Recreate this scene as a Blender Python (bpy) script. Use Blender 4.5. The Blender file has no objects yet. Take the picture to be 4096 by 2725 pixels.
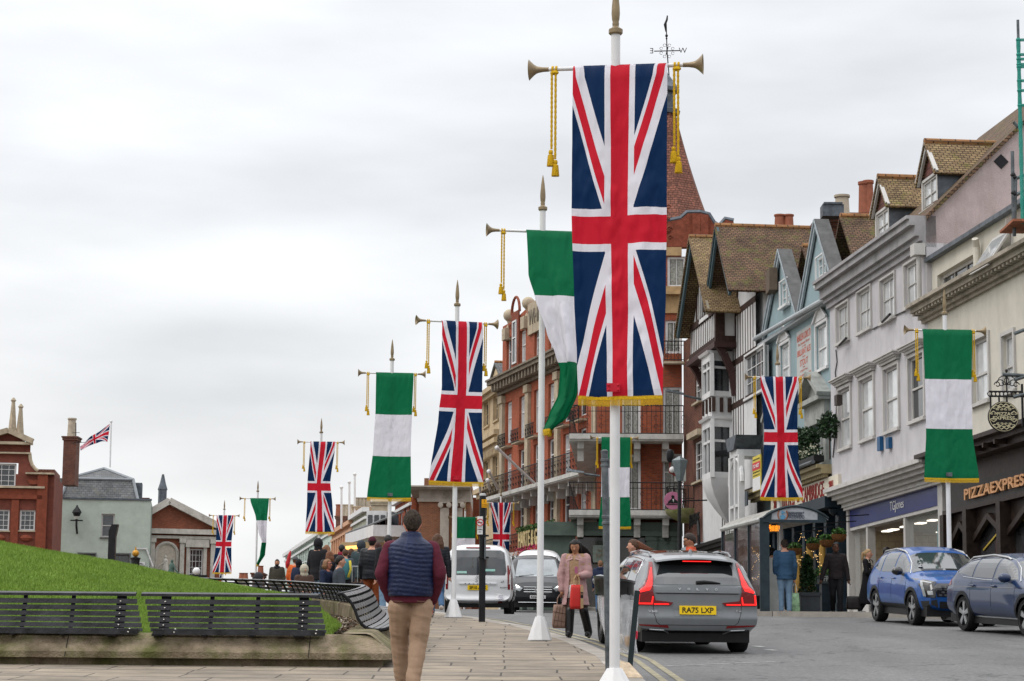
import bpy,bmesh,math,random
import numpy as np
from mathutils import Vector,Matrix,noise
from mathutils.bvhtree import BVHTree
random.seed(7)
SC=bpy.context.scene
COL=SC.collection
R=math.radians
CAMH=1.36
FPX=9036.0
cam_d=bpy.data.cameras.new('camera');cam=bpy.data.objects.new('camera',cam_d);COL.objects.link(cam)
cam_d.sensor_width=36.0;cam_d.lens=36.0*FPX/4096.0;cam_d.clip_start=.5;cam_d.clip_end=3000
PITCH,ROLL=R(8.57),R(.5)
cam.matrix_world=Matrix.Translation((0,0,CAMH))@Matrix.Rotation(R(90)+PITCH,4,'X')@Matrix.Rotation(ROLL,4,'Z')
SC.camera=cam
CAMM=cam.matrix_world.to_3x3()
wd=bpy.data.worlds.new('World');SC.world=wd;wd.use_nodes=True
nt=wd.node_tree;nt.nodes.clear()
out=nt.nodes.new('ShaderNodeOutputWorld');bg=nt.nodes.new('ShaderNodeBackground');bg2=nt.nodes.new('ShaderNodeBackground');add=nt.nodes.new('ShaderNodeAddShader')
sky=nt.nodes.new('ShaderNodeTexSky');sky.sky_type='NISHITA';sky.sun_disc=False;sky.sun_elevation=R(48);sky.sun_rotation=R(-60);sky.air_density=1.0;sky.dust_density=4.0
bg.inputs['Strength'].default_value=.02
nt.links.new(sky.outputs[0],bg.inputs['Color'])
tc=nt.nodes.new('ShaderNodeTexCoord');mp=nt.nodes.new('ShaderNodeMapping');mp.inputs['Scale'].default_value=(1.6,1.6,6.0)
nz=nt.nodes.new('ShaderNodeTexNoise');nz.inputs['Scale'].default_value=2.6;nz.inputs['Detail'].default_value=6;nz.inputs['Roughness'].default_value=.45
cr=nt.nodes.new('ShaderNodeValToRGB');cr.color_ramp.elements[0].position=.36;cr.color_ramp.elements[0].color=(.585,.595,.61,1)
cr.color_ramp.elements[1].position=.62;cr.color_ramp.elements[1].color=(.80,.805,.815,1)
sx=nt.nodes.new('ShaderNodeSeparateXYZ');mr=nt.nodes.new('ShaderNodeMapRange')
mr.inputs['From Min'].default_value=.30;mr.inputs['From Max'].default_value=1.0;mr.inputs['To Min'].default_value=1.0;mr.inputs['To Max'].default_value=2.9
nt.links.new(tc.outputs['Generated'],mp.inputs[0]);nt.links.new(mp.outputs[0],nz.inputs['Vector']);nt.links.new(nz.outputs[0],cr.inputs[0])
nt.links.new(tc.outputs['Generated'],sx.inputs[0]);nt.links.new(sx.outputs[2],mr.inputs[0]);nt.links.new(mr.outputs[0],bg2.inputs['Strength'])
nt.links.new(cr.outputs[0],bg2.inputs['Color']);nt.links.new(bg.outputs[0],add.inputs[0]);nt.links.new(bg2.outputs[0],add.inputs[1]);nt.links.new(add.outputs[0],out.inputs[0])
sl=bpy.data.lights.new('sun','SUN');sl.energy=.9;sl.angle=R(25);sl.color=(1,.96,.9)
so=bpy.data.objects.new('sun',sl);COL.objects.link(so);so.rotation_euler=(R(42),0,R(-60))
SC.view_settings.view_transform='Standard';SC.view_settings.look='None';SC.view_settings.exposure=.2;SC.view_settings.gamma=1
SC.cycles.max_bounces=6;SC.cycles.transparent_max_bounces=12;SC.cycles.use_denoising=True
try:SC.cycles.caustics_reflective=False;SC.cycles.caustics_refractive=False
except Exception:pass
CROP={'F':(0,0,1),'D':(0,0,1.7378),'L1':(0,1550,.542),'L2':(0,2100,.594),'L3':(900,1600,.5102),'L4':(1400,1900,.5263),'L5':(2000,2050,.4304),'L6':(2300,2000,.4624),'L7':(1800,1150,.7014),'L8':(2250,1350,.5742),'R1':(2600,700,.5102),'R2':(2650,1400,.5738),'R3':(3200,700,.5103),'R4':(3250,1400,.4782),'R5':(2800,1900,.3827),'R6':(3300,1900,.4464),'R7':(2050,0,.5102),'R8':(3500,0,.5742),'M':(1100,1950,.3507),'N':(1900,1950,.2232),'B':(2350,2300,.2711),'V':(1480,2030,.4433)}
CP=Vector((0,0,CAMH))
def ray(c,x,y):
 a,b,k=CROP[c];px,py=a+x*k,b+y*k
 return(CAMM@Vector(((px-2048)/FPX,-(py-1362.5)/FPX,-1))).normalized()
def at(c,x,y,Y):
 d=ray(c,x,y);return CP+d*(Y/d.y)
def g(Y):
 d=np.interp(Y,[0,55,61,77,88,110,120,140,400],[0,0,.2,.5,.68,1.9,2.35,2.9,2.9+.0548*260])
 return .0548*Y-float(d)
class MB:
 def __init__(s):s.v=[];s.f=[];s.m=[];s.uv=None;s.cm=0
 def add(s,vs,fs):
  n=len(s.v);s.v+=[tuple(p)for p in vs];s.f+=[tuple(i+n for i in f)for f in fs];s.m+=[s.cm]*len(fs);return s
 def hexa(s,p):
  return s.add(p,[(3,2,1,0),(4,5,6,7),(0,1,5,4),(1,2,6,5),(2,3,7,6),(3,0,4,7)])
 def box(s,a,b):
  (x0,y0,z0),(x1,y1,z1)=a,b
  return s.hexa([(x0,y0,z0),(x1,y0,z0),(x1,y1,z0),(x0,y1,z0),(x0,y0,z1),(x1,y0,z1),(x1,y1,z1),(x0,y1,z1)])
 def bar(s,p,q,w,h=None,up=(0,0,1)):
  h=h or w;p=Vector(p);q=Vector(q);d=(q-p).normalized();u=Vector(up)
  a=d.cross(u)
  if a.length<1e-4:a=d.cross(Vector((1,0,0)))
  a.normalize();b=a.cross(d);a*=w/2;b*=h/2
  return s.hexa([p-a-b,p+a-b,q+a-b,q-a-b,p-a+b,p+a+b,q+a+b,q-a+b])
 def tube(s,pts,r,n=8,cap=True):
  pts=[Vector(p)for p in pts];rs=r if isinstance(r,(list,tuple))else[r]*len(pts);vs=[];fs=[]
  ref=Vector((0,0,1))if abs((pts[-1]-pts[0]).normalized().z)<.9 else Vector((1,0,0))
  for i,p in enumerate(pts):
   d=(pts[min(i+1,len(pts)-1)]-pts[max(i-1,0)]).normalized();a=d.cross(ref)
   if a.length<1e-5:a=Vector((1,0,0))
   a.normalize();b=a.cross(d)
   for k in range(n):
    t=2*math.pi*k/n;vs.append(p+(a*math.cos(t)+b*math.sin(t))*rs[i])
  for i in range(len(pts)-1):
   for k in range(n):fs.append((i*n+k,i*n+(k+1)%n,(i+1)*n+(k+1)%n,(i+1)*n+k))
  if cap:fs+=[tuple(range(n))[::-1],tuple((len(pts)-1)*n+k for k in range(n))]
  return s.add(vs,fs)
 def lathe(s,c,prof,n=16,sx=1,sy=1,axis=None,cap=True):
  vs=[];fs=[];c=Vector(c)
  M=Matrix.Identity(3)if axis is None else Vector((0,0,1)).rotation_difference(Vector(axis)).to_matrix()
  for r,z in prof:
   for k in range(n):
    t=2*math.pi*k/n;vs.append(c+M@Vector((r*sx*math.cos(t),r*sy*math.sin(t),z)))
  for i in range(len(prof)-1):
   for k in range(n):fs.append((i*n+k,i*n+(k+1)%n,(i+1)*n+(k+1)%n,(i+1)*n+k))
  if cap:fs+=[tuple(range(n))[::-1],tuple((len(prof)-1)*n+k for k in range(n))]
  return s.add(vs,fs)
 def ball(s,c,r,n=12,sx=1,sy=1,sz=1):
  m=max(4,n//2);return s.lathe(c,[(max(1e-4,r*math.sin(math.pi*i/m)),-r*sz*math.cos(math.pi*i/m))for i in range(m+1)],n,sx,sy)
 def poly(s,a,b):
  n=len(a);return s.add(list(a)+list(b),[tuple(range(n))[::-1],tuple(range(n,2*n))]+[(i,(i+1)%n,n+(i+1)%n,n+i)for i in range(n)])
 def rings(s,rings,cap=True):
  n=len(rings[0]);vs=[p for r_ in rings for p in r_];fs=[]
  for i in range(len(rings)-1):
   for k in range(n):fs.append((i*n+k,i*n+(k+1)%n,(i+1)*n+(k+1)%n,(i+1)*n+k))
  if cap:fs+=[tuple(range(n))[::-1],tuple((len(rings)-1)*n+k for k in range(n))]
  return s.add(vs,fs)
 def grid(s,fn,nu,nv):
  vs=[fn(i/nu,j/nv)for j in range(nv+1)for i in range(nu+1)]
  return s.add(vs,[(j*(nu+1)+i,j*(nu+1)+i+1,(j+1)*(nu+1)+i+1,(j+1)*(nu+1)+i)for j in range(nv)for i in range(nu)])
 def build(s,name,mat,parent=None,smooth=False,uv=None,label=None):
  me=bpy.data.meshes.new(name);me.from_pydata(s.v,[],s.f)
  if any(s.m):me.polygons.foreach_set('material_index',s.m)
  return link(me,name,mat,parent,smooth,uv,label)
def rootloc(o):
 while o.parent:o=o.parent
 return o.location
def autouv(me):
 nl=len(me.loops);
 if nl==0:return
 co=np.empty(len(me.vertices)*3,'f');me.vertices.foreach_get('co',co);co=co.reshape(-1,3)
 vi=np.empty(nl,'i');me.loops.foreach_get('vertex_index',vi)
 npoly=len(me.polygons);no=np.empty(npoly*3,'f');me.polygons.foreach_get('normal',no);no=no.reshape(-1,3)
 lt=np.empty(npoly,'i');me.polygons.foreach_get('loop_total',lt);pn=np.repeat(no,lt,0)
 t=np.stack([-pn[:,1],pn[:,0],np.zeros(nl)],1);L=np.linalg.norm(t,axis=1);flat=L<.2
 t[flat]=(1,0,0);t/=np.maximum(np.linalg.norm(t,axis=1),1e-6)[:,None]
 b=np.cross(pn,t);b[flat]=(0,1,0);p=co[vi]
 sgn=np.where((b[:,2]<0)&~flat,-1,1)[:,None];b=b*sgn
 uv=np.stack([(p*t).sum(1),(p*b).sum(1)],1).astype('f')
 me.uv_layers.new(name='UVMap').data.foreach_set('uv',uv.ravel())
def link(me,name,mat,parent=None,smooth=False,uv=None,label=None):
 if uv is None:
  me.update();autouv(me)
 else:
  me.uv_layers.new(name='UVMap').data.foreach_set('uv',uv)
 o=bpy.data.objects.new(name,me);COL.objects.link(o)
 for m in(mat if isinstance(mat,(list,tuple))else[mat]):me.materials.append(m)
 if parent is not None:
  L=rootloc(parent)
  if L.length>0:me.transform(Matrix.Translation(-L))
  o.parent=parent
 elif len(me.vertices):
  co=np.empty(len(me.vertices)*3,'f');me.vertices.foreach_get('co',co);co=co.reshape(-1,3)
  c=Vector((float(co[:,0].mean()),float(co[:,1].mean()),float(co[:,2].min())));me.transform(Matrix.Translation(-c));o.location=c
 if smooth:
  me.polygons.foreach_set('use_smooth',[True]*len(me.polygons))
  if smooth!=2:
   try:me.set_sharp_from_angle(angle=R(38))
   except Exception:pass
 if label:o['label']=label
 me.update();return o
def thing(name,loc,label,cat,group=None):
 o=bpy.data.objects.new(name,None);COL.objects.link(o);o.location=Vector(loc);o.empty_display_size=.3
 o['label']=label;o['category']=cat
 if group:o['group']=group
 return o
def tag(o,label,cat,group=None):
 o['label']=label;o['category']=cat
 if group:o['group']=group
 return o
def struct(o,kind='structure'):o['kind']=kind;return o
def copy_tree(o,parent=None):
 c=o.copy();COL.objects.link(c);c.parent=parent
 for ch in list(o.children):copy_tree(ch,c)
 return c
MATS={}
def mat(name,col,rough=.7,var=.12,scale=6,metal=0,bump=0,bscale=None,spec=.5,coat=0,col2=None,dirt=0,dirtcol=(.05,.045,.035),emit=0,alpha=1,trans=0):
 if name in MATS:return MATS[name]
 if spec==.5 and rough>.3:spec=.22
 m=bpy.data.materials.new(name);m.use_nodes=True;t=m.node_tree;b=t.nodes['Principled BSDF'];N=t.nodes.new;Lk=t.links.new
 b.inputs['Roughness'].default_value=rough;b.inputs['Metallic'].default_value=metal;b.inputs['Specular IOR Level'].default_value=spec
 b.inputs['Coat Weight'].default_value=coat;b.inputs['Coat Roughness'].default_value=.03
 tcn=N('ShaderNodeTexCoord');n1=N('ShaderNodeTexNoise');n1.inputs['Scale'].default_value=scale;n1.inputs['Detail'].default_value=6;n1.inputs['Roughness'].default_value=.65
 Lk(tcn.outputs['Object'],n1.inputs['Vector'])
 c2=col2 or tuple(max(0,c*(1-2*var))for c in col);c1=col if col2 else tuple(c*(1+var)for c in col)
 rp=N('ShaderNodeValToRGB');rp.color_ramp.elements[0].position=.3;rp.color_ramp.elements[1].position=.7
 rp.color_ramp.elements[0].color=(*c2,1);rp.color_ramp.elements[1].color=(*c1,1);Lk(n1.outputs[0],rp.inputs[0]);src=rp.outputs[0]
 if dirt:
  n2=N('ShaderNodeTexNoise');n2.inputs['Scale'].default_value=1.1;n2.inputs['Detail'].default_value=8;n2.inputs['Roughness'].default_value=.7
  mpp=N('ShaderNodeMapping');mpp.inputs['Scale'].default_value=(1.5,1.5,.35);Lk(tcn.outputs['Object'],mpp.inputs[0]);Lk(mpp.outputs[0],n2.inputs['Vector'])
  r2=N('ShaderNodeValToRGB');r2.color_ramp.elements[0].position=.48;r2.color_ramp.elements[0].color=(0,0,0,1);r2.color_ramp.elements[1].position=.78;r2.color_ramp.elements[1].color=(dirt,)*3+(1,)
  Lk(n2.outputs[0],r2.inputs[0]);mx=N('ShaderNodeMix');mx.data_type='RGBA';Lk(r2.outputs[0],mx.inputs[0]);Lk(src,mx.inputs[6]);mx.inputs[7].default_value=(*dirtcol,1);src=mx.outputs[2]
 Lk(src,b.inputs['Base Color'])
 if bump:
  n3=N('ShaderNodeTexNoise');n3.inputs['Scale'].default_value=bscale or scale*4;n3.inputs['Detail'].default_value=5;Lk(tcn.outputs['Object'],n3.inputs['Vector'])
  bp=N('ShaderNodeBump');bp.inputs['Strength'].default_value=min(1,bump);bp.inputs['Distance'].default_value=.02;Lk(n3.outputs[0],bp.inputs['Height']);Lk(bp.outputs[0],b.inputs['Normal'])
 if emit:b.inputs['Emission Color'].default_value=(*col,1);b.inputs['Emission Strength'].default_value=emit
 if alpha<1:b.inputs['Alpha'].default_value=alpha
 if trans:b.inputs['Transmission Weight'].default_value=trans
 MATS[name]=m;return m
def brickmat(name,c1,c2,mortar,bw=.225,bh=.075,ms=.008,rough=.85,moss=None,mossamt=0,bump=.5,bias=0,offset=.5,big=.25,warp=0,squash=1,ysc=1):
 if name in MATS:return MATS[name]
 m=bpy.data.materials.new(name);m.use_nodes=True;t=m.node_tree;b=t.nodes['Principled BSDF'];N=t.nodes.new;Lk=t.links.new
 b.inputs['Roughness'].default_value=rough;b.inputs['Specular IOR Level'].default_value=.25
 tcn=N('ShaderNodeTexCoord');bt=N('ShaderNodeTexBrick');bt.offset=offset;bt.squash=squash;bt.squash_frequency=3;bt.inputs['Scale'].default_value=1;bt.inputs['Brick Width'].default_value=bw;bt.inputs['Row Height'].default_value=bh
 bt.inputs['Mortar Size'].default_value=ms;bt.inputs['Mortar Smooth'].default_value=.15;bt.inputs['Bias'].default_value=bias
 bt.inputs['Color1'].default_value=(*c1,1);bt.inputs['Color2'].default_value=(*c2,1);bt.inputs['Mortar'].default_value=(*mortar,1)
 vec=tcn.outputs['UV']
 if ysc!=1:
  ms_=N('ShaderNodeMapping');ms_.inputs['Scale'].default_value=(1,ysc,1);Lk(vec,ms_.inputs[0]);vec=ms_.outputs[0]
 if warp:
  nw=N('ShaderNodeTexNoise');nw.inputs['Scale'].default_value=.9;nw.inputs['Detail'].default_value=3;Lk(vec,nw.inputs['Vector'])
  vm=N('ShaderNodeVectorMath');vm.operation='MULTIPLY_ADD';Lk(nw.outputs['Color'],vm.inputs[0]);vm.inputs[1].default_value=(warp,)*3;Lk(vec,vm.inputs[2]);vec=vm.outputs[0]
 Lk(vec,bt.inputs['Vector'])
 n1=N('ShaderNodeTexNoise');n1.inputs['Scale'].default_value=1.3;n1.inputs['Detail'].default_value=8;n1.inputs['Roughness'].default_value=.7;Lk(tcn.outputs['Object'],n1.inputs['Vector'])
 mrn=N('ShaderNodeMapRange');mrn.inputs['To Min'].default_value=1-big*1.6;mrn.inputs['To Max'].default_value=1+big*1.4;mrn.inputs['From Min'].default_value=.25;mrn.inputs['From Max'].default_value=.75;Lk(n1.outputs[0],mrn.inputs[0])
 vm2=N('ShaderNodeVectorMath');vm2.operation='SCALE';Lk(bt.outputs['Color'],vm2.inputs[0]);Lk(mrn.outputs[0],vm2.inputs['Scale']);src=vm2.outputs[0]
 if moss:
  n2=N('ShaderNodeTexNoise');n2.inputs['Scale'].default_value=2.3;n2.inputs['Detail'].default_value=9;n2.inputs['Roughness'].default_value=.75;Lk(tcn.outputs['Object'],n2.inputs['Vector'])
  r2=N('ShaderNodeValToRGB');r2.color_ramp.elements[0].position=.62-mossamt*.22;r2.color_ramp.elements[0].color=(0,0,0,1);r2.color_ramp.elements[1].position=.74-mossamt*.16;r2.color_ramp.elements[1].color=(.85,.85,.85,1);Lk(n2.outputs[0],r2.inputs[0])
  mx=N('ShaderNodeMix');mx.data_type='RGBA';Lk(r2.outputs[0],mx.inputs[0]);Lk(src,mx.inputs[6]);mx.inputs[7].default_value=(*moss,1);src=mx.outputs[2]
 Lk(src,b.inputs['Base Color'])
 bp=N('ShaderNodeBump');bp.inputs['Strength'].default_value=bump;bp.inputs['Distance'].default_value=.02;bp.invert=True;Lk(bt.outputs['Fac'],bp.inputs['Height'])
 n4=N('ShaderNodeTexNoise');n4.inputs['Scale'].default_value=25;n4.inputs['Detail'].default_value=6;Lk(tcn.outputs['Object'],n4.inputs['Vector'])
 bp2=N('ShaderNodeBump');bp2.inputs['Strength'].default_value=.25;bp2.inputs['Distance'].default_value=.01;Lk(n4.outputs[0],bp2.inputs['Height']);Lk(bp.outputs[0],bp2.inputs['Normal'])
 Lk(bp2.outputs[0],b.inputs['Normal']);MATS[name]=m;return m
def flagmat(kind):
 n_='cloth_'+kind
 if n_ in MATS:return MATS[n_]
 m=bpy.data.materials.new(n_);m.use_nodes=True;t=m.node_tree;b=t.nodes['Principled BSDF'];N=t.nodes.new;Lk=t.links.new
 tcn=N('ShaderNodeTexCoord');sp=N('ShaderNodeSeparateXYZ');Lk(tcn.outputs['UV'],sp.inputs[0])
 def M(op,a,c=None,d=None):
  q=N('ShaderNodeMath');q.operation=op
  for i,w in enumerate((a,c,d)):
   if w is None:continue
   if isinstance(w,(int,float)):q.inputs[i].default_value=w
   else:Lk(w,q.inputs[i])
  return q.outputs[0]
 def mix(f,a,c):
  q=N('ShaderNodeMix');q.data_type='RGBA';Lk(f,q.inputs[0])
  for i,w in((6,a),(7,c)):
   if isinstance(w,tuple):q.inputs[i].default_value=(*w,1)
   else:Lk(w,q.inputs[i])
  return q.outputs[2]
 u,v=sp.outputs[0],sp.outputs[1]
 RED,WH,BL,GR=(.56,.012,.03),(.72,.70,.76),(.0015,.021,.078),(.002,.14,.055)
 if kind=='union':
  x=M('ABSOLUTE',M('MULTIPLY_ADD',u,2,-1));y=M('ABSOLUTE',M('MULTIPLY_ADD',v,2,-1))
  s=M('SIGN',M('MULTIPLY',M('SUBTRACT',u,.5),M('SUBTRACT',v,.5)))
  e=M('MULTIPLY',M('SUBTRACT',x,y),M('MULTIPLY',s,-1))
  white=M('MULTIPLY',M('GREATER_THAN',e,-.185),M('LESS_THAN',e,.24))
  red=M('MULTIPLY',M('GREATER_THAN',e,.0),M('LESS_THAN',e,.17))
  c=mix(red,mix(white,BL,WH),RED)
  wc=M('MAXIMUM',M('LESS_THAN',x,.325),M('LESS_THAN',y,.128));rc=M('MAXIMUM',M('LESS_THAN',x,.205),M('LESS_THAN',y,.083))
  c=mix(rc,mix(wc,c,WH),RED)
 else:
  w_=M('MULTIPLY',M('GREATER_THAN',v,1/3),M('LESS_THAN',v,2/3));c=mix(w_,GR,WH)
 hem=M('GREATER_THAN',M('ABSOLUTE',M('SUBTRACT',v,.5)),.4755)
 dk=N('ShaderNodeVectorMath');dk.operation='SCALE';Lk(c,dk.inputs[0]);Lk(M('MULTIPLY_ADD',hem,-.12,1.0),dk.inputs['Scale']);c=dk.outputs[0]
 nn=N('ShaderNodeTexNoise');nn.inputs['Scale'].default_value=420;Lk(tcn.outputs['Object'],nn.inputs['Vector'])
 bp=N('ShaderNodeBump');bp.inputs['Strength'].default_value=.15;bp.inputs['Distance'].default_value=.004;Lk(nn.outputs[0],bp.inputs['Height'])
 mw=N('ShaderNodeMapping');mw.inputs['Scale'].default_value=(1.2,1.2,.22);Lk(tcn.outputs['Object'],mw.inputs[0]);nw=N('ShaderNodeTexNoise');nw.inputs['Scale'].default_value=3.2;nw.inputs['Detail'].default_value=2.5;nw.inputs['Distortion'].default_value=.5;Lk(mw.outputs[0],nw.inputs['Vector']);bw_=N('ShaderNodeBump');bw_.inputs['Strength'].default_value=.6;bw_.inputs['Distance'].default_value=.10;Lk(nw.outputs[0],bw_.inputs['Height']);Lk(bp.outputs[0],bw_.inputs['Normal']);Lk(bw_.outputs[0],b.inputs['Normal'])
 Lk(c,b.inputs['Base Color']);b.inputs['Roughness'].default_value=.62;b.inputs['Specular IOR Level'].default_value=.15
 tr=N('ShaderNodeBsdfTranslucent');Lk(c,tr.inputs['Color']);ms=N('ShaderNodeMixShader');ms.inputs[0].default_value=.28
 Lk(b.outputs[0],ms.inputs[1]);Lk(tr.outputs[0],ms.inputs[2]);Lk(ms.outputs[0],t.nodes['Material Output'].inputs[0]);MATS[n_]=m;return m
WHITE=mat('white_paint',(.66,.66,.66),.45,.05,3,dirt=.25)
PWHITE=mat('pole_white_paint',(.66,.66,.665),.35,.04,3,dirt=.35,dirtcol=(.30,.26,.18))
GOLD=mat('antique_gold',(.25,.19,.115),.38,.12,8,metal=.35)
YEL=mat('gold_cord',(.66,.40,.012),.8,.18,60,bump=.6,bscale=150)
BLACK=mat('black_paint',(.012,.012,.014),.35,.2,5)
IRON=mat('black_iron',(.014,.014,.016),.5,.2,9)
GLASSD=mat('window_glass_dark',(.035,.04,.045),.06,.35,.8,spec=.9)
GLASSP=mat('window_glass_curtain_painted_sky',(.55,.57,.58),.08,.15,1.5,spec=.9,coat=.4)  # pale base: net curtains plus sky reflection painted into the pane colour
STEEL=mat('galvanised_steel',(.13,.145,.155),.45,.3,7,metal=.6,bump=.1)
class Fac:
 def __init__(s,o,ang=None,d=None):
  s.o=Vector((o[0],o[1]));s.d=Vector(d).normalized();s.n=Vector((s.d.y,-s.d.x))
  if s.n.dot(-s.o)<0:s.n=-s.n
 def P(s,u,v,z):q=s.o+s.d*u+s.n*v;return Vector((q.x,q.y,z))
 def h(s,c,x,y,v=0):
  d=ray(c,x,y);n=Vector((s.n.x,s.n.y));o=s.o+n*v
  t=(o.dot(n))/(d.x*n.x+d.y*n.y);p=CP+d*t
  return(Vector((p.x,p.y))-s.o).dot(s.d),p.z
 def box(s,mb,u0,u1,v0,v1,z0,z1):
  P=s.P;return mb.hexa([P(u0,v1,z0),P(u1,v1,z0),P(u1,v0,z0),P(u0,v0,z0),P(u0,v1,z1),P(u1,v1,z1),P(u1,v0,z1),P(u0,v0,z1)])
 def prism(s,mb,pts,v0,v1):return mb.poly([s.P(u,v0,z)for u,z in pts],[s.P(u,v1,z)for u,z in pts])
 def slab(s,mb,a,b,w,v0,v1):
  a=Vector(a);b=Vector(b);d=(b-a).normalized();n=Vector((-d.y,d.x))*w/2
  return s.prism(mb,[a-n,b-n,b+n,a+n],v0,v1)
 def rect(s,c,xl,yt,xr,yb,v=0):
  u0,z1=s.h(c,xl,yt,v);_,z0=s.h(c,xl,yb,v);u1,_=s.h(c,xr,yt,v)
  return(u0,z0,u1,z1)
 def wall(s,mb,u0,u1,z0,z1,holes=(),v=0,t=.3):
  us=sorted({u0,u1,*[min(max(x,u0),u1)for h_ in holes for x in(h_[0],h_[2])]});zs=sorted({z0,z1,*[min(max(x,z0),z1)for h_ in holes for x in(h_[1],h_[3])]})
  for i in range(len(us)-1):
   for j in range(len(zs)-1):
    a,b,c,d=us[i],us[i+1],zs[j],zs[j+1]
    if b-a<1e-4 or d-c<1e-4:continue
    um,zm=(a+b)/2,(c+d)/2
    if any(h_[0]<um<h_[2]and h_[1]<zm<h_[3]for h_ in holes):continue
    mb.add([s.P(a,v,c),s.P(b,v,c),s.P(b,v,d),s.P(a,v,d)],[(0,1,2,3)])
  for h_ in holes:
   a,c,b,d=h_;P=s.P
   mb.add([P(a,v,c),P(b,v,c),P(b,v,d),P(a,v,d),P(a,v-t,c),P(b,v-t,c),P(b,v-t,d),P(a,v-t,d)],[(0,1,5,4),(1,2,6,5),(2,3,7,6),(3,0,4,7)])
  return mb
 def window(s,root,r,nx=2,ny=2,fw=.07,v=-.1,fm=None,gm=None,sill=True,surround=0,bw=.03,mid=None,name='window',smat=None,wv=None):
  u0,z0,u1,z1=r;fm=fm or WHITE;mb=MB();a,b=v-.06,v;wv=(0 if v>-.16 else v+.06)if wv is None else wv
  s.box(mb,u0,u0+fw,a,b,z0,z1);s.box(mb,u1-fw,u1,a,b,z0,z1);s.box(mb,u0+fw,u1-fw,a,b,z0,z0+fw);s.box(mb,u0+fw,u1-fw,a,b,z1-fw,z1)
  if mid is not None:
   zm=z0+(z1-z0)*mid;s.box(mb,u0+fw,u1-fw,a+.01,b+.003,zm-.03,zm+.03)
  for i in range(1,nx):
   x=u0+(u1-u0)*i/nx;s.box(mb,x-bw/2,x+bw/2,a+.02,b-.006,z0+fw,z1-fw)
  for j in range(1,ny):
   z=z0+(z1-z0)*j/ny
   if mid is not None and abs(z-zm)<.08:continue
   s.box(mb,u0+fw,u1-fw,a+.023,b-.009,z-bw/2,z+bw/2)
  if surround:
   w=surround
   for q in((u0-w,u0,z0,z1+w),(u1,u1+w,z0,z1+w)):s.box(mb,q[0],q[1],wv+.002,wv+.06,q[2],q[3])
   s.box(mb,u0,u1,wv+.002,wv+.055,z1,z1+w)
  W=mb.build(name,fm,root);p=MB();s.box(p,u0+.01,u1-.01,a-.02,a+.012,z0+.01,z1-.01);p.build('pane',gm or random.choice([GLASSD,GLASSD,GLASSP]),W)
  if sill:q=MB();s.box(q,u0-.08,u1+.08,v+.001,wv+.1,z0-.09,z0);q.build('sill',smat or fm,W)
  return W
def textmesh(body,bold=False,shear=0):
 cu=bpy.data.curves.new('t','FONT');cu.body=body;cu.size=1;cu.extrude=.5;cu.resolution_u=3;cu.shear=shear
 if bold:cu.offset=.018
 o=bpy.data.objects.new('t',cu);COL.objects.link(o);dg=bpy.context.evaluated_depsgraph_get();me=bpy.data.meshes.new_from_object(o.evaluated_get(dg))
 bpy.data.objects.remove(o);bpy.data.curves.remove(cu);return me
def text(body,name,mt,parent,fn,w=None,h=.3,depth=.01,bold=False,center=True):
 0
 me=textmesh(body,bold);n=len(me.vertices)
 if n==0:return None
 co=np.empty(n*3,'f');me.vertices.foreach_get('co',co);co=co.reshape(-1,3)
 mn,mx=co.min(0),co.max(0);sy=h/max(mx[1]-mn[1],1e-3);sx_=(w/(mx[0]-mn[0]))if w else sy
 pts=[]
 for x,y,z in co:
  X=(x-mn[0])*sx_;
  if center:X-=(mx[0]-mn[0])*sx_/2
  pts+=list(fn(X,(y-mn[1])*sy,(z+.5)*depth))
 me.vertices.foreach_set('co',pts);me.name=name
 while me.uv_layers:me.uv_layers.remove(me.uv_layers[0])
 me.materials.clear();return link(me,name,mt,parent)
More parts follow.
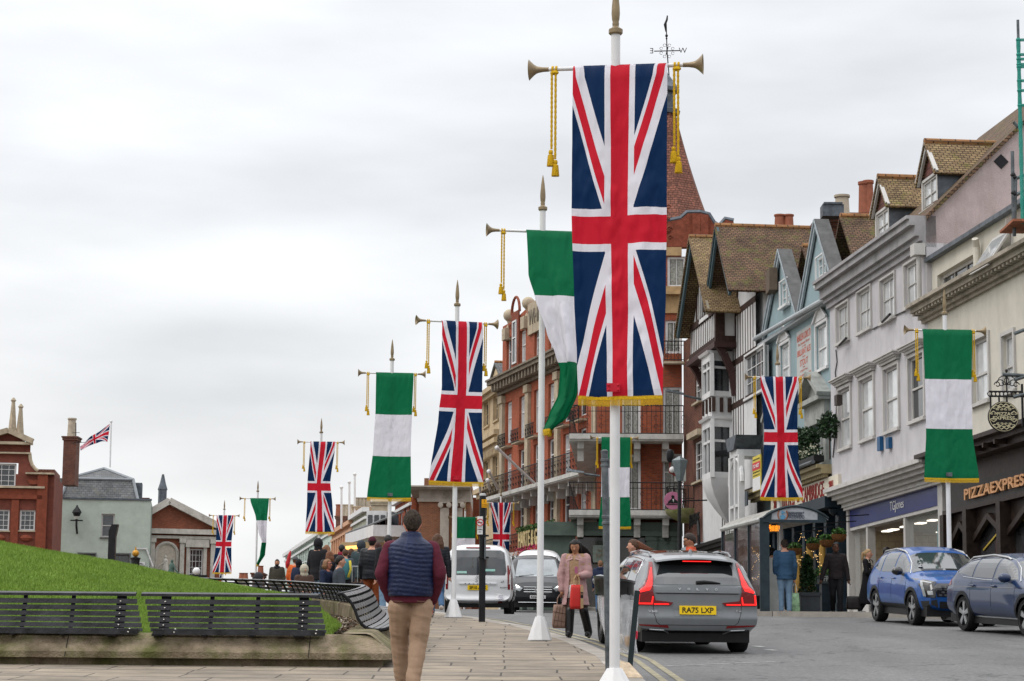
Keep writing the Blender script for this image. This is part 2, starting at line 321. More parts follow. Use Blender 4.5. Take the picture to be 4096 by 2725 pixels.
# ================================================================ the setting: ground, road, pavements, garden
_g0=g
def g(Y):return _g0(min(Y,400))
def gw(Y,X=0):return g(Y)
LK=([-20,0,10,18,24.4,31.2,36,37.7,41.5,44.4,47,49.2,51.4,56,62,75,89,118,139,200],[3.2,2.6,2.2,1.75,1.5,1.46,1.18,1.04,.63,.3,-.25,-.55,-1.1,-2.0,-2.7,-4.7,-6.8,-12.6,-17,-40])
RK=([-20,0,20,32,42,50,53,54.5,55.9,57,60,70,75,80,86,100,114,125,140,165,200],[15,14.5,13.2,12.4,11.9,11.5,11.0,8.7,6.6,5.95,5.6,5.6,5.3,4.4,3.0,1.5,-1.2,-3.5,-8,-20,-30])
def lk(Y):return float(np.interp(Y,*LK))
def rk(Y):return float(np.interp(Y,*RK))
def asphalt():
 m=bpy.data.materials.new('asphalt');m.use_nodes=True;t=m.node_tree;b=t.nodes['Principled BSDF'];N=t.nodes.new;Lk=t.links.new
 tcn=N('ShaderNodeTexCoord');a=N('ShaderNodeTexNoise');a.inputs['Scale'].default_value=17;a.inputs['Detail'].default_value=8;a.inputs['Roughness'].default_value=.8
 c=N('ShaderNodeTexNoise');c.inputs['Scale'].default_value=.45;c.inputs['Detail'].default_value=6
 mp_=N('ShaderNodeMapping');mp_.inputs['Scale'].default_value=(1.6,.35,1);Lk(tcn.outputs['Object'],mp_.inputs[0]);Lk(mp_.outputs[0],c.inputs['Vector']);Lk(tcn.outputs['Object'],a.inputs['Vector'])
 r=N('ShaderNodeValToRGB');r.color_ramp.elements[0].position=.33;r.color_ramp.elements[0].color=(.04,.04,.042,1);r.color_ramp.elements[1].position=.68;r.color_ramp.elements[1].color=(.175,.173,.17,1)
 Lk(a.outputs[0],r.inputs[0]);mr_=N('ShaderNodeMapRange');mr_.inputs['From Min'].default_value=.3;mr_.inputs['From Max'].default_value=.7;mr_.inputs['To Min'].default_value=.72;mr_.inputs['To Max'].default_value=1.2;Lk(c.outputs[0],mr_.inputs[0])
 s=N('ShaderNodeVectorMath');s.operation='SCALE';Lk(r.outputs[0],s.inputs[0]);Lk(mr_.outputs[0],s.inputs['Scale'])
 v=N('ShaderNodeTexVoronoi');v.feature='DISTANCE_TO_EDGE';v.inputs['Scale'].default_value=.33;wn=N('ShaderNodeTexNoise');wn.inputs['Scale'].default_value=1.2;wn.inputs['Detail'].default_value=7;Lk(tcn.outputs['Object'],wn.inputs['Vector'])
 vm=N('ShaderNodeVectorMath');vm.operation='MULTIPLY_ADD';Lk(wn.outputs['Color'],vm.inputs[0]);vm.inputs[1].default_value=(1.6,1.6,1.6);Lk(tcn.outputs['Object'],vm.inputs[2]);Lk(vm.outputs[0],v.inputs['Vector'])
 cr_=N('ShaderNodeValToRGB');cr_.color_ramp.elements[0].position=.0;cr_.color_ramp.elements[0].color=(.35,.35,.35,1);cr_.color_ramp.elements[1].position=.012;cr_.color_ramp.elements[1].color=(1,1,1,1);Lk(v.outputs['Distance'],cr_.inputs[0])
 s2=N('ShaderNodeVectorMath');s2.operation='MULTIPLY';Lk(s.outputs[0],s2.inputs[0]);Lk(cr_.outputs[0],s2.inputs[1]);Lk(s2.outputs[0],b.inputs['Base Color'])
 b.inputs['Roughness'].default_value=.8;bp=N('ShaderNodeBump');bp.inputs['Strength'].default_value=.6;bp.inputs['Distance'].default_value=.012;Lk(a.outputs[0],bp.inputs['Height']);Lk(bp.outputs[0],b.inputs['Normal']);return m
ASPH=asphalt()
PAVE=brickmat('york_stone_paving',(.235,.195,.145),(.18,.15,.118),(.06,.05,.04),bw=1.05,bh=.26,ms=.012,rough=.75,bump=1,big=.34,warp=.15,ysc=.33,offset=.37,squash=1.7)
PAVE2=brickmat('stone_paving_old',(.20,.18,.15),(.15,.135,.115),(.045,.04,.03),bw=1.2,bh=.28,ms=.012,rough=.7,bump=1,big=.4,warp=.14,ysc=.33,offset=.41,squash=1.6)
KERB=brickmat('kerb_stone',(.30,.275,.24),(.23,.21,.185),(.05,.045,.04),bw=9,bh=.9,ms=.02,rough=.75,big=.2)
Ys=sorted({*[float(y)for y in range(-20,206,2)],*LK[0],*RK[0]})
Ys=[y for y in Ys if y<=200]
def strip(name,xa,xb,dz,m,ys=Ys,thick=0):
 mb=MB();vs=[];
 for y in ys:vs+=[(xa(y),y,g(y)+dz),(xb(y),y,g(y)+dz)]
 fs=[(2*i,2*i+1,2*i+3,2*i+2)for i in range(len(ys)-1)]
 if thick:
  n=len(vs)
  for y in ys:vs+=[(xa(y),y,g(y)+dz-thick),(xb(y),y,g(y)+dz-thick)]
  fs+=[(2*i,2*i+2,n+2*i+2,n+2*i)for i in range(len(ys)-1)]+[(2*i+1,2*i+3,n+2*i+3,n+2*i+1)for i in range(len(ys)-1)]
 mb.add(vs,fs);return struct(mb.build(name,m))
far=MB();yy=[-300,-20]+[float(y)for y in range(0,400,10)]+[500,800,1500]
far.add([p for y in yy for p in((-1200,y,g(max(y,-20))-.35),(1200,y,g(max(y,-20))-.35))],[(2*i,2*i+1,2*i+3,2*i+2)for i in range(len(yy)-1)])
struct(far.build('ground',mat('ground_earth',(.12,.115,.1),.9,.2,1)))
strip('road',lambda y:min(lk(y)-.5,-40 if y<-5 else lk(y)-.5),lambda y:rk(y)+.5,-.05,ASPH)
strip('pavement_left',lambda y:-60,lambda y:lk(y)-.28,0,PAVE)
strip('kerb_left',lambda y:lk(y)-.28,lk,.003,KERB,thick=.15)
strip('pavement_right',lambda y:rk(y)+.28,lambda y:rk(y)+40,.075,PAVE2)
strip('kerb_right',rk,lambda y:rk(y)+.28,.079,KERB,thick=.25)
YP=mat('worn_yellow_line',(.33,.29,.18),.8,.3,9,col2=(.13,.125,.105));WP=mat('worn_white_line',(.5,.5,.48),.8,.3,10,col2=(.16,.16,.155))
ym=[y for y in np.arange(16,52,.5)]
strip('yellow_line',lambda y:lk(y)+.22,lambda y:lk(y)+.31,-.044,YP,ym);strip('yellow_line',lambda y:lk(y)+.42,lambda y:lk(y)+.51,-.044,YP,ym)
def mark(a,b,w=.1):
 mb=MB();a=Vector(a);b=Vector(b);n=Vector((-(b-a).y,(b-a).x)).normalized()*w/2
 k=6;pts=[a.lerp(b,i/k)for i in range(k+1)];vs=[]
 for p in pts:vs+=[(p.x-n.x,p.y-n.y,g(p.y-n.y)-.045),(p.x+n.x,p.y+n.y,g(p.y+n.y)-.045)]
 mb.add(vs,[(2*i,2*i+1,2*i+3,2*i+2)for i in range(k)]);struct(mb.build('road_marking',WP))
def gp(c,x,y,dz=-.05):
 d=ray(c,x,y);t0,t1=5.,200.
 for _ in range(40):
  t=(t0+t1)/2;p=CP+d*t
  if p.z>g(p.y)+dz:t0=t
  else:t1=t
 return(p.x,p.y)
for q in(((820,1330),(1300,1360)),((1400,1400),(1530,1408)),((1640,1425),(1780,1437)),((0,1270),(360,1285)),((1390,1372),(1480,1376))):mark(gp('R6',*q[0]),gp('R6',*q[1]),.12)
for q in(((1250,1190),(1370,1210)),((1560,1265),(1620,1275)),((1660,1295),(1730,1305))):mark(gp('L6',*q[0]),gp('L6',*q[1]),.14)
mark(gp('L6',760,1440),gp('L6',1730,1402),.05)
def wallmat():
 m=mat('mossy_garden_stone',(.30,.235,.165),.85,.2,5,bump=1,bscale=40,col2=(.15,.12,.08));t=m.node_tree;b=t.nodes['Principled BSDF'];N=t.nodes.new;Lk=t.links.new
 src=b.inputs['Base Color'].links[0].from_socket;tcn=N('ShaderNodeTexCoord');mp_=N('ShaderNodeMapping');mp_.inputs['Scale'].default_value=(1.3,1.3,.8);n=N('ShaderNodeTexNoise');n.inputs['Scale'].default_value=1.6;n.inputs['Detail'].default_value=7;n.inputs['Roughness'].default_value=.68
 Lk(tcn.outputs['Object'],mp_.inputs[0]);Lk(mp_.outputs[0],n.inputs['Vector']);r=N('ShaderNodeValToRGB');r.color_ramp.elements[0].position=.42;r.color_ramp.elements[0].color=(0,0,0,1);r.color_ramp.elements[1].position=.62;r.color_ramp.elements[1].color=(.88,.88,.88,1)
 Lk(n.outputs[0],r.inputs[0]);mx=N('ShaderNodeMix');mx.data_type='RGBA';Lk(r.outputs[0],mx.inputs[0]);Lk(src,mx.inputs[6]);mx.inputs[7].default_value=(.085,.095,.022,1)
 n2=N('ShaderNodeTexNoise');n2.inputs['Scale'].default_value=2.4;n2.inputs['Detail'].default_value=9;Lk(mp_.outputs[0],n2.inputs['Vector']);r2=N('ShaderNodeValToRGB');r2.color_ramp.elements[0].position=.46;r2.color_ramp.elements[0].color=(1,1,1,1);r2.color_ramp.elements[1].position=.66;r2.color_ramp.elements[1].color=(.55,.52,.48,1);Lk(n2.outputs[0],r2.inputs[0])
 mu=N('ShaderNodeMix');mu.data_type='RGBA';mu.blend_type='MULTIPLY';mu.inputs[0].default_value=1;Lk(mx.outputs[2],mu.inputs[6]);Lk(r2.outputs[0],mu.inputs[7]);Lk(mu.outputs[2],b.inputs['Base Color']);return m
STONE=wallmat()
path=[(-16,27.35),(-1.52,27.5),(-1.42,27.62),(-1.43,31),(-1.6,36),(-2.15,42),(-3.0,46.5),(-4.2,50),(-6,52.4),(-9,54.3),(-12,55)]
def normals(path):
 ns=[]
 for i in range(len(path)):
  a=Vector(path[max(i-1,0)]);b=Vector(path[i]);c=Vector(path[min(i+1,len(path)-1)])
  d1=(b-a).normalized()if i else(c-b).normalized();d2=(c-b).normalized()if i<len(path)-1 else d1
  n1=Vector((d1.y,-d1.x));n2=Vector((d2.y,-d2.x));n=(n1+n2).normalized();ns.append(n/max(.35,n.dot(n1)))
 return ns
def resample(path,step,i0=0):
 out=[]
 for i in range(len(path)-1):
  a,b=Vector(path[i]),Vector(path[i+1]);k=max(1,int((b-a).length/step));out+=[a.lerp(b,j/k)for j in range(k)]
 return out+[Vector(path[-1])]
wp=[Vector(p)for p in path[:3]]+resample(path[3:],.8);wn_=normals([tuple(p)for p in wp])
prof=[(-.12,-.1),(-.12,.085),(0,.09),(.0,.165),(-.03,.20),(-.27,.385),(-.33,.40),(-.62,.40),(-.66,.37),(-.68,-.1)]
mb=MB();mb.rings([[(p.x+n.x*o,p.y+n.y*o,g(p.y)+z)for o,z in prof]for p,n in zip(wp,wn_)])
tag(mb.build('garden_wall',STONE),'low mossy battered stone wall round the grass mound','wall')
jt=MB()
for x in(-5.35,-2.42,-8.3):jt.add([(x,27.42,.09+g(27.4)),(x+.012,27.42,.09+g(27.4)),(x+.012,27.665,.386+g(27.4)),(x,27.665,.386+g(27.4))],[(0,1,2,3)])
for v_ in(0,):jt.v=[(x_,y_-.012,z_+.012)for x_,y_,z_ in jt.v];struct(jt.build('wall_joints',mat('joint_dark',(.02,.018,.012),.9)))
def hc(X):return float(np.interp(X,[-30,-14,-10,-8.3,-6.6,-5.2,-4,-3.3,-2.2],[4.0,2.18,1.46,1.19,.85,.59,.41,.33,.27]))
def gh(X,Y):
 t=min(max((Y-28)/17,0),1);t=t*t*(3-2*t);base=.30
 f=1-min(max((Y-46)/8,0),1)*.35
 return g(Y)+base+(hc(X)-base)*t*f+.015*noise.noise((X*.8,Y*.8,0))
def inner(Y):return float(np.interp(Y,[27,31,36,42,46.5,50,52.4],[-2.1,-2.1,-2.3,-2.9,-3.7,-5.0,-6.8]))
def soiledge(Y):return float(np.interp(Y,[27,29,33,36,40,43,46,52.4],[-2.30,-2.32,-2.45,-2.75,-3.25,-3.6,-4.0,-6.9]))
GR1=mat('grass_blades',(.185,.275,.04),.6,.1,.9,col2=(.12,.20,.026));GR0=mat('grass_turf',(.11,.21,.018),.9,.2,6,bump=1,bscale=60)
mb=MB();ys_=np.linspace(28.0,54,40);xs_=np.linspace(0,1,60)
mb.add([(soiledge(y)-(soiledge(y)+15.9)*(1-x)if True else 0,y,gh(soiledge(y)-(soiledge(y)+15.9)*(1-x),y))for y in ys_ for x in xs_],[(j*60+i,j*60+i+1,(j+1)*60+i+1,(j+1)*60+i)for j in range(39)for i in range(59)])
struct(mb.build('grass_mound',GR0,smooth=True))
rng=np.random.default_rng(3);V=[];n=190000
yb=28+20*rng.random(n)**1.6;xb=rng.random(n)
for i in range(n):
 y=yb[i];e=soiledge(y)+.06*noise.noise((0,y*3,0));x=max(-12,-y*.25)+xb[i]*(e-max(-12,-y*.25));z=gh(x,y)-.005
 a=rng.random()*6.283;h_=(.028+.045*rng.random())*(1+.3*noise.noise((x*2,y*2,3)));w=.006+.005*rng.random();lx,ly=(rng.random(2)-.5)*.05;c_,s_=math.cos(a)*w,math.sin(a)*w
 V+=[x-c_,y-s_,z,x+c_,y+s_,z,x+lx,y+ly,z+h_]
me=bpy.data.meshes.new('grass');me.vertices.add(3*n);me.vertices.foreach_set('co',V);me.loops.add(3*n);me.loops.foreach_set('vertex_index',list(range(3*n)));me.polygons.add(n);me.polygons.foreach_set('loop_start',list(range(0,3*n,3)));me.update()
o=bpy.data.objects.new('grass',me);COL.objects.link(o);me.materials.append(GR1);o['kind']='stuff'
mb=MB();ys_=np.linspace(27.9,50,34)
mb.add([(soiledge(y)-.25+(inner(y)+.1-soiledge(y)+.25)*x,y,g(y)+.14+.05*noise.noise((x*3,y,1)))for y in ys_ for x in np.linspace(0,1,6)],[(j*6+i,j*6+i+1,(j+1)*6+i+1,(j+1)*6+i)for j in range(33)for i in range(5)])
struct(mb.build('soil',mat('dark_soil',(.06,.04,.025),.95,.3,12,bump=1,bscale=40)))
mb=MB()
for i in range(2600):
 y=28+16*random.random()**1.5;x=soiledge(y)-.1+(inner(y)-soiledge(y)+.1)*random.random();s=.012+.03*random.random()**2;z=g(y)+.16
 mb.cm=random.randrange(3);a=[Vector((random.uniform(-1,1),random.uniform(-1,1),random.uniform(-.4,.9)))*s for _ in range(4)]
 mb.add([Vector((x,y,z))+q for q in a],[(0,1,2),(0,2,3),(0,3,1),(1,3,2)])
o=mb.build('stone_chips',[mat('chip_pale',(.42,.36,.28),.8,.2,9),mat('chip_brown',(.16,.09,.045),.8,.2,9),mat('chip_dark',(.06,.045,.03),.9,.2,9)]);o['kind']='stuff'
SLAT=mat('black_painted_slat',(.034,.034,.038),.42,.45,3,bump=.4,bscale=30);BOLT=mat('bolt_steel',(.55,.52,.47),.35,.1,9,metal=.7)
def bench(X0,X1,label,kx=0):
 Yw=27.47;G=g(Yw);t=thing('park_bench',((X0+X1)/2,Yw+.4,G+.4),label,'bench','slatted benches on the garden wall')
 bk=[(.76,.875,.07),(.74,.79,.058),(.715,.712,.056),(.69,.638,.056),(.665,.567,.056),(.64,.498,.054),(.60,.44,.04)]
 mb=MB();sk=.0
 for i,(o_,z,h_)in enumerate(bk):
  e=.02*i;y=Yw+o_;a=X0+e+.02*random.random();b=X1-.10+e
  dz=.012*math.sin(i)
  if i==0:mb.hexa([(a-.04,y-.035,G+z-.02),(b,y-.035,G+z-.02+dz),(b,y+.05,G+z+.0+dz),(a-.04,y+.05,G+z),(a-.04,y-.035,G+z+.012),(b,y-.035,G+z+.012+dz),(b,y+.05,G+z+.035),(a-.04,y+.05,G+z+.035)])
  else:mb.hexa([(a,y-.014,G+z-h_/2),(b,y-.014,G+z-h_/2+dz*.3),(b,y+.012,G+z-h_/2),(a,y+.012,G+z-h_/2),(a,y-.002,G+z+h_/2),(b,y-.002,G+z+h_/2+dz*.3),(b,y+.024,G+z+h_/2),(a,y+.024,G+z+h_/2)])
 mb.build('backrest',SLAT,t)
 mb=MB()
 for i,(o_,z)in enumerate([(.50,.425),(.41,.41),(.32,.405),(.23,.41),(.13,.425),(.05,.40)]):
  a=X0+.18+.012*i;b=X1+.0+.01*i;y=Yw+o_
  th=.012 if i<5 else .028
  mb.box((a,y-.035 if i<5 else y-.015,G+z-th),(b,y+.035 if i<5 else y+.015,G+z+th))
 mb.build('seat',SLAT,t)
 n=4
 for k in range(n):
  x=X0+.28+(X1-X0-.56)*k/(n-1);w=.12 if k in(0,n-1)else .05;fr=MB();bt=MB()
  pts=[(.80,.86),(.70,.60),(.63,.43),(.50,.385),(.2,.375),(.06,.375)]
  for(a,z),(c,q)in zip(pts,pts[1:]):fr.bar((x,Yw+a+.02,G+z-.005),(x,Yw+c+.02,G+q-.005),w,.03)
  if k in(0,n-1):
   for o_,z,_ in bk:bt.ball((x,Yw+o_-.022,G+z),.011,8)
   bt.ball((x+.22,Yw+.13,G+.44),.011,8);bt.ball((x+.22,Yw+.035,G+.40),.011,8)
  S_=fr.build('support',SLAT,t)
  if bt.v:bt.build('bolts',BOLT,S_)
for(xa,xb,lb)in((-8.8,-7.5+.9+.03,'black slatted bench on the mossy wall, cut by the left edge of the photo'),(-4.76,-2.45,'complete black slatted bench on the mossy wall beside the stone corner')):
 pass
bx=lambda c,x,y,Y:at(c,x,y,Y).x
bench(-6.9,bx('L2',905,730,27.6),'black slatted bench on the mossy wall, cut off by the left edge');bench(bx('L2',900,730,27.7)+.02,bx('L2',2165,730,27.6),'complete black slatted bench between the left bench and the wall corner')
bp_=[Vector(p)for p in[(-1.43,29.4),(-1.43,32),(-1.55,36),(-1.85,39.5),(-2.3,42.6),(-3.05,46.3),(-4.2,49.8),(-6,52.2),(-8.2,53.8)]]
def spline(P,step):
 out=[];
 for i in range(len(P)-1):
  p0,p1,p2,p3=P[max(i-1,0)],P[i],P[i+1],P[min(i+2,len(P)-1)];k=max(1,round((p2-p1).length/step))
  for j in range(k):
   t=j/k;out.append(.5*((2*p1)+(p2-p0)*t+(2*p0-5*p1+4*p2-p3)*t*t+(-p0+3*p1-3*p2+p3)*t**3))
 return out+[P[-1]]
sp_=spline(bp_,.42);sn_=normals([tuple(p)for p in sp_])
pf=[(-.80,.85),(-.74,.86),(-.66,.80),(-.60,.72),(-.56,.635),(-.53,.55),(-.48,.475),(-.41,.42),(-.33,.40),(-.25,.398),(-.17,.41),(-.09,.44),(-.02,.455)]
t=thing('curved_bench',(sp_[12].x,sp_[12].y,g(sp_[12].y)),'long curved slatted bench snaking along the garden wall behind the mound','bench')
BK,SE=MB(),MB()
def bpnt(i,o_,z):p,n=sp_[i],sn_[i];return Vector((p.x+n.x*o_,p.y+n.y*o_,g(p.y)-.11*min(max((p.y-36)/10,0),1)+z))
for i in range(len(sp_)-1):
 for j in range(len(pf)-1):
  (o1,z1),(o2,z2)=pf[j],pf[j+1];mo,mz=(o1+o2)/2,(z1+z2)/2;d=Vector((o2-o1,z2-z1)).normalized()*.031;nn_=Vector((-d.y,d.x))*.28
  mbx=BK if j<7 else SE;e=.05;q=[]
  for s_ in(0,1):
   for(a,b)in((-1,0),(1,0),(1,1),(-1,1)):
    oo,zz=mo+d.x*a+nn_.x*b,mz+d.y*a+nn_.y*b;A=bpnt(i,oo,zz);B=bpnt(i+1,oo,zz);q.append(A.lerp(B,e if s_==0 else 1-e))
  mbx.hexa(q)
 if True:
  FR=MB()
  for j in range(len(pf)-1):
   a=bpnt(i,pf[j][0],pf[j][1]-.012);b=bpnt(i,pf[j+1][0],pf[j+1][1]-.012);FR.bar(a,b,.035 if i%5 else .06,.022)
  FR.build('rib',IRON,t)
FR=MB();FR.tube([bpnt(0,a,b-.02)for a,b in pf],.022,6);FR.build('end_frame',IRON,t)
SLC=mat('glossy_slat',(.17,.17,.175),.38,.2,6,metal=.25);BK.build('backrest',SLC,t);SE.build('seat',SLC,t)
# ================================================================ banner poles
def tassel(mb,c):
 mb.lathe(c,[(.006,.0),(.018,-.004),(.024,-.02),(.024,-.038),(.017,-.05),(.03,-.058),(.034,-.10),(.037,-.165),(.03,-.175)][::-1],14)
 for k in range(16):
  a=k*math.pi/8;mb.bar((c[0]+.027*math.cos(a),c[1]+.027*math.sin(a),c[2]-.06),(c[0]+.038*math.cos(a),c[1]+.038*math.sin(a),c[2]-.178),.009)
def pole(name_xy,bar_y,Y,yaw,label,base_x=None,cone=.38,detail=True):
 B=at('D',name_xy,bar_y,Y);bx_=B.x
 t=thing('banner_pole',(0,0,0),label,'banner pole','white banner poles lining the street');z0=g(Y);H=B.z-z0
 n=16 if detail else 8
 m=MB();m.tube([(0,0,.05),(0,0,H*.5),(0,0,H+.37)],[.054,.052,.049],n);m.build('shaft',PWHITE,t,True)
 m=MB();m.lathe((0,0,0),[(.20,0),(.20,.012),(.078,cone),(.055,cone+.003)],8);m.build('base_cone',PWHITE,t)
 m=MB();zz=H+.36;m.lathe((0,0,zz),[(.066,0),(.076,.012),(.076,.055),(.05,.068),(.034,.09),(.038,.12),(.033,.138),(.040,.16),(.046,.23),(.043,.30),(.030,.44),(.012,.56),(.003,.60)],6 if not detail else 10);m.build('finial',GOLD,t,True)
 m=MB();m.tube([(-.76,0,H),(.76,0,H)],.022,10);m.build('crossbar',PWHITE,t,True)
 for s in(-1,1):
  m=MB();m.lathe((0,0,H),[(.024,s*.72),(.026,s*.78),(.034,s*.83),(.048,s*.87),(.072,s*.905),(.108,s*.928),(.113,s*.932),(.106,s*.928),(.06,s*.88),(.02,s*.82)],20 if detail else 10,axis=(1,0,0));m.build('trumpet_horn',GOLD,t,True)
  m=MB();xx=s*.655
  for q in(-.022,.018):
   m.lathe((xx+q,0,H),[(.034,-.011),(.036,0),(.034,.011),(.022,.011),(.022,-.011)],14,axis=(1,0,0))
  m.ball((xx,-.02,H-.045),.032,10,1.5,1,.8)
  for q,L_ in((-.025,.83),(.012,.94)):
   pts=[(xx+q*1.1,-.025,H-.05-L_*i/48)for i in range(49)];m.tube(pts,[.0130+.0022*math.sin(i*2.1)for i in range(49)],8)
  c_=m.build('tassel_cord',YEL,t,True)
  for q,L_ in((-.03,.86),(.014,.97)):
   m=MB();tassel(m,(xx+q*1.15,-.025,H-.03-L_));m.build('tassel',YEL,c_,True)
 t.location=(bx_,Y,z0);t.rotation_euler=(0,0,R(yaw));return t,Vector((bx_,Y,B.z)),yaw
def banner(P,kind,rows,L,label,fold=1.0,seed=0,curl=0):
 B,yaw=P[1],P[2];nu,nv=70,120;ca,sa=math.cos(R(yaw)),math.sin(R(yaw));V=[r_[0]for r_ in rows];XL=[r_[1]for r_ in rows];XR=[r_[2]for r_ in rows]
 def sm(v,A):
  k=max(0,min(len(V)-2,sum(1 for q in V if q<=v)-1));h_=(v-V[k])/(V[k+1]-V[k]);h_=max(0,min(1,h_));s=h_*h_*(3-2*h_)*.5+h_*.5;return A[k]+(A[k+1]-A[k])*s
 def f(u,v):
  xl,xr=sm(v,XL),sm(v,XR);w=xr-xl;x=xl+w*u
  slack=max(0,1.06/max(w,.08)-1);e=min(1,v*3)*min(1,(1-v)*8+.35)
  amp=.018*e*fold+min(.16,.10*slack)*min(1,v*4)
  ph=seed*1.7;y=-.088-amp*.8*(math.sin(u*7.5+ph+v*1.6)+.55*math.sin(u*15+ph*2-v*2.3))-.02*noise.noise((u*3+seed,v*6,0))*fold
  x+=(.35*amp)*math.sin(u*15+ph)*math.sin(math.pi*u)
  y+=(-.016*noise.noise((u*9+seed,v*14,5))-.010*abs(noise.noise((u*5+v*9+seed,v*4-u*3,9)))*2-.006*noise.noise((u*24,v*40,seed)))*e*fold
  gth=max(0,1-v*9);y+=.012*gth*math.sin(u*42+seed)*abs(math.sin(u*5+seed));z=-L*v-.012*math.sin(math.pi*u)*v
  if v<.012:y=.0;z=.028
  elif v<.03:z=.028-(v-.012)*4;y=-.03-(v-.012)*2.8
  if .25<v<.999:y=min(y,-.070)
  y-=curl*math.sin(math.pi*v)*.5
  return x,y,z
 def W(x,y,z):return(B.x+ca*x-sa*y,B.y+sa*x+ca*y,B.z+z)
 mb=MB();mb.grid(lambda u,v:W(*f(u,v)),nu,nv)
 uv=[]
 for j in range(nv):
  for i in range(nu):
   for a,b in((i,j),(i+1,j),(i+1,j+1),(i,j+1)):uv+=[a/nu,1-b/nv]
 t=thing('banner',(B.x,B.y,B.z-L),label,'banner',('union jack' if kind=='union' else 'green and white')+' banners hanging from the poles')
 mb.build('cloth',flagmat(kind),t,2,uv)
 fr=MB()
 nf=90
 for i in range(nf):
  u0,u1=i/nf,(i+.82)/nf;a=f(u0,1);b=f(u1,1);d=.075+.012*random.random();o_=-.008
  fr.add([W(a[0],a[1]+o_,a[2]+.02),W(b[0],b[1]+o_,b[2]+.02),W(b[0],b[1]+o_,b[2]-d),W(a[0]+.002,a[1]+o_,a[2]-d)],[(0,1,2,3)])
 fr.grid(lambda u,v:W(f(u,1)[0],f(u,1)[1]-.011,f(u,1)[2]+.012-.03*v),40,1)
 fr.build('fringe',YEL,t)
 if XL[-1]<0:
  pl=MB();pl.box((-.07,-.01,-.045),(.07,.0,.045));
  for a in(-.05,.05):
   for c in(-.025,.025):pl.ball((a,-.014,c),.012,8)
  f0=f((0-XL[-1])/(XR[-1]-XL[-1]),.97);pl.v=[W(x+.0,y+f0[1]-.03,z+f0[2])for x,y,z in pl.v];pl.build('fixing_plate',STEEL if kind!='union' else mat('red_plate',(.5,.012,.03),.5),t)
 return t
U,N_='union','tricolour'
P1=pole(1417,155,23.4,-9,'nearest and tallest white banner pole, at the kerb beside the clear litter bag',cone=.215)
banner(P1,U,[(0,-.45,.56),(.45,-.45,.55),(.7,-.42,.54),(.9,-.385,.51),(1,-.375,.505)],3.56,'largest union jack banner on the nearest pole',1.5,1)
P2=pole(1249,534,36.6,8,'second white banner pole, just left of the woman in the pink coat')
banner(P2,N_,[(0,-.28,.70),(.23,-.26,.69),(.35,-.15,.66),(.52,.04,.64),(.63,.19,.62),(.7,.27,.6),(.82,.25,.56),(.93,.10,.42),(1,.02,.16)],3.3,'green and white banner blown and twisted, half hidden by the largest union jack',1.4,2,.35)
P3=pole(1052,742,49.5,16,'white banner pole standing in front of the white van')
banner(P3,U,[(0,-.36,.58),(.4,-.35,.57),(.6,-.42,.57),(1,-.62,.62)],3.56,'union jack banner above the white van',1,3)
P4=pole(902,860,62,6,'white banner pole behind the man in the quilted vest')
banner(P4,N_,[(0,-.44,.6),(.3,-.44,.57),(.6,-.48,.55),(1,-.63,.58)],3.46,'green and white banner hanging above the man in the quilted vest',.9,4)
P5=pole(739,1018,89,4,'white banner pole rising behind the tall person in the black hood')
banner(P5,U,[(0,-.41,.58),(.45,-.5,.40),(.7,-.5,.5),(1,-.54,.6)],3.56,'union jack banner above the seated crowd on the curved bench',1,5)
P6=pole(593,1148,118,2,'white banner pole with a collapsed green and white banner, left of the crowd',detail=False)
banner(P6,N_,[(0,-.39,.6),(.3,-.05,.54),(.5,.1,.52),(.65,.28,.53),(.85,.2,.48),(1,.03,.16)],3.45,'green and white banner folded narrow by the wind, far left of the crowd',1.2,6,.3)
P7=pole(516,1187,139,3,'far white banner pole in front of the columned brick hall',detail=False)
banner(P7,U,[(0,-.45,.6),(.5,-.45,.5),(1,-.62,.55)],3.5,'union jack banner in front of the columned brick hall',1,7)
P8=pole(501,1291,185,0,'farthest white banner pole, its banner showing under the one before the brick hall',detail=False)
banner(P8,U,[(0,-.5,.55),(.5,-.45,.5),(1,-.5,.5)],3.4,'farthest union jack banner, only its top half above the grass',1,8)
Q1=pole(2175,761,51,3,'white banner pole behind the bright blue car')
banner(Q1,N_,[(0,-.53,.61),(.45,-.5,.56),(.7,-.5,.57),(1,-.56,.69)],3.4,'green and white banner in front of the pizza restaurant',.9,9)
Q2=pole(1790,869,64,0,'white banner pole beside the bus shelter')
banner(Q2,U,[(0,-.5,.57),(.45,-.41,.54),(.7,-.44,.56),(1,-.54,.68)],3.45,'union jack banner above the bus shelter',.9,10)
Q3=pole(1414,1008,87,0,'white banner pole hidden behind the nearest pole, by the corner hotel')
banner(Q3,N_,[(0,-.5,.62),(.6,-.5,.58),(1,-.6,.65)],3.45,'green and white banner in front of the corner hotel, behind the nearest pole',.9,11)
Q4=pole(1153,1158,115,0,'thin white banner pole in front of the hotel lettering',detail=False)
banner(Q4,U,[(0,-.5,.52),(.5,-.38,.44),(.7,-.4,.44),(1,-.5,.5)],3.45,'union jack banner between the two vans, before the orange hotel',1,12)
Q5=pole(1071,1191,122,0,'far white banner pole over the roof of the white van',detail=False)
banner(Q5,N_,[(0,-.55,.55),(1,-.55,.55)],3.4,'green and white banner showing just above the white van roof',.9,13)
t=thing('leaning_post',at('B',318,1350,26.0),'bare grey metal post leaning behind the nearest banner pole','post');m=MB()
a,b=at('B',318,1350,26.0),at('L8',293,790,26.0);m.tube([a-Vector((0,0,.1)),a.lerp(b,.5),b],.041,14);m.build('post',STEEL,t,True)
m=MB()
